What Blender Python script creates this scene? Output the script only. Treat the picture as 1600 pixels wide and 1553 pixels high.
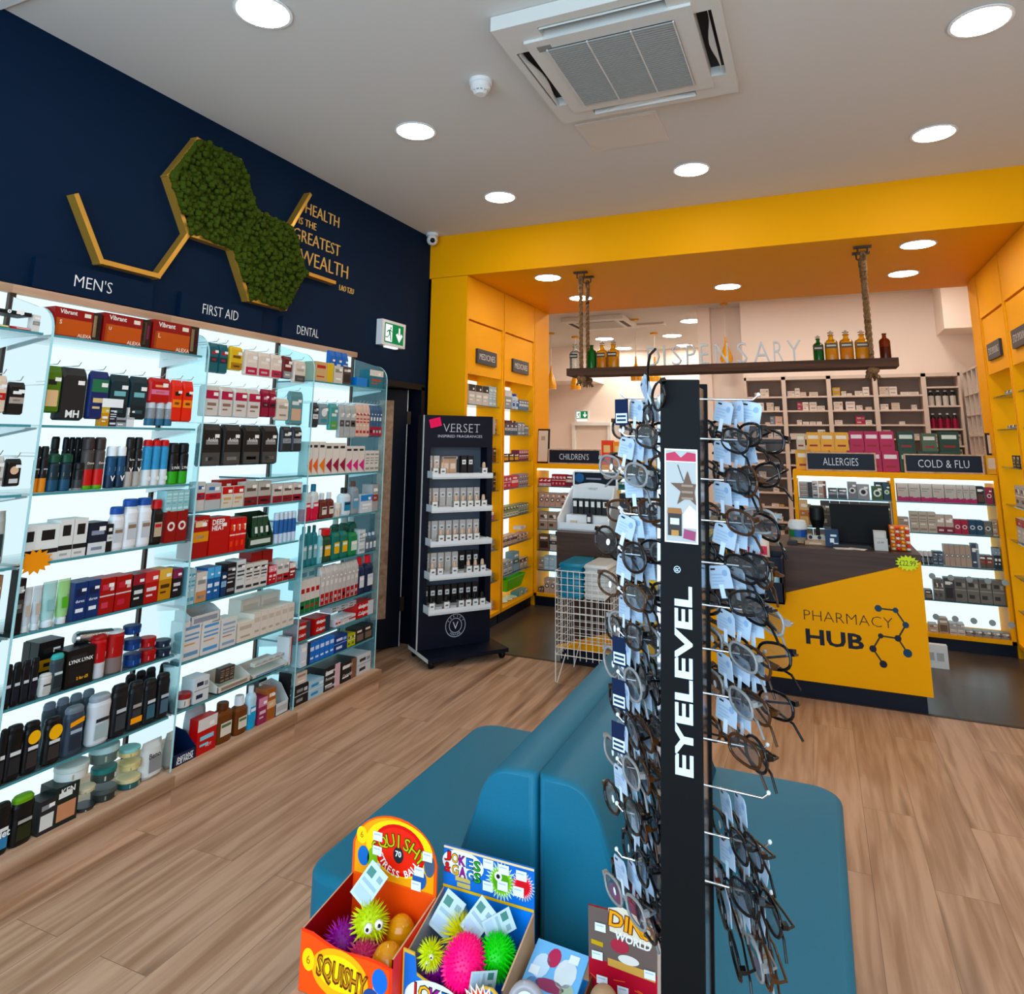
import bpy, bmesh, math, random
from mathutils import Vector, Matrix
for o in list(bpy.data.objects): bpy.data.objects.remove(o)
S = bpy.context.scene
COL = S.collection
random.seed(11)
# ---------------------------------------------------------------- camera
YAW, PITCH, ROLL, FPX, PPX, PPY = 0.410839594, 0.185736847, -0.00993324, 1075.3, 800.0, 487.0
CAM = Vector((0, 0, 1.5))
Rz = Matrix.Rotation(YAW, 3, 'Z'); Rx = Matrix.Rotation(PITCH, 3, 'X'); Ry = Matrix.Rotation(ROLL, 3, 'Y')
RC = Rz @ Rx @ Ry                                   # columns: right, forward, up
cd = bpy.data.cameras.new('camera'); cam = bpy.data.objects.new('camera', cd); COL.objects.link(cam)
rt, fw, up = RC.col[0], RC.col[1], RC.col[2]
cam.matrix_world = Matrix(((rt.x, up.x, -fw.x, CAM.x), (rt.y, up.y, -fw.y, CAM.y), (rt.z, up.z, -fw.z, CAM.z), (0, 0, 0, 1)))
cd.sensor_fit = 'HORIZONTAL'; cd.sensor_width = 36; cd.lens = FPX / 1600 * 36
cd.shift_y = -(1553 / 2 - PPY) / 1600
cd.clip_start = .02; cd.clip_end = 60
S.camera = cam
# ---------------------------------------------------------------- world, exposure
w = bpy.data.worlds.new('world'); S.world = w; w.use_nodes = True
bg = w.node_tree.nodes['Background']; bg.inputs[0].default_value = (.62, .80, 1, 1); bg.inputs[1].default_value = 1.6
S.view_settings.view_transform = 'Standard'; S.view_settings.look = 'None'
S.view_settings.exposure = 0.0; S.view_settings.gamma = 1; S.view_settings.use_curve_mapping = False
S.cycles.max_bounces = 8; S.cycles.transparent_max_bounces = 24
S.cycles.sample_clamp_indirect = 6
LAMP = 44.0        # downlight diffuser strength
PANEL = 1.25       # lit shelf back panel strength
DAY = 130.0         # daylight through the shop front
# ---------------------------------------------------------------- helpers
def ray(u, v):
    return RC @ Vector(((u - PPX) / FPX, 1, -(v - PPY) / FPX))
def at(u, v, ax, val):
    """the point of the plane axis=val that the photo shows at u,v"""
    d = ray(u, v); return CAM + d * ((val - CAM[ax]) / d[ax])
def lin(h):
    h = h.lstrip('#'); r = []
    for i in (0, 2, 4):
        c = int(h[i:i + 2], 16) / 255; r.append(c / 12.92 if c <= .04045 else ((c + .055) / 1.055) ** 2.4)
    return (*r, 1)
M = {}
def mat(key):
    """a colour key such as 'd1a010' or 'd1a010/m' (m metal, g gloss, d dull) or a named material"""
    if key in M: return M[key]
    h, _, k = key.partition('/')
    m = bpy.data.materials.new('paint_' + h); m.use_nodes = True
    b = m.node_tree.nodes['Principled BSDF']
    r, g, l, _a = lin(h); y = .3*r + .6*g + .1*l; f = .5 + .5*min(1, y/.09)      # deeper blacks, fuller colours
    b.inputs['Base Color'].default_value = (*[max(y + (q - y)*1.2, 0)*f for q in (r, g, l)], 1)
    b.inputs['Specular IOR Level'].default_value = .5 if k in 'gm' and k else .3
    b.inputs['Roughness'].default_value = {'m': .25, 'g': .18, 'd': .8, '': .42}[k]
    if k == 'm': b.inputs['Metallic'].default_value = 1
    M[key] = m; return m
def nm(name):
    m = bpy.data.materials.new(name); m.use_nodes = True; M[name] = m
    nt = m.node_tree; return m, nt, nt.nodes['Principled BSDF']
class MB:
    def __init__(s): s.v = []; s.f = []; s.m = []; s.k = []; s.sm = []
    def mi(s, c):
        if c not in s.k: s.k.append(c)
        return s.k.index(c)
    def add(s, vs, fs, c, smooth=False):
        b = len(s.v); s.v += [tuple(p) for p in vs]
        for f in fs: s.f.append([b + i for i in f]); s.m.append(s.mi(c)); s.sm.append(smooth)
        return s
    def box(s, x0, x1, y0, y1, z0, z1, c, **k):
        vs = [(x0,y0,z0),(x1,y0,z0),(x1,y1,z0),(x0,y1,z0),(x0,y0,z1),(x1,y0,z1),(x1,y1,z1),(x0,y1,z1)]
        for n, f in dict(bottom=[0,3,2,1], top=[4,5,6,7], front=[0,1,5,4], back=[2,3,7,6], left=[3,0,4,7], right=[1,2,6,5]).items():
            s.add([vs[i] for i in f], [[0,1,2,3]], k.get(n, c))
        return s
    def poly(s, pts, c): return s.add(pts, [list(range(len(pts)))], c)
    def prism(s, pts, vec, c, c2=None):
        n = len(pts); v = Vector(vec); P = [Vector(p) for p in pts]; Q = [p + v for p in P]
        s.add(P, [list(range(n))[::-1]], c); s.add(Q, [list(range(n))], c)
        return s.add(P + Q, [[i, (i+1) % n, n + (i+1) % n, n + i] for i in range(n)], c2 or c)
    def loft(s, rings, cols, cap=True, smooth=True, close=True):
        n = len(rings[0])
        for i in range(len(rings) - 1):
            c = cols if isinstance(cols, str) else cols[i]
            s.add(rings[i] + rings[i+1], [[j, (j+1) % n, n + (j+1) % n, n + j] for j in range(n if close else n - 1)], c, smooth)
        if cap:
            s.add(rings[0], [list(range(n))[::-1]], cols if isinstance(cols, str) else cols[0])
            s.add(rings[-1], [list(range(n))], cols if isinstance(cols, str) else cols[-1])
        return s
    def lathe(s, prof, cols, cx=0, cy=0, n=14, sx=1, sy=1, smooth=True, e=1):
        def pw(x): return math.copysign(abs(x) ** e, x)
        R = [[(cx + r * sx * pw(math.cos(2*math.pi*j/n)), cy + r * sy * pw(math.sin(2*math.pi*j/n)), z) for j in range(n)] for r, z in prof]
        return s.loft(R, cols, True, smooth)
    def tube(s, path, r, c, n=6, closed=False):
        P = [Vector(p) for p in path]; R = []; nrm = None
        for i, p in enumerate(P):
            a = P[i-1] if (i or closed) else p; b = P[(i+1) % len(P)] if (i < len(P)-1 or closed) else p
            t = (b - a).normalized()
            if nrm is None: nrm = t.orthogonal().normalized()
            nrm = (nrm - t * nrm.dot(t)).normalized(); bi = t.cross(nrm)
            R.append([p + (nrm * math.cos(2*math.pi*j/n) + bi * math.sin(2*math.pi*j/n)) * r for j in range(n)])
        if closed: R.append(R[0])
        return s.loft(R, c, not closed, True)
    def ball(s, c, r, col, n=12, m=8, sx=1, sy=1, sz=1):
        prof = [(math.sin(math.pi*i/m) * r, -math.cos(math.pi*i/m) * r) for i in range(m+1)]
        R = [[(c[0] + max(q, 1e-5)*sx*math.cos(2*math.pi*j/n), c[1] + max(q, 1e-5)*sy*math.sin(2*math.pi*j/n), c[2] + z*sz) for j in range(n)] for q, z in prof]
        return s.loft(R, col, False, True)
    def text(s, t, o, ux, uz, c, width=None, height=None, wt=0.0, align='C', depth=0):
        """lettering fitted to a width and/or height, centred (or left) at o"""
        vs, fs, (x0, x1, y0, y1) = glyphs(t, wt)
        kx = (width / (x1 - x0)) if width else None; ky = (height / (y1 - y0)) if height else None
        kx = kx or ky; ky = ky or kx
        ux = Vector(ux).normalized(); uz = Vector(uz).normalized(); n = ux.cross(uz); o = Vector(o)
        ox = {'C': (x0 + x1) / 2, 'L': x0}[align]; oy = (y0 + y1) / 2
        P = [o + ux * (x - ox) * kx + uz * (y - oy) * ky + n * depth for x, y in vs]
        s.add(P, fs, c)
        if depth:
            Q = [p - n * depth for p in P]; b = len(P); ed = {}
            for f in fs:
                for i in range(len(f)):
                    e = (f[i], f[(i+1) % len(f)]); ed[e] = 1
            s.add(P + Q, [[a, b + a, b + d, d] for (a, d) in ed if (d, a) not in ed], c)
        return s
    def build(s, name, parent=None, loc=(0, 0, 0), rot=0.0):
        me = bpy.data.meshes.new(name); me.from_pydata(s.v, [], s.f)
        for k in s.k: me.materials.append(mat(k))
        me.polygons.foreach_set('material_index', s.m); me.polygons.foreach_set('use_smooth', s.sm); me.update()
        o = bpy.data.objects.new(name, me); COL.objects.link(o); o.location = loc; o.rotation_euler[2] = rot
        if parent: o.parent = parent
        return o
GL = {}
def glyphs(t, wt=0.0):
    k = (t, wt)
    if k not in GL:
        cu = bpy.data.curves.new('lettering', 'FONT'); cu.body = t; cu.resolution_u = 2; cu.offset = wt; cu.fill_mode = 'FRONT'
        ob = bpy.data.objects.new('lettering', cu); me = bpy.data.meshes.new_from_object(ob)
        vs = [(v.co.x, v.co.y) for v in me.vertices]; fs = [list(p.vertices) for p in me.polygons]
        bpy.data.objects.remove(ob); bpy.data.meshes.remove(me); bpy.data.curves.remove(cu)
        xs = [p[0] for p in vs]; ys = [p[1] for p in vs]
        GL[k] = (vs, fs, (min(xs), max(xs), min(ys), max(ys)))
    return GL[k]
def T(o, label, cat, group=None):
    o['label'] = label; o['category'] = cat
    if group: o['group'] = group
    return o
def ST(o): o['kind'] = 'structure'; return o
def empty(name, loc=(0, 0, 0), rot=0.0):
    o = bpy.data.objects.new(name, None); o.empty_display_size = .05; COL.objects.link(o); o.location = loc; o.rotation_euler[2] = rot; return o
def box_ob(name, x0, x1, y0, y1, z0, z1, c, parent=None, **k):
    cx, cy = (x0+x1)/2, (y0+y1)/2
    if parent: return MB().box(x0, x1, y0, y1, z0, z1, c, **k).build(name, parent)
    return MB().box(x0-cx, x1-cx, y0-cy, y1-cy, 0, z1-z0, c, **k).build(name, None, (cx, cy, z0))
def bevel(o, wd=.004, seg=2):
    m = o.modifiers.new('bevel', 'BEVEL'); m.width = wd; m.segments = seg; m.limit_method = 'ANGLE'; return o
def dup(o, loc=None, rot=None):
    c = o.copy(); COL.objects.link(c)
    for ch in CH(o):
        d = dup(ch); d.parent = c
    if loc is not None: c.location = loc
    if rot is not None: c.rotation_euler[2] = rot
    return c
def CH(o): return [c for c in o.children]
ORD = 'first second third fourth fifth sixth seventh eighth ninth tenth eleventh twelfth thirteenth fourteenth fifteenth sixteenth'.split()
# ---------------------------------------------------------------- materials
def noise_bump(nt, b, scale, dist, strength=.3):
    tc = nt.nodes.new('ShaderNodeTexCoord'); n = nt.nodes.new('ShaderNodeTexNoise'); n.inputs['Scale'].default_value = scale
    bp = nt.nodes.new('ShaderNodeBump'); bp.inputs['Strength'].default_value = strength; bp.inputs['Distance'].default_value = dist
    nt.links.new(tc.outputs['Object'], n.inputs['Vector']); nt.links.new(n.outputs[0], bp.inputs['Height']); nt.links.new(bp.outputs[0], b.inputs['Normal'])
def solid(name, h, rough=.5, bump=None, metal=0, spec=.5):
    m, nt, b = nm(name); b.inputs['Base Color'].default_value = lin(h); b.inputs['Roughness'].default_value = rough
    b.inputs['Metallic'].default_value = metal; b.inputs['Specular IOR Level'].default_value = spec
    if bump: noise_bump(nt, b, *bump)
    return m
solid('ceiling_paint', 'dad6d0', .85, (60, .002, .1))
solid('navy_wall', '001b36', .7, (90, .001, .15), spec=.12)
solid('navy_gloss', '040d1f', .45, spec=.25)
solid('navy_board', '060f22', .45, spec=.25)
solid('black', '030304', .45, spec=.3)
solid('tv_black', '030304', .55, spec=.2)
solid('yellow', 'faaa00', .5, (120, .0006, .1), spec=.08)
solid('cream_wall', 'f6e4d6', .8)
solid('white_gloss', 'eef1f2', .3)
solid('white', 'ecebe8', .5)
solid('gold', 'd9a441', .35, (40, .002, .2), metal=.6)
solid('chrome', 'd8dadd', .18, metal=1)
solid('wire_white', 'f2ece4', .4)
solid('dark_metal', '3a2618', .45)
solid('teal_top', '2f6672', .55, (260, .0005, .25))
def leather(name, h):
    m, nt, b = nm(name); b.inputs['Base Color'].default_value = lin(h); b.inputs['Roughness'].default_value = .5; b.inputs['Specular IOR Level'].default_value = .3
    tc = nt.nodes.new('ShaderNodeTexCoord'); vo = nt.nodes.new('ShaderNodeTexVoronoi'); vo.inputs['Scale'].default_value = 420
    bp = nt.nodes.new('ShaderNodeBump'); bp.inputs['Strength'].default_value = .25; bp.inputs['Distance'].default_value = .0006
    nt.links.new(tc.outputs['Object'], vo.inputs['Vector']); nt.links.new(vo.outputs[0], bp.inputs['Height']); nt.links.new(bp.outputs[0], b.inputs['Normal'])
leather('teal_leather', '086c88')
def emit(name, col, s):
    m = bpy.data.materials.new(name); m.use_nodes = True; M[name] = m; nt = m.node_tree; nt.nodes.clear()
    e = nt.nodes.new('ShaderNodeEmission'); e.inputs[0].default_value = (*col, 1); e.inputs[1].default_value = s
    o = nt.nodes.new('ShaderNodeOutputMaterial'); nt.links.new(e.outputs[0], o.inputs[0])
emit('lamp_glow', (1, .93, .82), LAMP)
emit('lamp_glow_rear', (1, .93, .83), LAMP*1.5)
emit('panel_glow', (.72, .93, 1), PANEL)
emit('panel_warm', (1, .96, .86), PANEL)
emit('led_strip', (1, .99, .95), 3.0)
emit('exit_white', (1, 1, 1), 1.1)
emit('exit_green', (.012, .22, .06), 1.0)
def glassy(name, tint, shine, haze, hazecol, ghost=.0):
    m = bpy.data.materials.new(name); m.use_nodes = True; M[name] = m; nt = m.node_tree; nt.nodes.clear()
    t = nt.nodes.new('ShaderNodeBsdfTransparent'); t.inputs[0].default_value = (*tint, 1)
    g = nt.nodes.new('ShaderNodeBsdfGlossy'); g.inputs['Roughness'].default_value = .04
    d = nt.nodes.new('ShaderNodeBsdfDiffuse'); d.inputs[0].default_value = lin(hazecol)
    m1 = nt.nodes.new('ShaderNodeMixShader'); m2 = nt.nodes.new('ShaderNodeMixShader'); fr = nt.nodes.new('ShaderNodeFresnel'); fr.inputs[0].default_value = shine
    o = nt.nodes.new('ShaderNodeOutputMaterial'); m1.inputs[0].default_value = haze
    nt.links.new(t.outputs[0], m1.inputs[1]); nt.links.new(d.outputs[0], m1.inputs[2])
    nt.links.new(fr.outputs[0], m2.inputs[0]); nt.links.new(m1.outputs[0], m2.inputs[1]); nt.links.new(g.outputs[0], m2.inputs[2]); nt.links.new(m2.outputs[0], o.inputs[0])
glassy('glass', (.80, .95, .97), 1.3, .10, 'a8dfe8')
glassy('glass_shelf', (.84, .96, .96), 1.35, .10, 'c8f0f4')
glassy('clear', (.97, .98, .98), 1.25, .05, 'ffffff')
glassy('lens', (.78, .78, .78), 1.5, .12, '707070')
glassy('film', (.88, .90, .90), 1.35, .18, 'd8dde0')
glassy('amber_glass', (.96, .62, .06), 1.4, .35, 'e8a412')
glassy('brown_glass', (.55, .18, .03), 1.4, .40, '6a2808')
glassy('green_glass', (.05, .35, .06), 1.4, .55, '145a1c')
glassy('clear_glass', (.90, .92, .90), 1.5, .12, 'e8e2d8')
solid('glass_edge', '1d5a60', .15)
solid('moss', '3b4a0c', .95, spec=.1)
def wood(name, c1, c2, c3, rough, planks=None, axis='Y', scale=1.0):
    m, nt, b = nm(name); N = nt.nodes.new; Lk = nt.links.new
    tc = N('ShaderNodeTexCoord'); mp = N('ShaderNodeMapping'); Lk(tc.outputs['Object'], mp.inputs[0])
    if axis == 'Y': mp.inputs['Rotation'].default_value = (0, 0, math.pi/2)
    st = N('ShaderNodeMapping'); st.inputs['Scale'].default_value = (1.1*scale, 16*scale, 16*scale); Lk(mp.outputs[0], st.inputs[0])
    n1 = N('ShaderNodeTexNoise'); n1.inputs['Scale'].default_value = 1.6; n1.inputs['Detail'].default_value = 6; n1.inputs['Distortion'].default_value = .6
    r1 = N('ShaderNodeValToRGB'); r1.color_ramp.elements[0].color = lin(c2); r1.color_ramp.elements[1].color = lin(c1)
    r1.color_ramp.elements[0].position = .33; r1.color_ramp.elements[1].position = .62
    Lk(n1.outputs[0], r1.inputs[0]); src = st.outputs[0]
    if planks:
        br = N('ShaderNodeTexBrick'); br.offset = .37; br.inputs['Scale'].default_value = 1
        br.inputs['Brick Width'].default_value = planks[0]; br.inputs['Row Height'].default_value = planks[1]
        br.inputs['Mortar Size'].default_value = .0010; br.inputs['Mortar Smooth'].default_value = .2
        br.inputs['Color1'].default_value = (.25, .25, .25, 1); br.inputs['Color2'].default_value = (.75, .75, .75, 1); br.inputs['Mortar'].default_value = (0, 0, 0, 1)
        Lk(mp.outputs[0], br.inputs[0])
        # shift the grain per plank
        ad = N('ShaderNodeVectorMath'); ad.operation = 'ADD'; sc = N('ShaderNodeVectorMath'); sc.operation = 'SCALE'; sc.inputs['Scale'].default_value = 37
        Lk(br.outputs[0], sc.inputs[0]); Lk(st.outputs[0], ad.inputs[0]); Lk(sc.outputs[0], ad.inputs[1]); src = ad.outputs[0]
    Lk(src, n1.inputs[0])
    # knots
    kn = N('ShaderNodeMapping'); kn.inputs['Scale'].default_value = (.35, .35, .35); Lk(src, kn.inputs[0])
    n2 = N('ShaderNodeTexNoise'); n2.inputs['Scale'].default_value = 1.4; n2.inputs['Detail'].default_value = 3; Lk(kn.outputs[0], n2.inputs[0])
    r2 = N('ShaderNodeValToRGB'); r2.color_ramp.elements[0].position = .57; r2.color_ramp.elements[1].position = .72
    Lk(n2.outputs[0], r2.inputs[0])
    mx = N('ShaderNodeMix'); mx.data_type = 'RGBA'; Lk(r2.outputs[0], mx.inputs['Factor']); Lk(r1.outputs[0], mx.inputs['A']); mx.inputs['B'].default_value = lin(c3)
    out = mx.outputs['Result']
    if planks:
        mm = N('ShaderNodeMix'); mm.data_type = 'RGBA'; mm.blend_type = 'MULTIPLY'; mm.inputs['Factor'].default_value = .55
        iv = N('ShaderNodeMath'); iv.operation = 'SUBTRACT'; iv.inputs[0].default_value = 1; Lk(br.outputs['Fac'], iv.inputs[1])
        Lk(out, mm.inputs['A']); Lk(iv.outputs[0], mm.inputs['B']); out = mm.outputs['Result']
        hs = N('ShaderNodeHueSaturation'); va = N('ShaderNodeMapRange'); va.inputs[3].default_value = .9; va.inputs[4].default_value = 1.1
        Lk(br.outputs[0], va.inputs[0]); Lk(va.outputs[0], hs.inputs['Value']); Lk(out, hs.inputs['Color']); out = hs.outputs[0]
    Lk(out, b.inputs['Base Color']); b.inputs['Roughness'].default_value = rough; b.inputs['Specular IOR Level'].default_value = .35
wood('oak_floor', 'c6a084', 'a27a5c', '5e3f2a', .42, (1.38, .192))
wood('oak_trim', 'cfa98c', 'b98f70', '8f6a4c', .5, None, 'Y')
wood('walnut', '4c3222', '38231a', '24160f', .45, None, 'X')
wood('grey_vinyl', '5b4b41', '4a3c34', '3a302b', .28, (.9, .46), 'Y', .15)
wood('plank_dark', '5a3a28', '40281a', '2a1810', .85, None, 'X')
# ================================================================ the room
CZ, SZ = 3.175, 2.822            # ceiling and soffit heights
XL, BY, NY = -2.86, 4.84, 6.73   # left wall, face of the yellow beam, back of the beam
ST(box_ob('floor', -3.0, 2.4, -1.5, BY, -.05, 0, 'oak_floor'))
ST(box_ob('floor', -4.8, 2.4, BY, 12.7, -.05, 0, 'grey_vinyl'))
ST(box_ob('trim_2', -2.5, 2.4, BY - .012, BY + .012, 0, .004, 'dark_metal'))
ST(box_ob('ceiling', -4.8, 2.4, -1.5, 12.7, CZ, CZ + .1, 'ceiling_paint'))
# left wall with a door opening
wl = MB(); wl.box(XL-.12, XL, -1.5, 4.18, 0, CZ, 'navy_wall'); wl.box(XL-.12, XL, 4.18, BY+.1, 1.905, CZ, 'navy_wall'); wl.box(XL-.12, XL, 4.775, BY+.1, 0, 1.905, 'navy_wall')
ST(wl.build('wall_left'))
ST(MB().box(XL-1.2, XL-1.1, 3.4, 5.2, 0, 2.2, 'navy_gloss').box(XL-1.2, XL-.12, 3.3, 3.4, 0, 2.2, 'navy_gloss').box(XL-1.2, XL-.12, 5.1, 5.2, 0, 2.2, 'navy_gloss')
   .box(XL-1.2, XL-.12, 3.3, 5.2, 2.2, 2.3, 'navy_gloss').box(XL-1.2, XL-.12, 3.3, 5.2, -.05, 0, 'oak_floor').build('wall_lobby'))
d = ST(empty('door_1', (XL-.02, 4.74, 0), math.radians(-128)))       # leaf opens into the lobby
MB().box(.085, .76, -.02, .02, .006, 1.885, 'navy_gloss').build('door_leaf', d)
MB().box(.078, .084, -.012, .018, .006, 1.885, 'white').build('gap_light_strip', d)  # white strip stands in for light coming through the hinge gap
MB().box(.196, .42, .0201, .024, .21, 1.80, 'oak_trim').build('door_panel', d)
for z in (.25, 1.62): MB().box(.055, .085, .02, .026, z, z + .1, 'dark_metal').build('hinge', d)
ST(MB().box(XL-.1, XL+.012, 4.755, 4.80, 0, 1.915, 'navy_gloss').box(XL-.1, XL+.012, 4.14, 4.185, 0, 1.915, 'navy_gloss').box(XL-.1, XL+.012, 4.14, 4.80, 1.89, 1.935, 'navy_gloss').build('trim_3'))
# yellow portal: pier, beam and the two side walls of the niche
ST(box_ob('wall_pier', XL, -2.505, BY, 4.86, 0, SZ - .004, 'yellow'))
ST(MB().box(XL-.05, 2.4, BY, NY, SZ, CZ, 'yellow').build('trim_1'))
ST(box_ob('wall_niche_left', -2.95, -2.84, BY, NY, 0, SZ, 'yellow'))
ST(box_ob('wall_niche_right', 1.58, 1.68, BY, 6.7, 0, SZ, 'yellow'))
ST(box_ob('wall_right', 2.3, 2.4, -1.5, BY, 0, CZ, 'cream_wall'))
ST(box_ob('wall_return', 1.25, 2.4, BY + .002, BY + .05, 0, SZ - .004, 'yellow'))
# dispensary room behind
ST(box_ob('wall_back', -.74, 2.0, 8.62, 8.75, 0, CZ, 'cream_wall'))
ST(box_ob('wall_far', -4.8, -.6, 12.6, 12.7, 0, CZ, 'cream_wall'))
ST(box_ob('wall_side', -.74, -.62, 8.75, 12.6, 0, CZ, 'cream_wall'))
ST(box_ob('wall_dispensary_left', -4.8, -4.7, NY, 12.6, 0, CZ, 'cream_wall'))
ST(box_ob('wall_dispensary_right', 1.74, 1.84, 6.7, 8.62, 0, CZ, 'cream_wall'))
ST(box_ob('wall_dispensary_front', -4.8, -2.95, NY - .1, NY, 0, CZ, 'cream_wall'))
ST(MB().box(-4.7, -3.58, 11.7, 12.6, 2.57, CZ, 'cream_wall').build('wall_boxing'))
ST(MB().box(-4.2, -3.45, 12.5, 12.6, 1.80, 1.86, 'white').box(-4.2, -4.14, 12.52, 12.6, 0, 1.8, 'white').box(-3.51, -3.45, 12.52, 12.6, 0, 1.8, 'white').build('trim_4'))
ST(MB().box(1.28, 1.74, 8.1, 8.62, 2.67, CZ, 'cream_wall').build('wall_duct'))
ST(MB().box(-1.14, -.74, 8.9, 9.0, 0, CZ, 'cream_wall').box(-1.27, -1.12, 8.75, 9.0, 0, CZ, 'cream_wall').build('wall_column'))
# shop front behind the camera
ST(MB().box(-3.0, 2.4, -1.6, -1.5, 2.85, CZ+.05, 'white').box(-3.0, -2.6, -1.6, -1.5, 0, 2.85, 'white').box(2.0, 2.4, -1.6, -1.5, 0, 2.85, 'white').box(-2.6, 2.0, -1.6, -1.5, 0, .35, 'white').build('wall_front'))
ST(MB().box(-2.6, 2.0, -1.58, -1.52, .35, .41, 'black').box(-1.1, -1.04, -1.58, -1.52, .41, 2.85, 'black').box(.45, .51, -1.58, -1.52, .41, 2.85, 'black').build('window_1'))
ST(box_ob('trim_5', XL, 2.4, 1.33, 1.448, CZ - .012, CZ, 'white'))
ad = bpy.data.lights.new('daylight', 'AREA'); ad.shape = 'RECTANGLE'; ad.size = 4.4; ad.size_y = 2.4; ad.energy = DAY; ad.color = (.55, .80, 1)
ao = bpy.data.objects.new('daylight', ad); COL.objects.link(ao); ao.location = (-.3, -1.45, 1.65); ao.rotation_euler = (math.radians(90), 0, 0)
# ---------------------------------------------------------------- downlights
def downlight(x, y, z, label, r=.1, glow='lamp_glow'):
    e = T(empty('downlight', (x, y, z)), label, 'ceiling light', 'recessed downlights')
    MB().lathe([(r*.93, 0), (r*1.14, -.003), (r*1.14, -.007), (r*.97, -.008), (r*.95, -.004)], 'white_gloss', n=32).build('trim_ring', e)
    MB().lathe([(r, -.0085), (r*.2, -.0086)], glow, n=32).build('diffuser', e)
    return e
for x, y, l in ((-1.91, 1.87, 'round downlight at the top left of the photo beside the navy wall'),
                (-1.91, 3.03, 'round downlight between the smoke detector and the navy wall'),
                (-1.91, 4.155, 'round downlight in the white ceiling nearest the security camera'),
                (-.60, 4.15, 'round downlight in the white ceiling below the ceiling hatch'),
                (.70, 4.13, 'round downlight in the white ceiling at right, nearest the yellow beam'),
                (.715, 3.03, 'round downlight at the top right corner of the photo'),
                (.71, 1.87, 'round downlight in the white ceiling right of the camera'),
                (-1.91, .7, 'round downlight over the left wall shelves near the shop front'),
                (-.6, .7, 'round downlight above the camera position'),
                (.71, .7, 'round downlight near the right end of the shop front')):
    downlight(x, y, CZ, l)
for x, y, l in ((-1.925, 5.147, 'round downlight in the yellow soffit left of the left rope'),
                (-1.925, 6.02, 'round downlight in the yellow soffit behind the left ropes'),
                (-.605, 6.01, 'round downlight in the middle of the yellow soffit'),
                (.712, 5.147, 'front downlight in the yellow soffit right of the right rope'),
                (.714, 6.02, 'rear downlight in the yellow soffit right of the right rope')):
    downlight(x, y, SZ, l)
for x, y, l in ((.05, 7.45, 'dispensary downlight hidden behind the soffit, above the second shelving bay'), (1.05, 7.45, 'dispensary downlight hidden behind the soffit, near the right wall'), (-.95, 7.5, 'dispensary downlight hidden behind the soffit, near the column'), (-2.2, 7.6, 'dispensary downlight hidden behind the soffit, above the left passage')):
    downlight(x, y, CZ, l, .12, 'lamp_glow_rear')
for u, v, l in ((942.8, 510, 'dispensary downlight left of the hanging shelf letters, near the ceiling air unit'), (1080, 501, 'dispensary downlight above the middle of the hanging shelf, nearest one'),
                (944.5, 529, 'small dispensary downlight just above the amber bottles'), (973.8, 543.8, 'dispensary downlight just right of the amber bottles'),
                (1050, 524, 'small dispensary downlight above the second letter of the shelf sign'), (1068.6, 539.5, 'dispensary downlight right behind the third letter of the shelf sign'),
                (1143.9, 520.7, 'dispensary downlight above the middle letters beside the yellow pendant'), (883.6, 550, 'dispensary downlight at far left beside the clear bottle')):
    p = at(u, v, 2, CZ); downlight(p.x, p.y, CZ, l, .14, 'lamp_glow_rear')
# ================================================================ goods: each built in its own space, front at y=0 facing -Y
ARTS = {
 'plain': [], 'card': [(.12, .88, .62, .82, 'B'), (.2, .8, .2, .3, 'C')],
 'top': [(0, 1, .66, 1, 'B'), (.15, .85, .38, .50, 'C'), (.15, .6, .22, .28, 'C')],
 'cap': [(0, 1, .82, 1, 'B'), (.15, .85, .45, .62, 'C')],
 'mid': [(0, 1, .38, .62, 'B'), (.2, .8, .74, .86, 'C'), (.25, .75, .46, .54, 'C')],
 'bot': [(0, 1, 0, .36, 'B'), (.15, .85, .60, .74, 'C'), (.2, .8, .12, .22, 'C')],
 'logo': [(.22, .8, .58, .86, 'B'), (0, 1, .22, .34, 'B'), (.15, .7, .08, .14, 'C')],
 'side': [(.66, 1, 0, 1, 'B'), (.08, .55, .66, .82, 'C'), (.08, .5, .2, .26, 'C')],
 'lines': [(.1, .9, .78, .86, 'B'), (.1, .9, .62, .67, 'B'), (.1, .9, .50, .55, 'B'), (.1, .7, .38, .42, 'C'), (.1, .9, .1, .2, 'B')],
 'win': [(.1, .9, .12, .56, 'B'), (.12, .7, .70, .84, 'C')],
 'two': [(0, 1, .48, .52, 'C'), (.15, .6, .66, .82, 'B'), (.15, .6, .16, .32, 'B'), (.68, .92, .62, .8, 'C')],
 'wave': [(0, 1, 0, .22, 'B'), (.0, .34, .22, .27, 'B'), (.66, 1, .22, .25, 'B'), (.1, .8, .7, .76, 'C'), (.1, .6, .58, .62, 'C')],
}
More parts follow.
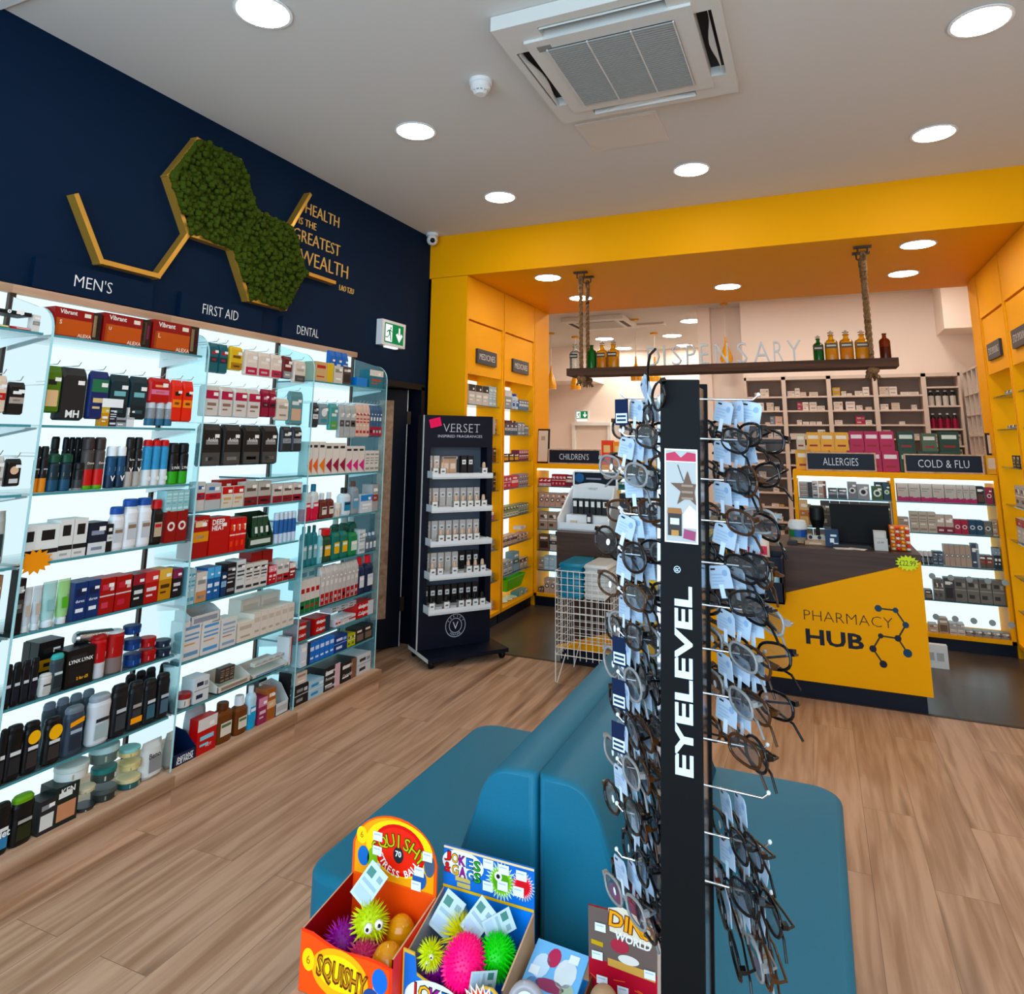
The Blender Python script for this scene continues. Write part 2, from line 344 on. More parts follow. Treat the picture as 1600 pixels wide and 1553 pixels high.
def art(mb, w, h, style, c, y=0.0, z0=0.0, bulge=None):
    def key(k): return c[k] if k in c else k
    for x0, x1, a, b, k in ARTS.get(style, []):
        if k in c and not c[k]: continue
        mb.poly([(-w/2 + x0*w, y - .0005, z0 + a*h), (-w/2 + x1*w, y - .0005, z0 + a*h), (-w/2 + x1*w, y - .0005, z0 + b*h), (-w/2 + x0*w, y - .0005, z0 + b*h)], key(k))
    if style == 'tri':
        mb.poly([(w*.46, y-.0006, z0+h*.04), (w*.46, y-.0006, z0+h*.52), (-w*.42, y-.0006, z0+h*.28)], c['B'])
        mb.poly([(-w*.4, y-.0006, z0+h*.82), (w*.3, y-.0006, z0+h*.82), (w*.3, y-.0006, z0+h*.9), (-w*.4, y-.0006, z0+h*.9)], c['C'])
    if style == 'disc':
        mb.poly([(math.cos(a*math.pi/9)*w*.34, y-.0006, z0+h*.68+math.sin(a*math.pi/9)*w*.34) for a in range(18)], c['B'])
        mb.poly([(-w*.35, y-.0006, z0+h*.1), (w*.35, y-.0006, z0+h*.1), (w*.35, y-.0006, z0+h*.3), (-w*.35, y-.0006, z0+h*.3)], c['C'])
    if style == 'ring':
        mb.poly([(math.cos(a*math.pi/8)*w*.36, y-.0006, z0+h*.5+math.sin(a*math.pi/8)*w*.36) for a in range(16)], c['B'])
        mb.poly([(math.cos(a*math.pi/8)*w*.2, y-.0009, z0+h*.5+math.sin(a*math.pi/8)*w*.2) for a in range(16)], c['C'])
def sticker(mb, w, h, y, z0=0.0):
    s = min(w*.3, .022); x = w*.20; z = z0 + h*.78
    mb.poly([(x-s*.5, y-.0011, z-s*.32), (x+s*.7, y-.0011, z-s*.32), (x+s*.7, y-.0011, z+s*.4), (x-s*.5, y-.0011, z+s*.4)], 'f4f2ee')
def txt(mb, w, h, o, y, z0=0.0):
    for t, x, z, tw, col, *r in o.get('txt', []):
        mb.text(t, (x*w, y-.0014, z0+z*h), (1, 0, 0), (0, 0, 1), col, width=tw*w, wt=(r[0] if r else .012))
def g_carton(w, d, h, c, style, o):
    mb = MB().box(-w/2, w/2, 0, d, 0, h, c['A'], **({'top': o['topc']} if 'topc' in o else {}))
    art(mb, w, h, style, c)
    if o.get('st', 1): sticker(mb, w, h, 0)
    txt(mb, w, h, o, 0)
    return mb.build('carton')
def g_can(w, d, h, c, style, o):
    r = w/2; ch = h * o.get('caph', .24); b = h - ch
    col = [c['A']]*5
    if style == 'bot': prof = [(r*.94, 0), (r, .004), (r, b*.4), (r, b*.4+.0005), (r, b*.93), (r*.82, b)]; col = [c['B'], c['B'], c['B'], c['A'], c['A']]
    elif style == 'top': prof = [(r*.94, 0), (r, .004), (r, b*.55), (r, b*.55+.0005), (r, b*.93), (r*.82, b)]; col = [c['A'], c['A'], c['A'], c['B'], c['B']]
    elif style == 'ring': prof = [(r*.94, 0), (r, .006), (r, b*.1), (r, b*.5), (r, b*.93), (r*.82, b)]; col = [c['C'], c['C'], c['B'], c['A'], c['A']]
    else: prof = [(r*.94, 0), (r, .004), (r, b*.4), (r, b*.6), (r, b*.93), (r*.82, b)]
    mb = MB().lathe(prof, col, 0, r, 14)
    q = r*.62
    mb.poly([(-q, r-r*.80, b*.52), (q, r-r*.80, b*.52), (q, r-r*.80, b*.66), (-q, r-r*.80, b*.66)], c['C'])
    txt(mb, w, b, o, -.0008)
    e = mb.build('aerosol_can')
    MB().lathe([(r*.93, b), (r*.95, b+.002), (r*.93, h*.96), (r*.7, h)], o.get('cap', '101012'), 0, r, 12).build('cap', e)
    return e
def g_bottle(w, d, h, c, style, o):
    ch = h * o.get('caph', .16); b = h - ch; sh = o.get('sh', .86)
    P = [(.90, 0), (1, .01), (1, b*.42), (.98, b*.6), (1, b*sh*.98), (.8, b*(sh+.08)), (o.get('neck', .42), b)]
    e = .62
    mb = MB()
    def pw(x): return math.copysign(abs(x)**e, x)
    R = [[(r*w/2*pw(math.cos(2*math.pi*j/16)), d/2 + r*d/2*pw(math.sin(2*math.pi*j/16)), z) for j in range(16)] for r, z in P]
    col = [c['A']]*6
    if style == 'bot': col = [c['B']]*2 + [c['A']]*4
    mb.loft(R, col)
    f = -.0008
    lab = o.get('lab', (.22, .62))
    mb.poly([(-w*.33, f, b*lab[0]), (w*.33, f, b*lab[0]), (w*.33, f, b*lab[1]), (-w*.33, f, b*lab[1])], c['B'])
    if c['C']: mb.poly([(-w*.28, f-.0004, b*(lab[1]-.14)), (w*.28, f-.0004, b*(lab[1]-.14)), (w*.28, f-.0004, b*(lab[1]-.05)), (-w*.28, f-.0004, b*(lab[1]-.05))], c['C'])
    if style == 'disc': mb.poly([(math.cos(a*math.pi/9)*w*.36, f-.0008, b*.78+math.sin(a*math.pi/9)*w*.36) for a in range(18)], 'f2b816')
    if style == 'tag': mb.poly([(-w*.36, f-.0008, b*.66), (w*.36, f-.0008, b*.74), (w*.36, f-.0008, b*.86), (-w*.36, f-.0008, b*.78)], 'f2a516')
    txt(mb, w, b, o, -.002)
    ob = mb.build('bottle')
    k = o.get('neck', .42); rr = w/2*max(k, .3)*1.12; rd = min(rr, d*.52)
    MB().lathe([(1, b), (1, h*.97), (.85, h)], o.get('cap', 'f2f2f0'), 0, d/2, 12, rr, rd).build('cap', ob)
    return ob
def g_flip(w, d, h, c, style, o):
    """shower gel bottle: wide rounded shoulders, cap as wide as the bottle"""
    P = [(.86, 0), (.98, .008), (1, h*.3), (.93, h*.55), (1, h*.78), (.9, h*.86)]
    def ring(r, z): return [(r*w/2*math.copysign(abs(math.cos(2*math.pi*j/16))**.7, math.cos(2*math.pi*j/16)), d/2 + r*d/2*math.copysign(abs(math.sin(2*math.pi*j/16))**.8, math.sin(2*math.pi*j/16)), z) for j in range(16)]
    mb = MB().loft([ring(*p) for p in P], c['A'])
    f = -.001
    mb.poly([(-w*.32, f, h*.12), (w*.32, f, h*.12), (w*.30, f, h*.42), (-w*.30, f, h*.42)], c['B'])
    mb.poly([(-w*.3, f, h*.46), (w*.3, f, h*.46), (w*.3, f, h*.53), (-w*.3, f, h*.53)], c['C'])
    if style == 'disc': mb.poly([(math.cos(a*math.pi/9)*w*.38, f-.001, h*.70+math.sin(a*math.pi/9)*w*.38) for a in range(18)], 'f2b816')
    if style == 'tag': mb.poly([(-w*.36, f-.001, h*.60), (w*.36, f-.001, h*.66), (w*.36, f-.001, h*.76), (-w*.36, f-.001, h*.70)], 'f2a516')
    if style == 'tagl': mb.poly([(-w*.4, f-.001, h*.14), (w*.4, f-.001, h*.14), (w*.4, f-.001, h*.26), (-w*.4, f-.001, h*.26)], 'f2a516')
    txt(mb, w, h, o, -.002)
    ob = mb.build('shower_gel_bottle')
    MB().loft([ring(.88, h*.862), ring(.9, h*.93), ring(.72, h*.985), ring(.4, h)], o.get('cap', c['A'])).build('cap', ob)
    return ob
def g_pack(w, d, h, c, style, o):
    """hanging pack: header with a slot over a filled body"""
    t = max(d, .006); hh = h * .16; q = w*.5; k = min(w, h)*.07
    out = [(-q+k, 0), (q-k, 0), (q, k), (q, h-hh*.6), (q*.8, h-.002), (-q*.8, h-.002), (-q, h-hh*.6), (-q, k)]
    mb = MB().prism([(x, t*.5, z) for x, z in out], (0, t*.5, 0), c['A'])
    ins = [(x*.93, .025*h + z*.86) for x, z in out]
    mb.add([(x, t*.5, z) for x, z in out] + [(x*.86, 0, .03*h + z*.82) for x, z in out], [[i, (i+1) % 8, 8 + (i+1) % 8, 8 + i] for i in range(8)], c['A'])
    mb.poly([(x*.86, 0, .03*h + z*.82) for x, z in out], c['A'])
    art(mb, w*.84, h*.78, style, c, 0, h*.04)
    if o.get('hdr'): mb.poly([(-w*.44, t*.5-.0008, h*.84), (w*.44, t*.5-.0008, h*.84), (w*.38, t*.5-.0008, h*.985), (-w*.38, t*.5-.0008, h*.985)], o['hdr'])
    mb.poly([(-w*.14, t*.5-.0012, h*.92), (w*.14, t*.5-.0012, h*.92), (w*.14, t*.5-.0012, h*.955), (-w*.14, t*.5-.0012, h*.955)], 'e8f6fa')
    if o.get('st', 1): sticker(mb, w, h*.9, -.0004)
    txt(mb, w, h, o, -.001)
    return mb.build('hanging_pack')
def g_tub(w, d, h, c, style, o):
    r = w/2; n = o.get('stack', 1); e = None
    mb = MB().lathe([(r*.92, 0), (r*.98, .003), (r, h*.62)], c['A'], 0, r, 16)
    q = r*.55; mb.poly([(-q, r-r*.9, h*.15), (q, r-r*.9, h*.15), (q, r-r*.9, h*.5), (-q, r-r*.9, h*.5)], c['B'])
    e = mb.build('tub')
    MB().lathe([(r*1.02, h*.62), (r*1.04, h*.66), (r*1.03, h*.95), (r*.94, h)], c['C'], 0, r, 16).build('lid', e)
    return e
def g_tube(w, d, h, c, style, o):
    """stand-up tube: round cap below, flat crimp above"""
    r = w*.5; dp = min(d, w*.8)
    R = [[(s*math.cos(2*math.pi*j/12), dp/2 + t*math.sin(2*math.pi*j/12), z) for j in range(12)] for s, t, z in ((r*.86, dp*.46, h*.16), (r*.95, dp*.44, h*.3), (r, dp*.28, h*.65), (r, dp*.04, h*.95), (r, dp*.04, h))]
    col = [c['A'], c['A'], c['A'], c['B']] if style != 'bot' else [c['B'], c['B'], c['A'], c['A']]
    mb = MB().loft(R, col)
    mb.poly([(-r*.5, -.003+dp*.06, h*.36), (r*.5, -.003+dp*.06, h*.36), (r*.5, dp*.18-.003, h*.60), (-r*.5, dp*.18-.003, h*.60)], c['C'])
    e = mb.build('tube')
    MB().lathe([(r*.72, 0), (r*.74, h*.12), (r*.6, h*.16)], o.get('cap', 'f2f2f0'), 0, dp/2, 12).build('cap', e)
    return e
def g_bag(w, d, h, c, style, o):
    R = []
    for s, t, z in ((.9, .5, 0), (1, 1, h*.1), (.98, .95, h*.5), (.96, .6, h*.82), (.98, .08, h*.96), (.98, .08, h)):
        R.append([(w/2*s*x, d/2 + d/2*t*y, z) for x, y in ((-1, -.5), (-.5, -1), (.5, -1), (1, -.5), (1, .5), (.5, 1), (-.5, 1), (-1, .5))])
    mb = MB().loft(R, c['A'])
    mb.poly([(-w*.34, -.001, h*.2), (w*.34, -.001, h*.2), (w*.34, d*.03, h*.6), (-w*.34, d*.03, h*.6)], c['B'])
    txt(mb, w, h, o, -.002)
    return mb.build('bag')
def g_tray(w, d, h, c, style, o):
    """open display tray with cut-down front and raised back"""
    f = h * o.get('f', .4); t = .003
    mb = MB().box(-w/2, w/2, 0, d, 0, t, c['A']).box(-w/2, w/2, 0, t, 0, f, c['A']).box(-w/2, w/2, d-t, d, 0, h, c['A'])
    for s in (-1, 1):
        x = s*(w/2 - t/2)
        mb.prism([(x-t/2, 0, 0), (x-t/2, d, 0), (x-t/2, d, h), (x-t/2, d*.45, h*.9), (x-t/2, 0, f)], (t, 0, 0), c['A'])
    mb.poly([(-w*.4, -.0006, f*.3), (w*.4, -.0006, f*.3), (w*.4, -.0006, f*.75), (-w*.4, -.0006, f*.75)], c['B'])
    txt(mb, w, f, o, 0)
    return mb.build('display_tray')
MAKE = dict(carton=g_carton, can=g_can, bottle=g_bottle, flip=g_flip, pack=g_pack, tub=g_tub, tube=g_tube, bag=g_bag, tray=g_tray)
CATS = dict(carton='box', can='spray can', bottle='bottle', flip='bottle', pack='packet', tub='tub', tube='tube', bag='bag', tray='display tray')
CACHE = {}; SEEN = {}
def put(kind, w, d, h, c, style, o, loc, rot, label, group=None, name=None):
    k = (kind, round(w, 3), round(d, 3), round(h, 3), tuple(sorted((a, b or '') for a, b in c.items())), style, str(o))
    w, d, h = max(w, .004), max(d, .004), max(h, .008)
    if k in CACHE: ob = dup(CACHE[k])
    else: ob = MAKE[kind](w, d, h, c, style, o); CACHE[k] = ob
    if name: ob.name = name
    ob.location = loc; ob.rotation_euler = (0, 0, rot)
    if 'group' in ob: del ob['group']
    T(ob, label, o.get('cat', CATS[kind]), group)
    SEEN.setdefault(label, []).append(ob.name)
    return ob
FACE = {'L': (0, -1, math.pi/2, 1), 'R': (0, -1, -math.pi/2, -1), 'B': (1, -1, 0, 1)}
def row(side, plane, z, items, where, unit=None, hook_back=None, top=None, span=None):
    """goods along one shelf. side 'L' faces +X on plane x, 'R' faces -X, 'B' faces -Y on plane y"""
    for it in items:
        kind, u0, u1, vt, n, desc, cols, style = it[:8]; o = dict(it[8]) if len(it) > 8 else {}
        c = dict(zip('ABC', (cols.split() + ['', ''])[:3]))
        c['B'] = c['B'] or c['A']; c['C'] = c['C'] or 'efeeea'
        ax = 1 if side == 'B' else 0; al = 0 if side == 'B' else 1
        back = o.get('back', 0.0); pl = plane + back * {'L': -1, 'R': 1, 'B': 1}[side]
        um = (u0 + u1) / 2; vb = o.get('vb'); ztop = at(um, vt, ax, pl)[2]; zb = at(um, vb, ax, pl)[2] if vb else z + .001 + o.get('lift', 0)
        vm = vt + 12 if not vb else (vt + vb) / 2
        a0, a1 = at(u0, vm, ax, pl)[al], at(u1, vm, ax, pl)[al]
        if a1 < a0: a0, a1 = a1, a0
        if span: a0 = max(a0, span[0]); a1 = min(a1, span[1])
        if unit and unit.get('span'): a0 = max(a0, unit['span'][0]); a1 = min(a1, unit['span'][1])
        st = (a1 - a0) / n; wd = st * o.get('fill', .95); h = max(ztop - zb, .012)
        if vb and not o.get('hook', 1): zb = z + .001 + o.get('lift', 0); h = max(ztop - zb, .012)
        if top and not (vb and o.get('hook', 1)): h = min(h, top - .014 - zb)
        d = o.get('d', {'carton': .08, 'can': wd, 'bottle': min(wd*.8, .06), 'flip': wd*.62, 'pack': .022, 'tub': wd, 'tube': .035, 'bag': .05, 'tray': .12}[kind])
        for i in range(n):
            j = i if side != 'R' else n - 1 - i
            p = a0 + st * (i + .5); jig = (random.random() - .5) * (.03 if kind != 'pack' else .12)
            loc = (p, pl, zb) if side == 'B' else (pl, p, zb)
            lab = desc + (f", {ORD[j]} from left" if n > 1 else '') + ', ' + where
            og = {k2: v for k2, v in o.items() if k2 in ('txt', 'cap', 'caph', 'neck', 'hdr', 'st', 'lab', 'sh', 'f', 'stack', 'topc', 'cat')}
            put(kind, wd, d, h, c, style, og, loc, FACE[side][2] + (jig if kind in ('pack', 'carton') else 0), lab, o.get('g') or (where if n > 1 else None), o.get('name'))
            if vb and unit and o.get('hook', 1):
                zh = zb + h + .004 - unit.location.z; e = unit.location
                if side == 'L':
                    xb = hook_back - e.x; xf = pl - e.x + .02; y = p - e.y
                    MB().tube([(xb, y, zh), (xf-.012, y, zh), (xf, y, zh+.014)], .0018, 'chrome', 5).build('hook', unit)
# ================================================================ lit glass shelf units on the navy wall
XB, XF = -2.835, -2.565
PY = [.87, 1.612, 2.335, 3.08, 3.828]
UN = []
def shelf_unit(y0, y1, zs, label, last=False, half=()):
    u = T(empty('display_shelf_unit', (-2.7, (y0+y1)/2, 0)), label, 'shelf unit', 'lit glass shelf units on the navy wall')
    X = lambda x: x + 2.7
    u['span'] = (y0 + .02, y1 - (.022 if last else .003))
    L = (y1 - y0) / 2
    MB().box(X(XL+.003), X(XB), -L, L, .14, 2.045, 'panel_glow').build('light_panel', u)
    MB().box(X(XL+.002), X(XB+.03), -L, L, 2.045, 2.078, 'oak_trim').build('top_trim', u)
    MB().box(X(XL+.002), X(-2.51), -L, L, .085, .13, 'oak_trim').box(X(XL+.002), X(-2.525), -L, L, 0, .085, 'oak_trim').build('plinth', u)
    ups = [-L+.012] + ([L-.012] if last else [])
    for y in ups:
        mb = MB().box(X(XB), X(XB+.018), y-.012, y+.012, .13, 2.045, 'dark_metal')
        for k in range(38): mb.box(X(XB+.0181), X(XB+.0184), y-.003, y+.003, .18+k*.048, .21+k*.048, 'black')
        mb.build('upright', u)
        pts = [(X(XB+.02), .131), (X(-2.553), .131), (X(-2.55), 1.86)] + [(X(-2.65) + .1*math.cos(a), 1.88 + .1*math.sin(a)) for a in [k*math.pi/16 for k in range(9)]] + [(X(XB+.02), 2.03)]
        MB().prism([(x, y-.005, z) for x, z in pts], (0, .01, 0), 'glass', 'glass_rim').build('divider', u)
    for z in zs:
        ya = -L + .012
        if z in half: ya = L - (L*2)*half[z]
        MB().box(X(XB), X(XF), ya, L-.012, z-.009, z, 'glass_shelf', front='glass_edge', right='glass_edge2').build('glass_shelf', u)
        for y in (ya+.004, L-.016):
            MB().prism([(X(XB), y, z-.010), (X(XF-.03), y, z-.010), (X(XF-.03), y, z-.016), (X(XB), y, z-.05)], (0, .004, 0), 'white_gloss').build('bracket', u)
    return u
solid('glass_rim', 'a8e0e8', .2); solid('glass_edge2', '3f8f98', .15)
ZB = [1.872, 1.541, 1.300, 1.057, .826, .592, .351]
ZC = [1.308, 1.175, .970, .778, .546, .352]
ZD = [1.825, 1.303, 1.057, .82, .585, .449, .311]
ua = shelf_unit(PY[0], PY[1], ZB, 'lit glass shelf unit at the left edge of the photo, no sign visible')
ub = shelf_unit(PY[1], PY[2], ZB, "lit glass shelf unit under the MEN'S sign")
uc = shelf_unit(PY[2], PY[3], ZC, 'lit glass shelf unit under the FIRST AID sign', half={1.308: .45})
ud = shelf_unit(PY[3], PY[4], ZD, 'lit glass shelf unit under the DENTAL sign, beside the door', True)
NTH = ['top shelf', 'second shelf', 'third shelf', 'fourth shelf', 'fifth shelf', 'sixth shelf', 'seventh shelf', 'bottom shelf']
ME = "under MEN'S sign"; FA = 'under FIRST AID sign'; DE = 'under DENTAL sign'; LE = "at photo's left edge"
V = ['Vibrant']
def above(zs, z): return min([q - .009 for q in zs if q > z + .02], default=None)
def B(i, z, items, sg=ME, un=None): row('L', XF - .006, z, items, NTH[i] + ' ' + sg, un or ub, XB + .02, above(ZB, z))
ORB = '8a1010 b5500c d8c8b8'
ARTS['vib'] = [(.05, .80, .03, .62, 'b5560e'), (.81, 1, 0, 1, '2a1a18'), (.83, .9, .1, .9, 'a08a6a'), (.92, .97, .3, .8, '8a3050'), (.62, .76, .76, .9, 'e8dccc'), (.06, .09, .03, .62, 'c8761a')]
for a, b, t, v in ((84, 160, 'S', 484), (161, 237, 'U', 494), (238, 312, 'L', 505)):
    B(0, ZB[0], [('carton', a, b, v, 1, 'red and orange carton with patterned end, lettered ' + t, '8a1210 b5560e e8dccc', 'vib', {'d': .16, 'st': 0, 'fill': .985, 'g': 'red and orange cartons on the top shelf', 'txt': [('Vibrant', -.22, .86, .36, 'f2ece4', .02), (t, -.36, .48, .05, 'f0d8c8', .02), ('ALEXA', .16, .08, .3, 'f0e0d0')]})])
B(1, ZB[1], [('pack', 66, 97, 570, 1, 'green and skin toned grooming pack', '4c6a1c d8b48c 202020', 'win', {'vb': 645}),
 ('pack', 93, 138, 573, 1, 'large charcoal grey bag with white letters', '26272a 1c1c1e 3a3a3c', 'plain', {'vb': 657, 'd': .04, 'txt': [('MH', 0, .12, .5, 'f0f0ee', .03)]}),
 ('pack', 139, 171, 579, 1, 'navy razor pack with green card', '142a6a 2c6a4a d8c090', 'top', {'vb': 655}),
 ('pack', 171, 232, 586, 2, 'dark teal razor blister pack', '12333c 0c2228 7ab0b4', 'bot', {'vb': 655}),
 ('pack', 233, 268, 590, 1, 'red pack with pink label', 'b02018 d8789a e8a080', 'mid', {'vb': 630}),
 ('pack', 268, 302, 594, 2, 'orange red disposable razor pack', 'd84010 e88a20 2a1408', 'mid', {'vb': 659}),
 ('carton', 158, 171, 635, 1, 'small mustard yellow carton', 'c08a1c e0c060', 'top', {'d': .03}), ('carton', 171, 183, 637, 1, 'small navy striped carton', '16223c d8dce0', 'lines', {'d': .03}),
 ('carton', 183, 198, 636, 1, 'small silver grey carton', '9aa0a4 3a3e42', 'logo', {'d': .03}), ('carton', 199, 211, 637, 1, 'small white carton', 'e4e6e8 b0b4b8', 'mid', {'d': .03}),
 ('can', 233, 274, 627, 3, 'small grey roll on bottle', '8a8e92 30607a e8e8e8', 'bot', {'cap': 'c8ccd0', 'caph': .3, 'lift': .008, 'name': 'roll_on_bottle', 'cat': 'bottle'})])
B(2, ZB[2], [('can', 84, 97, 682, 1, 'tall black aerosol at the back', '15161a 1a1b20 2c2d33', 'plain', {'back': .1, 'cap': '0c0c0e'}), ('can', 101, 138, 683, 4, 'slim black aerosol standing behind', '1a1c20 2a2c30 55585c', 'plain', {'back': .09, 'cap': '0c0c0e'}),
 ('can', 54, 80, 697, 2, 'black deodorant can with amber base', '14161a d88a14 e4e4e2', 'bot', {'cap': '101114', 'txt': [('sou', 0, .66, .5, 'e8e8e8')]}),
 ('can', 80, 118, 709, 2, 'teal capped deodorant can', '12303a 1a4a66 d8d8d0', 'bot', {'cap': '1a4a34'}),
 ('can', 120, 135, 723, 1, 'short black deodorant can', '18181a 3c3c3e 8a8a8a', 'ring'),
 ('can', 136, 171, 683, 2, 'grey and red deodorant can', '4a4240 b81c2c 5a9a30', 'ring', {'cap': '3a302e', 'txt': [('Dove', 0, .66, .6, 'f0e4e0')]}),
 ('can', 172, 202, 697, 2, 'blue deodorant can with white cap', '16486a 10304c d8e4ec', 'bot', {'cap': 'e8ecee', 'txt': [('V', 0, .3, .5, 'f0f4f6', .03)]}),
 ('can', 202, 227, 683, 2, 'black deodorant can with white tick', '131315 a8a29a e8e8e8', 'bot', {'cap': '0c0c0e', 'txt': [('Sure', 0, .72, .6, 'f0f0ee'), ('V', 0, .45, .5, 'f4f4f2', .04)]}),
 ('can', 229, 268, 687, 3, 'pale blue deodorant can with red cap', '3f8ab4 d8dcdc 12181c', 'bot', {'cap': 'b81c28', 'caph': .14, 'txt': [('48', 0, .18, .6, 'f0f4f6', .02)]}),
 ('can', 269, 300, 692, 2, 'jet black body spray with bright base', '0c0c0e 3f9a2c e8e8e8', 'bot', {'cap': '0a0a0b', 'txt': [('LYNX', 0, .52, .8, 'f0f0ee', .02)]})])
B(3, ZB[3], [('carton', 36, 58, 823, 1, 'narrow white hair dye carton with black logo', 'dcdcd8 18181a a8a8a4', 'logo', {'st': 0}), ('carton', 57, 94, 820, 1, 'wide white hair dye carton with black band', 'e2e2de 18181a a8a8a4', 'logo', {'st': 0}),
 ('carton', 94, 138, 811, 2, 'white hair dye carton with black ribbon', 'dedcd8 1a1a1c a8a8a4', 'logo', {'st': 0}), ('carton', 139, 168, 816, 1, 'navy and white hair dye carton', '1a2438 d8dadc 8a90a0', 'bot'),
 ('carton', 168, 177, 819, 1, 'thin black carton', '17181c d8d8d8', 'mid', {'st': 0}),
 ('bottle', 178, 199, 792, 1, 'short white shampoo bottle with blue cap', 'e4e6e8 c2c6ca 8a7460', 'plain', {'cap': '1c4a94', 'neck': .85, 'caph': .17}), ('bottle', 199, 242, 779, 2, 'tall white shampoo bottle with blue cap', 'e6e8ea c2c6ca 8a7460', 'plain', {'cap': '1c4a94', 'neck': .85, 'caph': .15}),
 ('bottle', 241, 259, 781, 1, 'black bottle with red cap', '17120f b8a890 c03040', 'plain', {'cap': 'b01c24', 'neck': .7, 'caph': .2}),
 ('carton', 260, 296, 797, 2, 'dark red carton with white hexagon', '8c1216 e8e0d8 8c1216', 'ring', {'st': 0}),
 ('carton', 260, 296, 766, 4, 'pale teal carton stacked above red ones', '9ac4c8 c8e4e6 6aa4a8', 'lines', {'lift': .128, 'd': .06, 'st': 0})])
B(4, ZB[4], [('carton', 22, 41, 905, 1, 'tall black carton', '141416 4a4440 c8c8c4', 'mid'), ('tube', 40, 70, 917, 2, 'pale clear tube', 'c4ccd0 d8dce0 b8a898', 'plain', {'cap': 'd4dadc'}), ('tube', 71, 95, 909, 1, 'mint clear tube', 'a8ccc8 c8e0dc 88b0b0', 'plain', {'cap': 'd4dadc'}), ('tube', 95, 115, 905, 1, 'lime green clear tube', '9ac48a c8e0c0 5aa040', 'plain', {'cap': 'd4dadc'}),
 ('carton', 117, 157, 908, 2, 'navy slim carton with white script', '12346e 0c2450 e8ecf0', 'card', {'txt': [('durex', 0, .5, .7, 'e8ecf4')]}),
 ('carton', 157, 181, 903, 1, 'crimson carton with two panels', '9c1420 c04858 d8c8c8', 'two'), ('carton', 182, 207, 899, 1, 'crimson carton topped by white packs', 'a01420 b83848 d8c8c8', 'two'),
 ('carton', 208, 227, 897, 1, 'black and crimson carton', '15181f 8a2430 d8d8d8', 'top'), ('carton', 227, 249, 893, 1, 'bright red carton', 'a4141c c04040 e0d0d0', 'top'), ('carton', 249, 269, 889, 1, 'gold carton', 'b8842c d8b060 4a3010', 'top'), ('carton', 270, 289, 888, 1, 'black carton beside the divider', '16161c 7a2a4a d0d0d4', 'top')])
B(5, ZB[5], [('carton', 46, 60, 1004, 1, 'black gift carton at the back', '121315 2a2a2c c8c8c8', 'plain', {'back': .13, 'd': .04}), ('carton', 60, 100, 1001, 1, 'wide black gift carton with yellow label', '121315 b8861c 2a2a2c', 'mid', {'back': .08, 'txt': [('LYNX', -.05, .25, .5, 'e8e8e8', .02)]}),
 ('flip', 6, 63, 1034, 4, 'black shower gel bottle', '111216 1c2030 c8ccd0', 'plain'), ('flip', 64, 84, 1053, 1, 'white shower gel bottle', 'd2d2ce b8b8b4 2a2a2c', 'plain'), ('flip', 83, 104, 1022, 1, 'grey shower gel bottle with teal cap', '3a464c 2a3438 c8d4d4', 'plain', {'cap': '4aa4a0'}),
 ('carton', 105, 149, 1013, 1, 'wide black gift carton with white lettering', '0f1012 1c1c1e 2c2c2e', 'win', {'st': 0, 'txt': [('LYNX LYNX', 0, .68, .86, 'f4f4f2', .02), ('2 for £5', .1, .2, .42, 'f2b416', .03)]}),
 ('can', 151, 173, 993, 1, 'red and silver shaving can', 'b01c2c c8ccd0 e8e0e0', 'bot', {'cap': '9c1824', 'caph': .1}), ('can', 174, 202, 986, 1, 'fat red shaving gel can', 'a0141e 7a6a66 e0c8c0', 'bot', {'cap': 'c8ccd0', 'caph': .06}),
 ('tub', 203, 226, 1022, 1, 'royal blue tub at the foot of the stack', '123c7c 5a8ac0 0f3268', 'plain'), ('tub', 203, 226, 999, 1, 'royal blue tub in the middle of the stack', '123c7c 5a8ac0 0f3268', 'plain', {'lift': .062}), ('tub', 203, 226, 978, 1, 'royal blue tub topping the stack', '123c7c 5a8ac0 0f3268', 'plain', {'lift': .124}),
 ('tub', 227, 249, 1015, 1, 'red tub at the foot of the stack', '9c1420 d88890 9c1420', 'plain'), ('tub', 227, 249, 997, 1, 'red tub topping the stack', '9c1420 d88890 9c1420', 'plain', {'lift': .055}),
 ('tub', 250, 272, 1014, 1, 'navy and white tin at the foot of the stack', '1a2c44 d8e0e4 1a2c44', 'plain'), ('tub', 250, 272, 1001, 1, 'navy and white tin topping the stack', '1a2c44 d8e0e4 1a2c44', 'plain', {'lift': .038})])
T(MB().lathe([(.022, -.07), (.024, -.066), (.024, .06), (.018, .07)], ['aeb2b4/m', 'c8ccd0/m', 'aeb2b4/m'], n=16).build('aerosol_can', None, (-2.63, 1.985, .592 + .145)), "silver can lying across the gift boxes, sixth shelf under MEN'S sign", 'spray can').rotation_euler = (math.radians(84), 0, math.radians(-10))
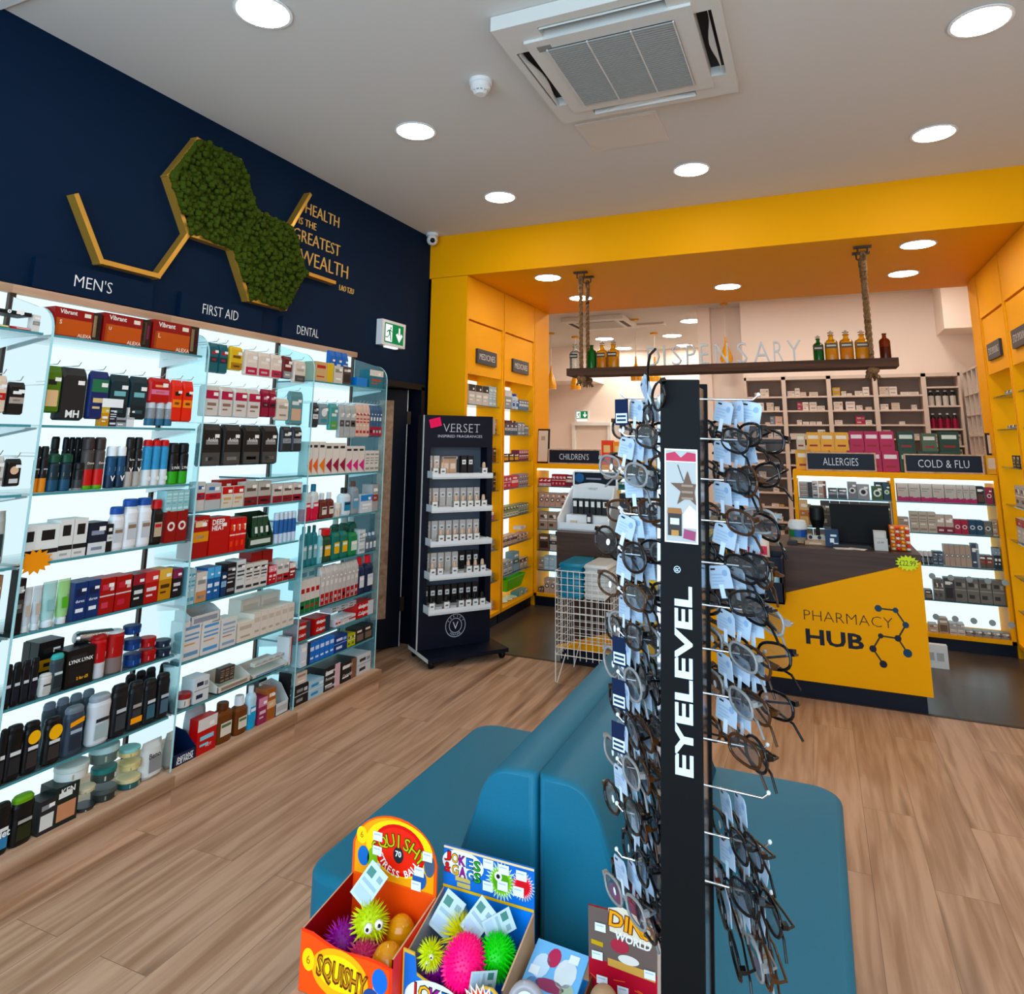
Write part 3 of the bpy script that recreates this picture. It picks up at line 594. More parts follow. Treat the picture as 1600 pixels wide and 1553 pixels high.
B(6, ZB[6], [('flip', 2, 14, 1140, 1, 'black wavy shower gel bottle cut by photo edge', '101114 2a2c30 d8d8d8', 'plain'), ('flip', 14, 42, 1134, 1, 'black wavy shower gel bottle without disc', '101114 2a2c30 d8d8d8', 'plain'), ('flip', 42, 68, 1128, 1, 'black shower gel bottle with yellow disc, front left one', '101114 3a3634 d8d8d8', 'disc'), ('flip', 74, 102, 1122, 1, 'black shower gel bottle with yellow disc, nearer the middle', '101114 3a3634 d8d8d8', 'disc'),
 ('flip', 107, 137, 1104, 1, 'slate shower gel bottle with slanted yellow tag', '3a4654 2a3644 a8b4c0', 'tag', {'cap': '6a747c'}), ('flip', 72, 150, 1088, 4, 'grey capped shower gel bottle standing behind', '4a545c 3a444c 9aa4ac', 'plain', {'back': .09, 'cap': '788490'}),
 ('flip', 146, 180, 1085, 1, 'white shower gel bottle with dark oval logo', 'd4d8dc a4b4b4 2a2c2e', 'plain', {'cap': '9aa2a8'}),
 ('flip', 180, 205, 1070, 1, 'tall charcoal shower gel bottle', '1a1c20 3a4248 c0c4c8', 'plain'), ('flip', 206, 228, 1065, 1, 'tall charcoal shower gel bottle with yellow label', '1f2226 3a3c40 a8a09a', 'tagl'), ('flip', 229, 249, 1061, 1, 'tall charcoal shower gel bottle with teal label', '1c2024 3a6070 c8d0d4', 'plain'), ('flip', 250, 270, 1052, 1, 'tall charcoal shower gel bottle against the divider', '181a1e 4a6474 b8c0c8', 'plain'),
 ('flip', 200, 250, 1048, 3, 'charcoal shower gel bottle standing behind', '16181c 2a2c30 707478', 'plain', {'back': .09})])
ZP = .13
B(7, ZP, [('flip', -6, 22, 1256, 1, 'black bottle with pale blue base', '121316 3a7aa4 e8e8e8', 'plain', {'txt': [('illet', 0, .42, .8, 'f0f0ee', .03)]}), ('flip', 24, 60, 1243, 1, 'black bottle with lime crown', '101113 2a3018 a8a8a0', 'plain', {'cap': '6a9a1c'}),
 ('carton', 62, 88, 1249, 1, 'black carton with white panel', '2a2c2e d8d8d4 8a8c8e', 'win', {'d': .07}), ('carton', 88, 124, 1226, 1, 'dark carton with a skin toned portrait patch', '1c2a24 c08a6a e8e8e4', 'win', {'d': .09, 'st': 0, 'txt': [('KEN', 0, .86, .6, 'f0f0ee', .02)]}),
 ('tub', 126, 155, 1262, 1, 'dark low tub', '3c3e3c d0ccb8 2c2e2c', 'plain'), ('tub', 126, 155, 1232, 1, 'cream tub stacked on the dark one', 'd0c8b0 a89878 c8c0a4', 'plain', {'lift': .062}), ('tub', 104, 150, 1196, 1, 'big white tub on top of the stack', 'd8dcd8 b8b49a c8d0cc', 'plain', {'lift': .125, 'd': .09}),
 ('tub', 157, 190, 1232, 1, 'charcoal tub in the middle', '343836 8a9088 4a504c', 'plain'), ('tub', 157, 190, 1200, 1, 'grey and green tub in the middle', '3c4440 c8ccc4 2c6a64', 'plain', {'lift': .07}), ('tub', 157, 196, 1166, 1, 'clear lidded tub topping the middle stack', '5a6a64 a8b8a0 a8c4c4', 'plain', {'lift': .135}),
 ('tub', 196, 226, 1216, 1, 'teal low tub', '2c5a5a 8aa49a d0c49a', 'plain'), ('tub', 198, 226, 1192, 1, 'butter yellow tub under another', 'd4c894 b0a060 c8bc8a', 'plain', {'lift': .066}), ('tub', 198, 226, 1170, 1, 'butter yellow tub on top', 'd4c894 b0a060 8ac0bc', 'plain', {'lift': .118}),
 ('bag', 230, 263, 1158, 1, 'white bag with upright black lettering', 'd4d4d0 8a8c8c', 'plain', {'d': .06, 'txt': [('Beno', -.1, .66, .6, '2a2c2e', .02)]})])
# goods seen at the left edge of the photo
def A(i, items): row('L', XF - .006, ZB[i] if i < 7 else ZP, items, NTH[i] + ' ' + LE, ua, XB + .02, above(ZB, ZB[i] if i < 7 else ZP))
A(0, [('carton', -20, 51, 484, 1, 'black carton with two white eyes', '0e0e10 1a1a1c 7a5a48', 'plain', {'lift': .05, 'txt': [('o', -.05, .62, .1, 'f0f0f0', .05), ('o', .25, .58, .1, 'f0f0f0', .05)]}), ('carton', 51, 63, 492, 1, 'thin white leaflet box', 'd8d4cc 8a8a88', 'mid', {'lift': .0, 'd': .03}), ('bag', -22, 18, 514, 1, 'lime green pouch', '8aa41c d8c8a0', 'plain', {'d': .05}), ('bag', 18, 50, 516, 1, 'crimson pouch', 'b01c2c d8a4a4', 'plain', {'d': .05})])
A(1, [('pack', -14, 12, 585, 1, 'orange and white packet', 'd8c4b0 b8302a e8e4e0', 'mid', {'vb': 645}), ('pack', 12, 40, 596, 1, 'dark packet with white star', '1a1614 a89a90 e8e8e8', 'mid', {'vb': 648})])
A(2, [('pack', -20, 8, 712, 1, 'silvery packet', 'c8c4c0 8a8680 2a2a2a', 'logo', {'vb': 762}), ('pack', 10, 34, 716, 1, 'black packet with pale disc', '141416 d8b498 c8c8c8', 'disc', {'vb': 760})])
A(3, [('bag', -24, 16, 800, 1, 'grey white bag', 'b8b8b4 2c3a44', 'plain')])
A(4, [('carton', -26, 6, 890, 1, 'dark brown carton', '2a1c16 8a6a50 d0c0b0', 'top')])
sb = MB(); pts = []
for i in range(28): r = .036 if i % 2 else .052; pts.append((0, math.cos(i*math.pi/14)*r*1.25, math.sin(i*math.pi/14)*r*.85))
sb.prism(pts, (.0015, 0, 0), 'e8960c'); p = at(55, 878, 0, XF + .004)
T(sb.build('price_star', None, (XF + .0025, p.y, p.z)), "orange starburst price ticket on a shelf edge under MEN'S sign", 'price ticket')
p = at(176, 630, 0, XF); T(MB().box(-.0008, 0, -.045, .045, -.017, .017, 'f2f4f4').build('price_card', None, (XF + .003, p.y, p.z)), "blank white price card among the razors under MEN'S sign", 'price ticket')
# ---- first aid
def F(i, z, items): row('L', XF - .006, z, items, i + ' ' + FA, uc, XB + .02, above(ZC[1:], z))
F('top hook row', 1.9, [('pack', 327, 357, 536, 2, 'teal and red support pack', '1c5a64 103a44 b02438', 'mid', {'vb': 583}), ('pack', 359, 381, 541, 1, 'bright yellow pack', 'd8b41c a87c10 6a4a10', 'bot', {'vb': 579}),
 ('pack', 383, 442, 550, 3, 'cream and magenta plaster pack', 'd8ccc0 b0284c e8dcd4', 'bot', {'vb': 589}), ('pack', 442, 458, 556, 1, 'dark red small pack', '6a1818 8a9498 e8d8d0', 'bot', {'vb': 592}), ('pack', 459, 479, 563, 1, 'ivory pack with black dots', 'd8ccc0 4a4a4c b0a89c', 'bot', {'vb': 598})])
F('second hook row', 1.7, [('pack', 319, 408, 604, 4, 'white and raspberry support pack', 'd2ccc6 a82448 8a6a5c', 'top', {'vb': 652, 'd': .04}), ('pack', 409, 432, 608, 2, 'deep raspberry pack', '8a1838 5a1024 d8a4b0', 'mid', {'vb': 652}), ('pack', 432, 452, 622, 1, 'pale carton shaped pack', 'd4c8bc a89c90 8a7c70', 'card', {'vb': 657}), ('pack', 452, 474, 611, 1, 'teal grey pack with a foot', '5a8488 c8a890 d8dcdc', 'win', {'vb': 664})])
F('third hook row', 1.4, [('pack', 314, 436, 663, 4, 'black support bag with white word', '1c1a1a 4a4846 8a8886', 'bot', {'vb': 727, 'd': .035, 'txt': [('Ankle', 0, .62, .5, 'e0dedc')]}), ('pack', 440, 473, 666, 2, 'charcoal and white support pack', '2c3238 8a9298 d8dcde', 'mid', {'vb': 706})])
F('fourth shelf', ZC[1], [('carton', 307, 321, 753, 1, 'blue and red plaster carton', 'c8c4c0 a02030 2a5a94', 'mid', {'d': .05}), ('carton', 321, 346, 755, 1, 'grey plaster carton with red band', 'b4b8b8 b01c30 3a6a9a', 'mid', {'d': .05}), ('carton', 347, 381, 760, 2, 'ivory and red plaster carton', 'd4ccc0 b42028 c8a070', 'top', {'d': .05}), ('carton', 341, 384, 749, 2, 'red plaster carton laid behind', '9c1c24 b83840 d8c8c0', 'plain', {'back': .06, 'd': .05}),
 ('carton', 382, 424, 752, 2, 'grey and maroon plaster carton', 'b0aca4 7a1824 5a4a40', 'bot', {'d': .05}), ('carton', 426, 473, 755, 3, 'maroon and white cold sore carton', 'c8c0b8 8a1c2c 5a4a48', 'bot', {'d': .05})])
F('fifth shelf', ZC[2], [('carton', 300, 328, 804, 1, 'red and yellow heat rub carton', '9c1818 d8941c e8c8a0', 'mid', {'txt': [('ThermaCare', 0, .88, .8, 'f0d8c8')]}), ('carton', 328, 360, 808, 1, 'bright red heat rub carton with two white words', 'b01410 c83028 e85030', 'plain', {'txt': [('DEEP', -.1, .88, .62, 'f4ece8', .03), ('HEAT', -.1, .72, .62, 'f4ece8', .03)]}), ('carton', 360, 385, 809, 3, 'slim scarlet carton', 'c01812 e05038 f0d0c0', 'two'),
 ('tray', 389, 429, 801, 1, 'dark green display tray', '24402c c8d4cc', 'plain', {'f': .3, 'd': .1}), ('tube', 397, 422, 806, 3, 'forest green tube in the green tray', '1f4a30 d0d8d0 e0e4e0', 'plain', {'lift': .02, 'back': .01, 'cap': '183a24'}), ('can', 432, 465, 800, 5, 'blue and white spray bottle', '2a5a94 c4d4e4 16345c', 'bot', {'cap': 'c8d4e0'})])
F('sixth shelf', ZC[3], [('carton', 292, 306, 889, 2, 'pale blue carton', 'a4c4cc 5a94a8 d8e4e8', 'lines', {'d': .06}), ('carton', 307, 324, 894, 1, 'white and tan carton', 'd0c8c0 c08a60 8a8a88', 'bot'), ('carton', 324, 345, 886, 2, 'royal blue carton', '1c5a94 5aa4d4 d8e4f0', 'top'), ('carton', 346, 354, 894, 1, 'navy squat carton', '163a64 8ab0d0', 'mid'), ('carton', 355, 369, 880, 1, 'black tall carton', '1c1c22 8a8a90 d8d8dc', 'lines'), ('carton', 370, 384, 875, 1, 'white tall carton behind others', 'd0d4d4 3a3a3c a0a0a0', 'lines'),
 ('carton', 384, 418, 879, 3, 'white medical carton', 'd4d0ca 2a2c30 a8a4a0', 'lines'), ('carton', 392, 426, 861, 2, 'dark red carton laid on top', '8c1414 a83030', 'plain', {'lift': .1, 'back': .03, 'st': 0}), ('carton', 420, 432, 884, 2, 'crimson slim carton', 'b01c30 e0a0a8 e8d8d8', 'top'), ('carton', 433, 452, 875, 2, 'white carton with red foot', 'd0ccc8 9c1428 8a8a88', 'bot'), ('carton', 452, 462, 879, 1, 'maroon carton by the divider', '8a1424 d8d0cc', 'top')])
F('seventh shelf', ZC[4], [('carton', 287, 315, 970, 1, 'big white bandage box, left', 'd8d4d0 6a90b0 c89a6a', 'lines', {'st': 0}), ('carton', 316, 345, 967, 1, 'big white bandage box with blue bands', 'd8d6d2 5a94c4 c89a6a', 'lines', {'st': 0}), ('carton', 346, 370, 966, 1, 'big white bandage box, right', 'd6d4d0 8aa0b8 a87a5a', 'lines', {'st': 0}), ('tray', 298, 345, 948, 1, 'white tray of dressings on the bandage boxes', 'c8c8c6 8a9098', 'plain', {'lift': .13, 'd': .1, 'f': .6}),
 ('carton', 371, 396, 972, 1, 'ivory dressing carton', 'd8d0c4 b8ac9c a89c8c', 'card', {'st': 0}), ('carton', 397, 462, 950, 6, 'ivory slim dressing packet', 'd8d0c6 c4b8aa b0a498', 'card', {'st': 0, 'd': .1}), ('carton', 376, 452, 928, 2, 'ivory dressing packet standing behind', 'd4cec6 c0b8ae a8a098', 'card', {'back': .1, 'st': 0})])
F('eighth shelf', ZC[5], [('tub', 285, 303, 1084, 1, 'white jar with red lid', 'd0ccc4 6a4a40 8a2a2a', 'plain'), ('carton', 304, 327, 1058, 1, 'white carton with navy squares', 'cfd3d4 1c2c4c 8a9098', 'two', {'st': 0}), ('tray', 340, 392, 1052, 1, 'white card tray of small packets', 'd0cac0 8a7c70', 'plain', {'f': .45, 'd': .14}), ('carton', 344, 366, 1042, 3, 'brown small packet in the tray', '4a3c34 8a7a6c c8bcb0', 'lines', {'lift': .03, 'back': .03, 'd': .03, 'st': 0}), ('tray', 393, 450, 1038, 1, 'white card tray heaped with sachets', 'ccc8c0 5a8ab4', 'plain', {'f': .4, 'd': .14}), ('carton', 398, 446, 1028, 5, 'pale sachet box', 'd4d0ca a8a49e 5a7aa4', 'mid', {'lift': .04, 'back': .03, 'd': .03, 'st': 0}), ('carton', 452, 462, 995, 1, 'white carton with rust stripe', 'd0d4d6 a03a1a c8c8c8', 'side', {'st': 0})])
F('floor shelf', ZP, [('tray', 272, 308, 1150, 1, 'INSTANT ICE PACK navy display box', '13284f 13284f', 'plain', {'f': .42, 'd': .16, 'txt': [('INSTANT', .02, .62, .7, 'e8ecf0', .03), ('ICE PACK', .02, .3, .74, 'e8ecf0', .03)]}), ('carton', 309, 340, 1120, 1, 'red and white HOT pack carton', 'b01826 d8d4d0 8ac4d8', 'top', {'d': .05, 'txt': [('HOT', .1, .2, .3, 'f0e8e8')]}), ('bag', 296, 326, 1104, 1, 'silver and red pouch behind ice packs', 'c8ccd0 b82030', 'plain', {'back': .075, 'lift': .05}),
 ('bottle', 342, 368, 1099, 1, 'amber bottle with white label', '6a3a14 d8d4c8 5a6a44', 'plain', {'cap': '5a3010', 'neck': .5}), ('bottle', 371, 391, 1088, 1, 'amber bottle with white pump top', '6a3a14 d8d4c8 5a6a44', 'plain', {'cap': 'e0e4e6', 'neck': .5, 'caph': .25}), ('bottle', 391, 404, 1072, 1, 'white and sky blue bottle', 'b8d4e0 3a9ac8 e8f0f4', 'bot', {'cap': 'e0eaf0'}), ('carton', 404, 418, 1090, 1, 'plum carton', '8a3050 c88aa0 d8c0c8', 'top'), ('carton', 418, 431, 1076, 1, 'copper carton', '9a5a34 d8b08a e8d8c8', 'mid'), ('carton', 404, 432, 1058, 1, 'black glossy carton behind', '16181c 3a4a5c', 'lines', {'back': .15}), ('tray', 432, 456, 1068, 1, 'white half empty display tray', 'd0d4d4 b0b4b4', 'plain', {'d': .12, 'f': .4}), ('carton', 457, 468, 1050, 1, 'black carton at right end', '141416 8a8a8a', 'lines')])
# ---- dental
def D(i, z, items): row('L', XF - .006, z, items, i + ' ' + DE, ud, XB + .02, above(ZD, z))
D('top shelf', ZD[0], [('carton', 492, 522, 566, 1, 'kraft and yellow display box', 'c8a87c d8b83c b03020', 'side', {'st': 0}), ('carton', 522, 536, 572, 1, 'ivory small carton', 'cfc8be 8a847c', 'card'), ('carton', 536, 549, 573, 1, 'dark photo carton', '4a403c 2c2624 c8c0b8', 'win'), ('pack', 514, 545, 549, 3, 'blue floss pack', '1c64b0 10407c c8dcf0', 'bot', {'vb': 576, 'hook': 0, 'back': .085}), ('carton', 557, 574, 590, 1, 'low sky blue carton', '2a7ac4 2a7ac4', 'plain', {'st': 0}), ('carton', 577, 603, 579, 1, 'teal white and red carton stack', '2a6a78 d8d4cc b04a3a', 'top')])
D('second hook row', 1.6, [('pack', 488, 498, 628, 1, 'black and white denture pack', '30343a d8d8d8 8a8a8c', 'mid', {'vb': 668}), ('pack', 499, 514, 630, 1, 'grey floss pack with white disc', '7a8c92 e0e4e6 3a8a94', 'disc', {'vb': 664}), ('pack', 515, 529, 630, 1, 'teal and green toothbrush pack', '4a9490 5a9c4c d8e0e0', 'bot', {'vb': 672}), ('pack', 530, 556, 632, 3, 'grey silver toothbrush pack', 'a8acac 4a4644 d8dada', 'mid', {'vb': 684}), ('pack', 556, 578, 631, 4, 'red and white toothbrush pack', 'd4b8a8 a81830 e8dcd4', 'lines', {'vb': 683}), ('pack', 578, 597, 633, 4, 'blue and red toothbrush pack', '3a5a78 a01c2c d8dce0', 'bot', {'vb': 683})])
D('third shelf', ZD[1], [('carton', 480, 498, 690, 2, 'white whitening carton with orange arrow', 'dcd6ce e06a14 2a2a2c', 'tri', {'d': .06, 'st': 0}), ('carton', 499, 509, 690, 1, 'white carton with orange triangle', 'dcd6ce e0801c 2a2a2c', 'tri', {'d': .06, 'st': 0}), ('carton', 509, 541, 692, 3, 'white carton with crimson triangle', 'dcd6ce 8a1438 2a2a2c', 'tri', {'d': .06, 'st': 0}), ('carton', 541, 570, 697, 3, 'white carton with pink triangle', 'd8d2cc c83a78 2a2a2c', 'tri', {'d': .06, 'st': 0}), ('carton', 571, 592, 704, 3, 'white slim carton with grey lines', 'd4d0ca 8a8a88 5a4a4a', 'lines', {'d': .06, 'st': 0})])
D('fourth shelf', ZD[2], [('bottle', 476, 501, 757, 2, 'white mouthwash bottle with teal cap', 'd0d4d4 c83048 e8e4e0', 'bot', {'cap': '1c6a84', 'caph': .2}), ('bottle', 502, 524, 770, 2, 'brown bottle with white label', '6a2c24 d8d0c8 3a2a28', 'plain', {'cap': 'd8dcdc', 'caph': .25}), ('tub', 525, 535, 786, 1, 'cream jar', 'd8ccc0 a07860 e0dcd4', 'plain'), ('bottle', 536, 551, 762, 1, 'white bottle with black cap', 'cfdfe6 2a7a9c 1c1c20', 'plain', {'cap': '1c1c20', 'caph': .2}), ('bottle', 551, 563, 752, 1, 'grey bottle with brown round top', '8a9298 5a94b4 c8ccd0', 'plain', {'cap': '5a4034'}), ('carton', 563, 583, 773, 1, 'white carton with blue corner', 'c4ccd4 1c7ab8 e8ecf0', 'top'), ('carton', 582, 591, 757, 1, 'grey and red carton by the end glass', '9a9a9a 8a3028', 'mid')])
D('fifth shelf', ZD[3], [('bottle', 474, 498, 822, 3, 'teal mouthwash bottle', '2a7078 8ab4b8 d8e0e0', 'plain', {'cap': '1c5a5c'}), ('bottle', 499, 506, 828, 1, 'pale blue bottle', '8ac8d0 c8e4e8', 'plain'), ('bottle', 506, 520, 826, 1, 'green bottle with red shrink cap', '2a4a34 d8a818 d8dcd8', 'plain', {'cap': 'b81c20', 'caph': .2, 'neck': .9}), ('bottle', 521, 546, 822, 2, 'emerald mouthwash bottle', '186a5c d8b020 d8e4e0', 'plain', {'cap': '124a3c'}), ('bottle', 524, 560, 807, 3, 'tall emerald mouthwash bottle behind', '186050 4a9a84', 'plain', {'back': .08, 'cap': 'c0d0cc'}), ('bottle', 547, 561, 824, 1, 'broad green mouthwash bottle', '1a7a4c c8dcd0', 'plain', {'cap': '124a3c'}), ('carton', 561, 571, 828, 1, 'white slim carton', 'cdd4d8 8a9aa0', 'lines'), ('bottle', 571, 591, 832, 3, 'small slate bottle', '4a5a68 c8d4dc', 'plain', {'cap': 'c0ccd4'})])
D('sixth shelf', ZD[4], [('carton', 470, 500, 905, 4, 'red white and green toothpaste carton', 'd0ccc6 1c6a3c a81828', 'bot', {'d': .05, 'st': 0}), ('carton', 470, 504, 880, 3, 'pale teal carton on the toothpaste', 'a4c8cc 5a8a94', 'card', {'lift': .1, 'back': .05, 'st': 0}), ('pack', 501, 528, 882, 4, 'silver and red toothpaste tube pack', 'c4c0bc a81424 e0dcd8', 'bot', {'vb': 948, 'hook': 0, 'd': .03}), ('pack', 528, 560, 878, 5, 'grey topped red toothpaste pack', 'bcb8b4 a01420 dcd8d4', 'bot', {'vb': 935, 'hook': 0, 'd': .03}), ('bottle', 561, 572, 868, 1, 'navy and white mouthwash bottle', '1c2c54 d0d4d8 e8ecf0', 'plain', {'cap': 'c01c30', 'caph': .22}), ('bottle', 573, 586, 865, 1, 'navy mouthwash bottle with red cap', '16284c d8dce0 c0c8d0', 'plain', {'cap': 'c82038', 'caph': .22})])
CG = lambda *z: {'txt': [('Colgate', -.12, q, .55, 'f0e8e8', .02) for q in z], 'st': 0, 'd': .10}
D('seventh shelf', ZD[5], [('carton', 465, 485, 973, 1, 'red toothpaste carton pair at left', 'a81420 3a4450 d8d8d8', 'side', CG(.28, .75)), ('carton', 492, 516, 964, 1, 'red toothpaste carton pair in the middle', 'a81420 2c3c50 d8d8d8', 'side', CG(.28, .75)), ('carton', 523, 556, 964, 1, 'white and red denture carton', 'd0d4d8 a81828 8a9298', 'mid', CG(.4)), ('carton', 517, 556, 944, 3, 'black and white carton on top', 'c4c8cc 30343a 8a8e94', 'two', {'lift': .075, 'back': .02, 'st': 0}), ('carton', 557, 586, 940, 1, 'red toothpaste cartons at right end', 'b01424 c8ccd0 d8d8d8', 'side', CG(.28, .75))])
D('eighth shelf', ZD[6], [('carton', 470, 485, 1005, 1, 'white and navy carton', 'd0d8e0 14304c', 'side', {'st': 0}), ('carton', 484, 522, 1000, 5, 'bright blue brush head carton', '2a6ac0 c8dcf0 d8e8f8', 'card', {'st': 0, 'd': .05}), ('carton', 522, 543, 992, 1, 'deep blue carton', '123a84 d8e0f0 8ab0e0', 'two', {'st': 0}), ('carton', 543, 555, 990, 2, 'yellow and green carton', 'b0b030 3a6a3a', 'two', {'st': 0}), ('carton', 556, 584, 978, 2, 'black photo carton', '2c2826 6a5a50 d8d0c8', 'win', {'st': 0})])
D('floor shelf', ZP, [('carton', 463, 480, 1040, 1, 'cream tooth fixative carton', 'd0c4b8 a08070', 'card', {'lift': .10, 'st': 0}), ('carton', 460, 482, 1070, 1, 'black stacked carton pair at left', '17181b 8a8c90 c8c8c8', 'two', {'st': 0}), ('carton', 482, 507, 1062, 1, 'sky blue and white brush carton', 'a8c4d4 3a8ac0 d8e4ec', 'two', {'st': 0, 'd': .1}), ('carton', 506, 532, 1040, 1, 'black cartons with white script', '1c1c20 d0b0b8 e8e8e8', 'side', {'st': 0, 'd': .14, 'txt': [('Pronamel', -.1, .8, .6, 'e8e8ea'), ('Pronamel', -.1, .5, .6, 'e8e8ea'), ('Pronamel', -.1, .16, .6, 'e8e8ea')]}), ('carton', 533, 557, 1032, 1, 'black cartons with copper end', '1c1c20 7a5844 e8e8e8', 'side', {'st': 0, 'd': .14, 'txt': [('Corsodyl', -.1, .75, .6, 'e8e8ea'), ('Corsodyl', -.1, .3, .6, 'e8e8ea')]}), ('carton', 558, 588, 1020, 1, 'white and black carton stack at right', 'c4c8cc 2c2e34 8a9096', 'two', {'st': 0, 'd': .14})])
# ================================================================ on the navy wall
def wall_pt(u, v, x=XL): return at(u, v, 0, x)
for t, ya, yb, ul, ur, vt, vb, lab in (("MEN'S", 1.70, 2.25, 116, 174.7, 446, 461, 'navy sign board reading MEN\'S, above the left shelf units'), ('FIRST AID', 2.41, 2.96, 316, 371.4, 494, 507, 'navy sign board reading FIRST AID below the moss hexagons'), ('DENTAL', 3.13, 3.68, 464, 497, 519, 529, 'navy sign board reading DENTAL, nearest the exit sign')):
    e = T(MB().box(0, .022, -(yb-ya)/2, (yb-ya)/2, -.0625, .0625, 'navy_wall').build('sign_board', None, (XL, (ya+yb)/2, 2.152)), lab, 'sign', 'section signs on the navy wall')
    a = wall_pt(ul, vt-6, XL+.022); b = wall_pt(ur, vt+6, XL+.022); c = wall_pt(ur, vb-2, XL+.022)
    MB().text(t, (.0235, (a.y+b.y)/2-(ya+yb)/2, 0), (0, 1, 0), (0, 0, 1), 'f4f4f2', width=b.y-a.y, height=.052, wt=-.012, depth=.001).build('lettering', e)
# honeycomb artwork: two moss hexagons in a gold frame with open bars
HA = .29; H3 = HA * math.sqrt(3) / 2
art_e = T(empty('moss_artwork', (XL, 2.69, 2.5)), 'gold honeycomb artwork with two green moss hexagons on the navy wall', 'wall art')
def hexv(cy, cz, k): a = math.radians(60*k); return Vector((0, cy + HA*math.cos(a) - 2.69, cz + HA*math.sin(a) - 2.5))
C1, C2, C3 = (2.54, 2.757), (2.975, 2.757-H3), (2.105, 2.757-H3)
BN = [0]
def bar(a, b):
    BN[0] += 1; dp = .045 + BN[0]*.0003
    d = (b - a).normalized(); n = Vector((0, -d.z, d.y)); a = a - d*.010; b = b + d*.010
    P = [a + n*.011, b + n*.011, b - n*.011, a - n*.011]
    return MB().prism([p for p in P], (dp, 0, 0), 'gold').build('frame_bar', art_e)
for c, ks in ((C1, range(6)), (C2, (0, 1, 3, 4, 5)), (C3, (3, 4, 5))):
    for k in ks: bar(hexv(*c, k), hexv(*c, k+1))
bar(hexv(*C2, 1), hexv(*C2, 1) + Vector((0, HA*.5, H3))); bar(hexv(*C2, 0), hexv(*C2, 0) + Vector((0, HA, 0)))
def moss(c, nmz):
    rnd = random.Random(5); N = 44; R = HA * .97; mb = MB(); idx = {}; vs = []; fs = []
    def inside(y, z):
        y, z = abs(y), abs(z); return z <= R*.866 and y*.866 + z*.5 <= R*.866
    st = 2*R/N; pts = {}
    for i in range(N+1):
        for j in range(N+1):
            y, z = -R + i*st, -R + j*st
            if inside(y, z):
                pts[(i, j)] = len(vs); vs.append((.035 + rnd.random()*.03, y + c[0]-2.69 + (rnd.random()-.5)*st*.8, z + c[1]-2.5 + (rnd.random()-.5)*st*.8))
    for i in range(N):
        for j in range(N):
            q = [(i, j), (i+1, j), (i+1, j+1), (i, j+1)]
            if all(p in pts for p in q): fs.append([pts[p] for p in q])
    mb.add(vs, fs, 'moss', True)
    # tufts that spill over the frame
    for k in range(420):
        a = rnd.random()*2*math.pi; r = R * math.sqrt(rnd.random()) ; y, z = r*math.cos(a), r*math.sin(a)
        if not inside(y*.98, z*.98): continue
        p = Vector((.05 + rnd.random()*.02, y + c[0]-2.69, z + c[1]-2.5)); s = .012 + rnd.random()*.012
        mb.ball(p, s, 'moss', 5, 3)
    for k in range(-40, 200):
        a = math.radians(k*1.5); m = R*.866/max(math.cos((a + math.pi/6) % (math.pi/3) - math.pi/6), .1)
        y, z = m*math.cos(a+math.pi/2)*.99, m*math.sin(a+math.pi/2)*.99
        if z < -R*.5 and y < 0: continue
        mb.ball((.05, y + c[0]-2.69, z + c[1]-2.5), .012 + rnd.random()*.01, 'moss', 5, 3)
    return mb.build('moss_panel', art_e)
moss(C1, 0); moss(C2, 1)
q = T(empty('wall_quote', (XL, 3.45, 2.7)), 'gold raised letters quoting a saying about health, right of the moss artwork', 'wall lettering')
for t, ul, t0, b0, ur, t1, b1 in (('HEALTH', 477, 315.4, 333.2, 529, 339.7, 356), ('IS THE', 466.5, 338, 348.8, 493.3, 350, 361), ('GREATEST', 457.5, 356, 375.5, 530.6, 382, 399), ('WEALTH', 468, 388.5, 409.6, 542.6, 416, 437), ('LAO TZU', 529.6, 446, 453.5, 551.7, 450.5, 460)):
    A_, B_, C_, D_ = wall_pt(ul, t0), wall_pt(ul, b0), wall_pt(ur, t1), wall_pt(ur, b1)
    MB().text(t, (.001, (A_.y+B_.y+C_.y+D_.y)/4-3.45, (A_.z+B_.z+C_.z+D_.z)/4-2.7), (0, 1, 0), (0, 0, 1), 'e6b878', width=(C_.y+D_.y-A_.y-B_.y)/2, height=(A_.z-B_.z+C_.z-D_.z)/2, wt=-.014, depth=.006).build('lettering', q)
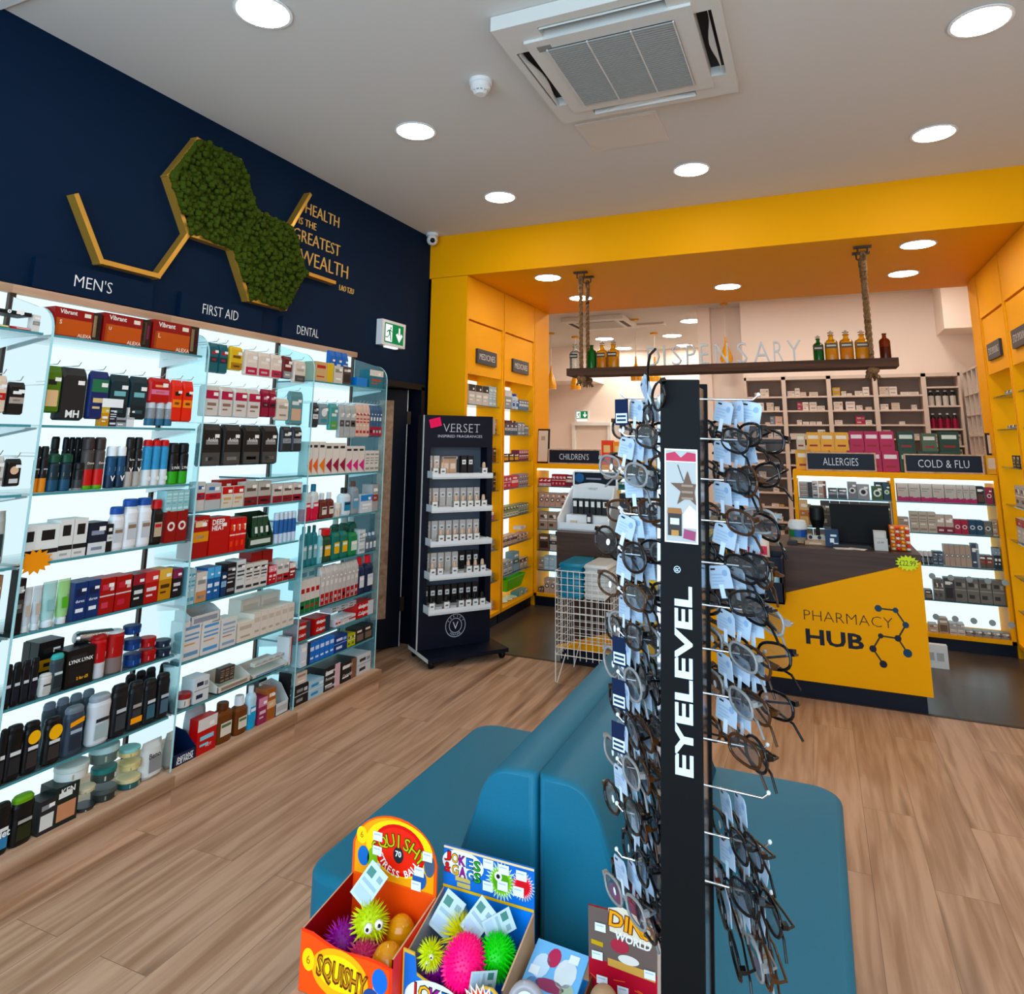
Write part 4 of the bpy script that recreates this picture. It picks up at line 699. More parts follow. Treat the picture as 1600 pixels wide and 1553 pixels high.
# exit sign
ex = T(empty('exit_sign', (XL, 4.27, 2.268)), 'lit emergency exit sign box above the navy door', 'exit sign')
bevel(MB().box(0, .05, -.155, .155, -.093, .093, 'white_gloss').build('housing', ex), .008)
def running_man(y0, x, s, w, g, parent=None):
    """pictogram on the plane x: white door with runner at left, arrow at right"""
    mb = MB(); P = lambda *pts: [(x + .0012, y0 + a*s, b*s) for a, b in pts]
    mb.poly([(x, y0-1*s, -.58*s), (x, y0+1*s, -.58*s), (x, y0+1*s, .58*s), (x, y0-1*s, .58*s)], g)
    mb.poly(P((-.92, -.5), (-.22, -.5), (-.22, .5), (-.92, .5)), w)
    x2 = x + .0024; Q = lambda *pts: [(x2, y0 + a*s, b*s) for a, b in pts]
    mb.poly(Q(*[(-.40 + .07*math.cos(t*.7), .30 + .07*math.sin(t*.7)) for t in range(9)]), g)
    for pts in (((-.62, .18), (-.44, .22), (-.40, -.06), (-.56, -.10)), ((-.82, .06), (-.78, .0), (-.60, .12), (-.62, .19)), ((-.46, .18), (-.30, .06), (-.24, .10), (-.42, .23)), ((-.56, -.08), (-.48, -.08), (-.70, -.30), (-.92, -.30), (-.92, -.24), (-.74, -.24)), ((-.50, -.06), (-.40, -.06), (-.34, -.28), (-.30, -.46), (-.38, -.46), (-.44, -.26))):
        mb.poly(Q(*pts), g)
    mb.poly(P((.46, .42), (.62, .42), (.62, -.05), (.54, -.16), (.46, -.05)), w); mb.poly(P((.54, -.46), (.90, -.02), (.74, .10), (.54, -.18)), w); mb.poly(P((.54, -.46), (.54, -.18), (.34, .10), (.18, -.02)), w)
    return mb
running_man(0, .0512, .125, 'exit_white', 'exit_green').build('pictogram', ex)
MB().box(.012, .04, -.075, .075, -.104, -.0931, 'exit_white').build('lamp_strip', ex)
# corner camera
cc = T(empty('security_camera', (-2.79, 4.745, CZ)), 'small white security camera in the ceiling corner above the pier', 'camera')
MB().lathe([(.05, -.022), (.05, 0)], 'white', n=20).build('base', cc)
MB().ball((.0, -.0, -.055), .046, 'white', 18, 10).build('body', cc)
MB().ball((.022, -.032, -.068), .021, 'black', 12, 8).build('lens', cc)
# ---------------------------------------------------------------- on the ceiling
ac = T(empty('ceiling_air_conditioner', (-.657, 2.695, CZ)), 'white four way ceiling air conditioner cassette with open louvres', 'air conditioner')
mb = MB(); o_, i_ = .432, .33
solid('ac_white', 'dcd9d2', .45); solid('ac_grey', 'a8a7a2', .5); solid('ac_dark', '151515', .7)
# frame ring with four slots
def ring_box(b, x0, x1, y0, y1): b.box(x0, x1, y0, y1, -.065, -.002, 'ac_white')
ring_box(mb, -.432, .432, -.44, -.395); ring_box(mb, -.432, .432, .395, .44); ring_box(mb, -.432, -.40, -.395, .395); ring_box(mb, .40, .432, -.395, .395)
for sx in (-1, 1):
    for sy in (-1, 1): ring_box(mb, *sorted((sx*.25, sx*.40)), *sorted((sy*.25, sy*.395)))
mb.box(-.335, .335, -.325, .325, -.078, -.004, 'ac_white')
bevel(mb.build('frame', ac), .006)
MB().box(-.40, .40, -.395, .395, -.02, -.003, 'ac_dark').build('duct', ac)
for k in range(4):
    R = Matrix.Rotation(k*math.pi/2, 3, 'Z'); pts = []
    for s in range(13):
        t = -1 + s/6; pts.append((t*.245, .384 - .020*(math.cos(min(abs(t)*1.15, 1)*math.pi)*.5+.5)*1.2))
    P = [R @ Vector((x, y, -.05)) for x, y in pts] + [R @ Vector((x, .388, -.066)) for x, y in pts[::-1]]
    MB().prism(P, (0, 0, -.006), 'ac_white').build('louvre', ac)
g = MB().box(-.262, .262, -.258, .258, -.0805, -.0785, 'ac_dark')
for k in range(34):
    y = -.255 + k*.0153; g.box(-.262, .262, y, y+.0075, -.086, -.0806, 'ac_grey')
for x in (-.262, -.09, .09, .256): g.box(x, x+.006, -.258, .258, -.088, -.0806, 'ac_white')
g.build('intake_grille', ac)
MB().box(-.295, -.235, -.285, -.245, -.0795, -.078, '8a8a86').build('badge', ac)
T(MB().box(-.218, .218, -.185, .185, -.006, 0, 'e2dad2').box(-.205, .205, -.172, .172, -.0075, -.006, 'e0d8d0').build('ceiling_hatch', None, (-.86, 3.482, CZ)), 'flat square access hatch in the ceiling behind the air conditioner', 'hatch')
sd = T(empty('smoke_detector', (-1.345, 2.69, CZ)), 'round white smoke detector on the ceiling left of the air conditioner', 'smoke detector')
MB().lathe([(.055, 0), (.055, -.018), (.046, -.022)], 'white', n=24).build('base', sd)
s_ = MB().lathe([(.046, -.022), (.048, -.04), (.036, -.052)], 'white', n=24)
for k in range(10): a = k*math.pi/5; s_.box(.03*math.cos(a)-.003, .03*math.cos(a)+.003, .03*math.sin(a)-.003, .03*math.sin(a)+.003, -.064, -.05, 'e2e2e0')
s_.lathe([(.034, -.060), (.024, -.070)], 'white', n=24).build('sensor_head', sd)
MB().ball((.03, -.03, -.026), .004, 'd8d8d4', 6, 4).build('indicator', sd)
# ---------------------------------------------------------------- hanging plank with apothecary bottles and letters
hs = T(empty('hanging_shelf', (-.6, 5.155, 2.0)), 'dark wooden plank shelf hung on ropes from the yellow soffit', 'shelf')
bevel(MB().box(-1.135, 1.127, -.105, .105, 0, .056, 'plank_dark').build('plank', hs), .004)
wood('rope', '8f6a44', '5f4228', '38230f', .85, None, 'Z', 4)
def rope(x, y, z0, z1, r=.0085):
    mb = MB()
    for k in range(3):
        n = 90; mb.tube([(x + r*math.cos(k*2.094 + i*.42), y + r*math.sin(k*2.094 + i*.42), z0 + (z1-z0)*i/n) for i in range(n+1)], r*.95, 'rope', 6)
    return mb
for x in (-1.02, .975):
    for y in (-.085, .085):
        rope(x, y, -.03, .73).build('rope', hs)
        kn = MB()
        for k in range(5): a = k*1.3; kn.ball((x + .02*math.cos(a), y + .018*math.sin(a), -.022 - .012*(k % 3)), .02, 'rope', 8, 6)
        for k in range(6): a = k*1.05; kn.tube([(x, y, -.03), (x+.035*math.cos(a), y+.03*math.sin(a), -.06), (x+.04*math.cos(a), y+.035*math.sin(a), -.075)], .006, 'rope', 5)
        kn.build('knot', hs)
        lp = MB(); R_ = .03
        lp.tube([(x + .012*math.cos(t*.45), y, .735 + .05*math.sin(t*.45)) for t in range(14)], .011, 'rope', 6, True)
        for s in range(4): lp.lathe([(.018, .64+s*.02), (.02, .65+s*.02), (.018, .66+s*.02)], 'rope', x, y, 8)
        lp.build('rope_eye', hs)
        bk = MB().box(x-.055, x+.055, y-.02, y+.02, .808, .82, 'dark_metal')
        bk.tube([(x-.03, y, .81), (x-.03, y, .775), (x-.012, y, .765), (x+.012, y, .765), (x+.03, y, .775), (x+.03, y, .81)], .006, 'dark_metal', 6)
        bk.build('bracket', hs)
def apothecary(u0, u1, vt, glass, liquid, label, lcol=None, square=False):
    p0, p1 = at(u0, vt+20, 1, 5.155), at(u1, vt+20, 1, 5.155); w = p1.x - p0.x; x = (p0.x+p1.x)/2; z = 2.0565; h = at((u0+u1)/2, vt, 1, 5.155).z - z
    e = T(empty('apothecary_bottle', (x, 5.155, z)), label, 'bottle', 'old pharmacy bottles on the hanging shelf'); r = w/2; b = h*.66
    MB().lathe([(r*.93, 0), (r, .006), (r, b*.92), (r*.86, b), (r*.40, b+.012), (r*.34, h*.82), (r*.46, h*.84), (r*.46, h*.87)], glass, n=20, e=.7 if square else 1).build('glass_body', e)
    if liquid: MB().lathe([(r*.88, .004), (r*.94, .01), (r*.94, b*.62), (r*.9, b*.63)], liquid, n=20, e=.7 if square else 1).build('liquid', e)
    if lcol:
        MB().box(-r*.82, r*.82, -r*1.03, -r*1.0, b*.62, b*.86, lcol).box(-r*.7, r*.7, -r*1.04, -r*1.031, b*.70, b*.78, 'b8ac98').build('label', e)
        MB().lathe([(r*.30, h*.85), (r*.22, h*.9), (r*.5, h*.925), (r*.5, h*.94), (r*.16, h*.955), (r*.2, h*.985), (r*.05, h)], 'clear_glass', n=14).build('stopper', e)
    return e
apothecary(891, 906, 536, 'clear_glass', None, 'clear apothecary bottle with black label, leftmost on the hanging shelf', '2a2826', True)
apothecary(917, 932, 534, 'green_glass', None, 'tall bright green bottle beside the left rope')
apothecary(933, 949, 534, 'amber_glass', 'c8501a', 'amber bottle right of the bright green one', '4a3a28', True)
apothecary(950, 967, 532, 'amber_glass', 'd89a18', 'amber bottle left of the hanging shelf letters', '3a2c20', True)
apothecary(1270, 1287, 524, 'green_glass', None, 'dark green bottle right of the hanging shelf letters', '4a1c14')
apothecary(1288, 1309, 517, 'amber_glass', 'e0a010', 'first amber bottle right of the dark green bottle', '4a3a2c', True)
apothecary(1311, 1333, 516, 'amber_glass', 'd86018', 'second amber bottle right of the dark green bottle', '4a3a2c', True)
apothecary(1335, 1358, 516, 'amber_glass', 'e0a812', 'third amber bottle, close behind the right rope', '4a3a2c', True)
apothecary(1373, 1391, 515, 'brown_glass', '7a2c0a', 'plain brown bottle at the right end of the hanging shelf')
dl = T(empty('shelf_letters', (-.6, 5.10, 2.0565)), 'silver standing letters spelling DISPENSARY along the hanging shelf', 'letters')
solid('letter_grey', 'c2c0bc', .35)
for ch, u0, u1 in zip('DISPENSARY', (1012, 1037, 1050, 1073, 1095, 1118, 1152, 1178, 1209, 1230), (1031, 1040, 1065, 1087, 1107, 1138, 1168, 1203, 1224, 1252)):
    a, b = at(u0, 552, 1, 5.10), at(u1, 552, 1, 5.10)
    MB().text(ch, ((a.x+b.x)/2+.6, 0, .073), (1, 0, 0), (0, 0, 1), 'letter_grey', width=b.x-a.x, height=.146, wt=-.012, depth=.02).build('letter', dl)
# yellow glass pendants in the dispensary
for u, v, ub_, vb_, lab in ((898.7, 525.7, 899, 609, 'yellow glass pendant lamp hanging below the left end of the plank'), (992, 498.5, 993.8, 595, 'yellow glass pendant lamp below the plank, left of the black post'), (1021.8, 520, 1024, 596, 'yellow glass pendant lamp just above the stray glasses arm'), (1131, 474, 1132, 566, 'yellow glass pendant lamp behind the standing letters'), (861, 520, 862, 608, 'yellow glass pendant lamp half hidden by the yellow pilaster')):
    p = at(u, v, 2, CZ); zb = at(ub_, vb_, 1, p.y).z; dd = CZ - zb
    e = T(empty('pendant_lamp', (p.x, p.y, CZ)), lab, 'pendant lamp', 'yellow pendant lamps in the dispensary'); k = p.y / 10
    MB().lathe([(.055*k, 0), (.055*k, -.025*k)], 'd8a04a', n=16).build('ceiling_rose', e)
    MB().tube([(0, 0, -.02), (0, 0, -dd + .32*k)], .005, 'd8d0c0', 5).build('cord', e)
    MB().lathe([(.012*k, -dd+.36*k), (.018*k, -dd+.26*k), (.05*k, -dd+.17*k), (.085*k, -dd+.06*k), (.08*k, -dd)], 'e0a020/g', n=16).build('glass_shade', e)
# second air unit and small ceiling things in the dispensary
p = at(912, 497, 2, CZ); u2 = T(empty('ceiling_air_conditioner', (p.x+.15, p.y+.3, CZ)), 'small seeming ceiling air unit beyond the left ropes in the dispensary', 'air conditioner')
MB().box(-.43, .43, -.43, .43, -.06, -.002, 'ac_white').build('frame', u2); MB().box(-.27, .27, -.27, .27, -.066, -.0601, 'ac_grey').build('intake_grille', u2)
for s in (-1, 1): MB().box(s*.36-.03, s*.36+.03, -.25, .25, -.062, -.0601, 'ac_dark').build('louvre', u2)
p = at(1006, 506, 2, CZ); T(MB().box(-.3, .3, -.08, .08, -.03, 0, 'c8beb4').build('ceiling_sensor', None, (p.x, p.y, CZ)), 'flat grey ceiling unit between two pendant roses in the dispensary', 'ceiling unit')

p = at(909, 648, 1, 12.57); e2 = T(empty('exit_sign', (p.x, 12.598, p.z), -math.pi/2), 'small green exit sign on the far dispensary wall', 'exit sign')
MB().box(0, .03, -.14, .14, -.085, .085, 'white_gloss').build('housing', e2); running_man(0, .031, .115, 'exit_white', 'exit_green').build('pictogram', e2); MB().box(.005, .025, -.10, .10, -.12, -.0851, 'exit_white').build('lamp_strip', e2)
# ================================================================ fragrance display stand
VA = math.radians(51.7); VO = Vector((-2.617, 4.424, 0))
vs = T(empty('fragrance_stand', VO, VA), 'tall navy wheeled fragrance display stand with five white trays of perfume', 'display stand')
b = MB().box(0, .56, 0, .02, .07, .30, 'navy_board').box(0, .56, 0, .02, 1.45, 1.683, 'navy_board').box(0, .055, 0, .02, .30, 1.45, 'navy_board').box(.515, .56, 0, .02, .30, 1.45, 'navy_board')
b.box(0, .56, .118, .13, .07, 1.683, 'navy_board').box(0, .012, .02, .118, .07, 1.683, 'navy_board').box(.548, .56, .02, .118, .07, 1.683, 'navy_board').box(.012, .548, .02, .118, 1.671, 1.683, 'navy_board')
b.build('body', vs)
MB().box(-.003, -.0005, -.002, .02, .07, 1.683, 'white').build('edge_trim', vs)
MB().box(.056, .514, .112, .1175, .30, 1.45, '5a6470').build('back_board', vs)
MB().box(-.005, .60, -.22, .165, .045, .07, 'navy_gloss', left='white').build('base', vs)
for x, y in ((.03, -.18), (.565, -.18), (.03, .13), (.565, .13)):
    c = MB(); R_ = [(x + .012*s, y + .03*math.cos(t*.5236), .03 + .03*math.sin(t*.5236)) for s in (-1, 1) for t in range(12)]
    c.add(R_, [[i, (i+1) % 12, 12 + (i+1) % 12, 12 + i] for i in range(12)] + [list(range(12))[::-1], list(range(12, 24))], 'black', True)
    c.build('caster', vs)
lt = MB().text('VERSET', (.30, -.001, 1.592), (1, 0, 0), (0, 0, 1), 'e4e8ee', width=.30, height=.062, wt=-.022)
# serifs
for k, xs in enumerate(((-.148, -.104), (-.090,), (-.036, -.006), (), (.066,), (.125,))):
    for x in xs: lt.poly([(.30+x-.010, -.0012, 1.562), (.30+x+.010, -.0012, 1.562), (.30+x+.010, -.0012, 1.5655), (.30+x-.010, -.0012, 1.5655)], 'e4e8ee') if k else None
lt.text('INSPIRED FRAGRANCES', (.29, -.001, 1.531), (1, 0, 0), (0, 0, 1), 'd4dae4', width=.36, height=.019, wt=-.004)
lt.build('lettering', vs)
lg = MB()
for r0, r1 in ((.078, .074), (.050, .046)):
    for k in range(32):
        a, c = k*math.pi/16, (k+1)*math.pi/16
        lg.poly([(.285+r1*math.cos(a), -.0012, .205+r1*math.sin(a)), (.285+r0*math.cos(a), -.0012, .205+r0*math.sin(a)), (.285+r0*math.cos(c), -.0012, .205+r0*math.sin(c)), (.285+r1*math.cos(c), -.0012, .205+r1*math.sin(c))], 'd4dae4')
lg.text('V', (.285, -.001, .205), (1, 0, 0), (0, 0, 1), 'e4e8ee', height=.05, wt=-.004)
for t, s0, s1, fl in (('VERSET', 150, 30, 1), ('PERFUME', 235, 305, -1)):
    for k, ch in enumerate(t):
        a = math.radians(s0 + (s1-s0)*k/(len(t)-1)); o_ = (.285+.062*math.cos(a), -.001, .205+.062*math.sin(a))
        up_ = Vector((math.cos(a), 0, math.sin(a))) * fl; lg.text(ch, o_, Vector((up_.z, 0, -up_.x)), up_, 'd4dae4', height=.013, wt=.0)
lg.build('emblem', vs)
T(MB().box(-.045, .045, -.0015, 0, -.032, .032, 'f01468').text('£4', (0, -.0017, .004), (1, 0, 0), (0, 0, 1), 'e01058', height=.03).build('price_label', None, VO + Matrix.Rotation(VA, 3, 'Z') @ Vector((.085, -.003, 1.628)), VA), 'neon pink price label at the top corner of the fragrance stand', 'price label').rotation_euler[1] = math.radians(-14)
TR = [1.232, .999, .768, .545, .318]; MV = Matrix.Rotation(VA, 3, 'Z')
solid('parcel', 'd8cfc8', .4); solid('parcel_dark', '16161a', .35)
def perfume(x, y, z, col, dark=False):
    mb = MB(); e = empty('perfume_bottle')
    mb.box(-.019, .019, -.013, .013, 0, .048, 'clear_glass').box(-.0165, .0165, -.0108, .0108, .003, .022 if col else .004, col or 'e8dcd0').build('glass_body', e)
    MB().box(-.015, .015, -.0138, -.0132, .016, .046, 'f2f2f0').box(-.008, .008, -.0142, -.0139, .026, .034, '6a6a68').build('label', e)
    MB().lathe([(.010, .048), (.010, .056), (.008, .072), (.004, .076)], '18181a' if dark else 'd8b8a0/g', n=10).build('cap', e)
    e.location = VO + MV @ Vector((x, y, z)); e.rotation_euler[2] = VA; e.scale = (1.32, 1.3, 1.38); return e
def perfume_box(x, y, z, dark):
    A_ = 'parcel_dark' if dark else 'parcel'
    o = MB().box(-.023, .023, -.018, .018, 0, .125, A_).box(-.015, .015, -.0188, -.0181, .062, .096, 'f0efec').box(-.009, .009, -.0192, -.0189, .072, .084, '8a8a88').build('perfume_carton', None, VO + MV @ Vector((x, y, z)), VA)
    return o
TW = ('top tray', 'second tray', 'third tray', 'fourth tray', 'lowest tray')
BOX = ['LL..pDD.', 'LLLLLLLL', 'LLLLLLLL', 'LLLLLDDD', 'DDDDDDDD']
BTL = ['oo.....w', 'o..oooro', '.oororo.', 'oo.o.ooo', 'o.o.oooo']
for i, z in enumerate(TR):
    t = MB().box(.035, .515, -.105, .105, z, z+.006, 'white_gloss').box(.035, .515, -.105, -.100, z-.004, z+.032, 'white_gloss').box(.035, .040, -.1, .0, z, z+.05, 'white_gloss').box(.510, .515, -.1, -.02, z, z+.034, 'white_gloss').box(.04, .51, -.03, .105, z+.006, z+.03, 'white_gloss')
    t.build('tray', vs)
    pb = 0; nb = 0
    for k in range(8):
        x = .068 + k*.0555
        if BOX[i][k] in 'LD':
            nb += 1; dark = BOX[i][k] == 'D'
            T(perfume_box(x, .065, z+.0305, dark), f"{'black' if dark else 'pale'} perfume carton, {ORD[nb-1]} from left standing at the back of the {TW[i]}, fragrance stand", 'box', f'perfume cartons on the {TW[i]}')
        if BTL[i][k] != '.':
            pb += 1; c = {'o': random.choice(['e8b890', 'ecc8b0', 'd89a60', 'f0d0c0']), 'r': 'a81830', 'w': None}[BTL[i][k]]
            T(perfume(x, -.066, z+.0065, c, i == 4), f"small perfume bottle, {ORD[pb-1]} from left at the front of the {TW[i]}, fragrance stand", 'bottle', f'perfume testers on the {TW[i]}')
for dx, c, l in ((.195, 'd8b49a', 'rose gold gift box lying on the top tray of the fragrance stand'), (.25, 'c8a890', 'pale rose gift box in the middle of the top tray, fragrance stand')):
    o = MB().box(-.03, .03, -.02, .02, 0, .10, c).box(-.02, .02, -.0208, -.0201, .03, .07, 'e8d8cc').build('gift_box', None, VO + MV @ Vector((dx, .06, TR[0]+.0305)), VA + .1); T(o, l, 'box')
T(MB().box(-.06, .06, -.03, .03, 0, .02, 'b8a89a').box(-.05, .05, -.0305, -.0301, .004, .016, '6a5a50').build('sunglasses_case', None, VO + MV @ Vector((.225, .06, TR[0]+.131)), VA - .06), 'flat greyish case on top of the gift boxes, top tray of the fragrance stand', 'case')
# ================================================================ yellow medicine shelving either side and low lit cabinets
def med_unit(side, name_lab, y0, y1, zs, plane, depth=.27):
    """tall yellow shelving bay; side 'L' faces +X, 'R' faces -X"""
    s = 1 if side == 'L' else -1
    u = T(empty('medicine_shelving', (plane, (y0+y1)/2, 0)), name_lab, 'shelf unit', 'yellow medicine shelving in the niche'); L = (y1-y0)/2
    def bx(mb, a, b, *r): return mb.box(*sorted((s*a, s*b)), *r)
    f = MB(); bx(f, -depth, 0, -L, -L+.02, .09, SZ-.004, 'yellow'); bx(f, -depth, 0, L-.02, L, .09, SZ-.004, 'yellow'); bx(f, -depth, -depth+.01, -L, L, .09, SZ-.004, 'yellow')
    bx(f, -depth, 0, -L+.02, L-.02, .09, .115, 'yellow'); bx(f, -.03, 0, -L+.02, L-.02, 2.47, SZ-.004, 'yellow')
    f.build('carcass', u)
    k = MB(); bx(k, -depth, -.03, -L, L, 0, .09, 'navy_gloss'); k.build('kick', u)
    fa = MB(); bx(fa, -.028, -.006, -L+.026, L-.026, 2.03, 2.455, 'yellow'); fa.build('fascia_panel', u)
    sg = MB(); bx(sg, -.006, .012, -.19, .19, 2.125, 2.245, '3a3c42'); o_ = sg.build('sign', u)
    t = MB().text('MEDICINES' if side == 'L' else 'STOP SMOKING', (s*.0125, 0, 2.185), (0, s, 0), (0, 0, 1), 'e8e4dc', width=.30, height=.05, wt=-.006); t.build('lettering', o_)
    st = MB(); bx(st, -depth+.011, -depth+.02, -L+.022, L-.022, .12, 2.02, 'panel_warm'); st.build('light_panel', u)
    for z in zs:
        g = MB(); bx(g, -depth+.03, -.02, -L+.02, L-.02, z-.007, z, 'glass_shelf'); g.build('glass_shelf', u)
    u['span'] = (y0 + .024, y1 - .024)
    return u
ZM = [1.79, 1.555, 1.32, 1.083, .84, .60, .352]
PX_ = -2.505
m1 = med_unit('L', 'yellow medicine shelving bay behind the fragrance stand, nearer bay on the left', BY+.022, 5.57, ZM, PX_)
m2 = med_unit('L', 'yellow medicine shelving bay beside the children\'s cabinet, farther bay on the left', 5.59, 6.32, ZM, PX_)
ST(box_ob('wall_pilaster', -2.80, PX_, 6.335, 6.40, 0, SZ, 'yellow')); ST(box_ob('wall_pilaster', -2.86, PX_, 6.70, NY, 0, SZ, 'yellow')); ST(box_ob('wall_pilaster', -2.56, PX_, 6.40, 6.70, 0, SZ, 'yellow'))
W1, W2 = 'near medicine bay', 'far medicine bay'
def Mr(i, u, w, items): row('L', PX_ - .05, ZM[i] if i < 7 else .115, items, NTH[i] + ' of ' + w, u, None, ZM[i-1] - .007 if i else 2.02)
C_ = 'carton'
Mr(0, m1, W1, [(C_, 732, 764, 602, 3, 'grey carton with black oval', 'c8c4bc 1c1c1c', 'top'), (C_, 764, 776, 604, 2, 'pale blue carton', 'a8c0cc d8e0e4', 'lines'), (C_, 777, 783, 606, 1, 'brown striped carton', 'a07850 4a3020', 'side')])
Mr(1, m1, W1, [(C_, 772, 779, 646, 1, 'white small carton', 'd8cfc4', 'card', {'back': .09}), (C_, 774, 784, 655, 1, 'brown and white carton', 'b8a090 4a241c', 'bot')])
Mr(2, m1, W1, [(C_, 771, 783, 700, 2, 'dark brown carton', '6a4030 2a1a16', 'mid')])
Mr(3, m1, W1, [(C_, 771, 781, 738, 2, 'dark leafy carton', '4a3028 b8a090', 'two')])
Mr(4, m1, W1, [('tub', 769, 778, 800, 1, 'rose pink tub', 'b8688a d8c0c8', 'plain')])
Mr(5, m1, W1, [(C_, 769, 780, 842, 2, 'grey brown carton', 'a89888 4a3c34', 'two')])
Mr(6, m1, W1, [(C_, 768, 780, 894, 2, 'grey green carton', '9a9484 4a5040', 'two')])
Mr(7, m1, W1, [(C_, 768, 775, 938, 1, 'pale tall carton', 'c8b8a4 8a7a6a', 'lines')])
Mr(0, m2, W2, [(C_, 789, 800, 610, 1, 'grey and white carton', '8a98a4 d8dce0', 'top'), ('bottle', 800, 811, 615, 2, 'white bottle with royal blue cap', 'c8d4e0 2a5aa4', 'plain', {'cap': '1c4ab0'}), (C_, 811, 833, 626, 4, 'steel blue carton', '5a7a94 d0d8e0', 'mid')])
Mr(1, m2, W2, [(C_, 789, 808, 662, 3, 'navy and white carton', '3a5068 c8d0d8 8a2a3a', 'mid'), (C_, 809, 820, 660, 2, 'steel carton', '7a8a98 d8d8d8', 'lines'), (C_, 820, 832, 665, 3, 'slate carton', '4a6278 a8b8c4', 'side'), (C_, 789, 806, 657, 1, 'long dark red carton laid on top', '6a2028', 'plain', {'lift': .085, 'back': .03})])
Mr(2, m2, W2, [(C_, 787, 811, 709, 3, 'dark carton with amber window', '3a1c18 d8a030', 'win'), (C_, 811, 830, 703, 5, 'plum carton', '7a3048 b88898', 'top')])
Mr(3, m2, W2, [(C_, 787, 799, 744, 2, 'crimson fruit carton', 'b8244a d8a8a8', 'two'), (C_, 799, 810, 743, 1, 'scarlet carton', 'c82038 f0c8c8', 'mid'), (C_, 811, 830, 740, 4, 'grey mauve carton', '9a9098 6a4a5a', 'lines')])
Mr(4, m2, W2, [(C_, 786, 810, 790, 5, 'olive and white carton', '8a9464 d0d0c0 3a4a20', 'bot'), (C_, 810, 830, 786, 4, 'grey green slim carton', '6a7a6c c8ccc4', 'lines')])
Mr(5, m2, W2, [(C_, 786, 808, 836, 3, 'pink beige carton with dark word', 'c8a898 4a2c24', 'mid'), (C_, 808, 829, 832, 3, 'beige carton with dark arch', 'c0a090 5a3830', 'two'), (C_, 814, 822, 822, 1, 'small white carton on top', 'd8d0cc', 'card', {'lift': .09})])
Mr(6, m2, W2, [(C_, 786, 801, 876, 2, 'silver tall carton', 'a8acb0 4a5058', 'lines'), (C_, 802, 811, 862, 1, 'tallest blue grey carton', '7a98a8 2a5a4a', 'mid'), (C_, 812, 824, 872, 2, 'greyish brown carton', 'a09890 5a3c34', 'top')])
Mr(7, m2, W2, [('tub', 788, 810, 936, 3, 'pale clear tub', 'a8c0bc d0dcd8', 'plain'), (C_, 810, 828, 921, 2, 'teal and white folded packet', '5a94a0 c8dcdc', 'lines')])
bk = MB(); bk.prism([(-.12, -.1, 0), (.12, -.1, 0), (.15, -.14, .09), (-.15, -.14, .09)], (0, 0, .004), '6abc1c')
bk = MB(); R_ = [[(sx*x, sy*y, z) for x, y in ((-1, -1), (1, -1), (1, 1), (-1, 1))] for sx, sy, z in ((.075, .16, 0), (.10, .20, .10), (.108, .21, .104), (.104, .205, .11))]
bk.loft(R_, '6abc1c', False, False); bk.add(R_[0], [[3, 2, 1, 0]], '6abc1c')
T(bk.build('basket', None, (-2.64, 5.99, .20)), 'lime green plastic basket on the bottom shelf of the far medicine bay', 'basket')
ZRt = [1.86, 1.62, 1.35, 1.08, .83, .58, .34]
r1 = med_unit('R', 'yellow shelving bay on the right with the STOP SMOKING sign', 5.60, 6.30, ZRt, 1.24)
r2 = med_unit('R', 'yellow shelving bay cut by the right edge of the photo', BY+.06, 5.58, ZRt, 1.24)
ST(box_ob('wall_pilaster', 1.24, 1.58, 6.33, 6.62, 0, SZ, 'yellow'))
def Rr(i, items): row('R', 1.24 + .05, ZRt[i], items, NTH[i] + ' of right yellow bay', r1, None, ZRt[i-1] - .007 if i else 2.02)
Rr(0, [(C_, 1571, 1597, 608, 4, 'slate carton with white foot', '4a5058 c8c8c8', 'bot')]); Rr(1, [(C_, 1575, 1599, 664, 4, 'navy carton with grey foot', '2c3a50 a8acb0', 'bot')]); Rr(2, [(C_, 1582, 1600, 712, 3, 'olive black carton', '2c3020 8a9070', 'lines')])
Rr(3, [(C_, 1586, 1602, 760, 2, 'grey carton', 'a8a4a0 4a4a4a', 'two')]); Rr(4, [(C_, 1588, 1604, 812, 2, 'white and red carton', 'c8c8c8 b02030', 'top')])
# ---------------------------------------------------------------- low lit cabinets
CY = 6.31
def low_cab(x0, x1, zs, divs, label, top=1.285):
    u = T(empty('lit_cabinet', ((x0+x1)/2, CY, 0)), label, 'cabinet', 'low lit cabinets at the back of the niche'); X = lambda x: x - (x0+x1)/2; D_ = .36
    f = MB().box(X(x0), X(x1), 0, D_, top-.045, top, 'yellow').box(X(x0), X(x0)+.028, 0, D_, .09, top-.045, 'yellow').box(X(x1)-.028, X(x1), 0, D_, .09, top-.045, 'yellow').box(X(x0), X(x1), 0, D_, .09, .115, 'yellow').box(X(x0), X(x1), D_-.012, D_, .09, top, 'yellow')
    f.build('carcass', u)
    for d in divs: MB().box(X(d)-.014, X(d)+.014, 0, D_-.02, .115, top-.045, 'yellow').build('divider', u)
    MB().box(X(x0), X(x1), .04, D_, 0, .09, 'navy_gloss').build('kick', u)
    MB().box(X(x0)+.03, X(x1)-.03, D_-.03, D_-.013, .118, top-.05, 'panel_glow').build('light_panel', u)
    MB().box(X(x0)+.03, X(x1)-.03, .012, .05, top-.062, top-.0455, 'led_strip').build('light_strip', u)
    ed = [x0+.014] + list(divs) + [x1-.014]
    for a, b in zip(ed, ed[1:]):
        for z in zs: MB().box(X(a)+.015, X(b)-.015, .02, D_-.035, z-.008, z, 'glass_shelf', front='glass_edge').build('glass_shelf', u)
    return u
ZCH = [1.081, .889, .686, .497, .32]; ZAL = [1.066, .838, .602, .352]
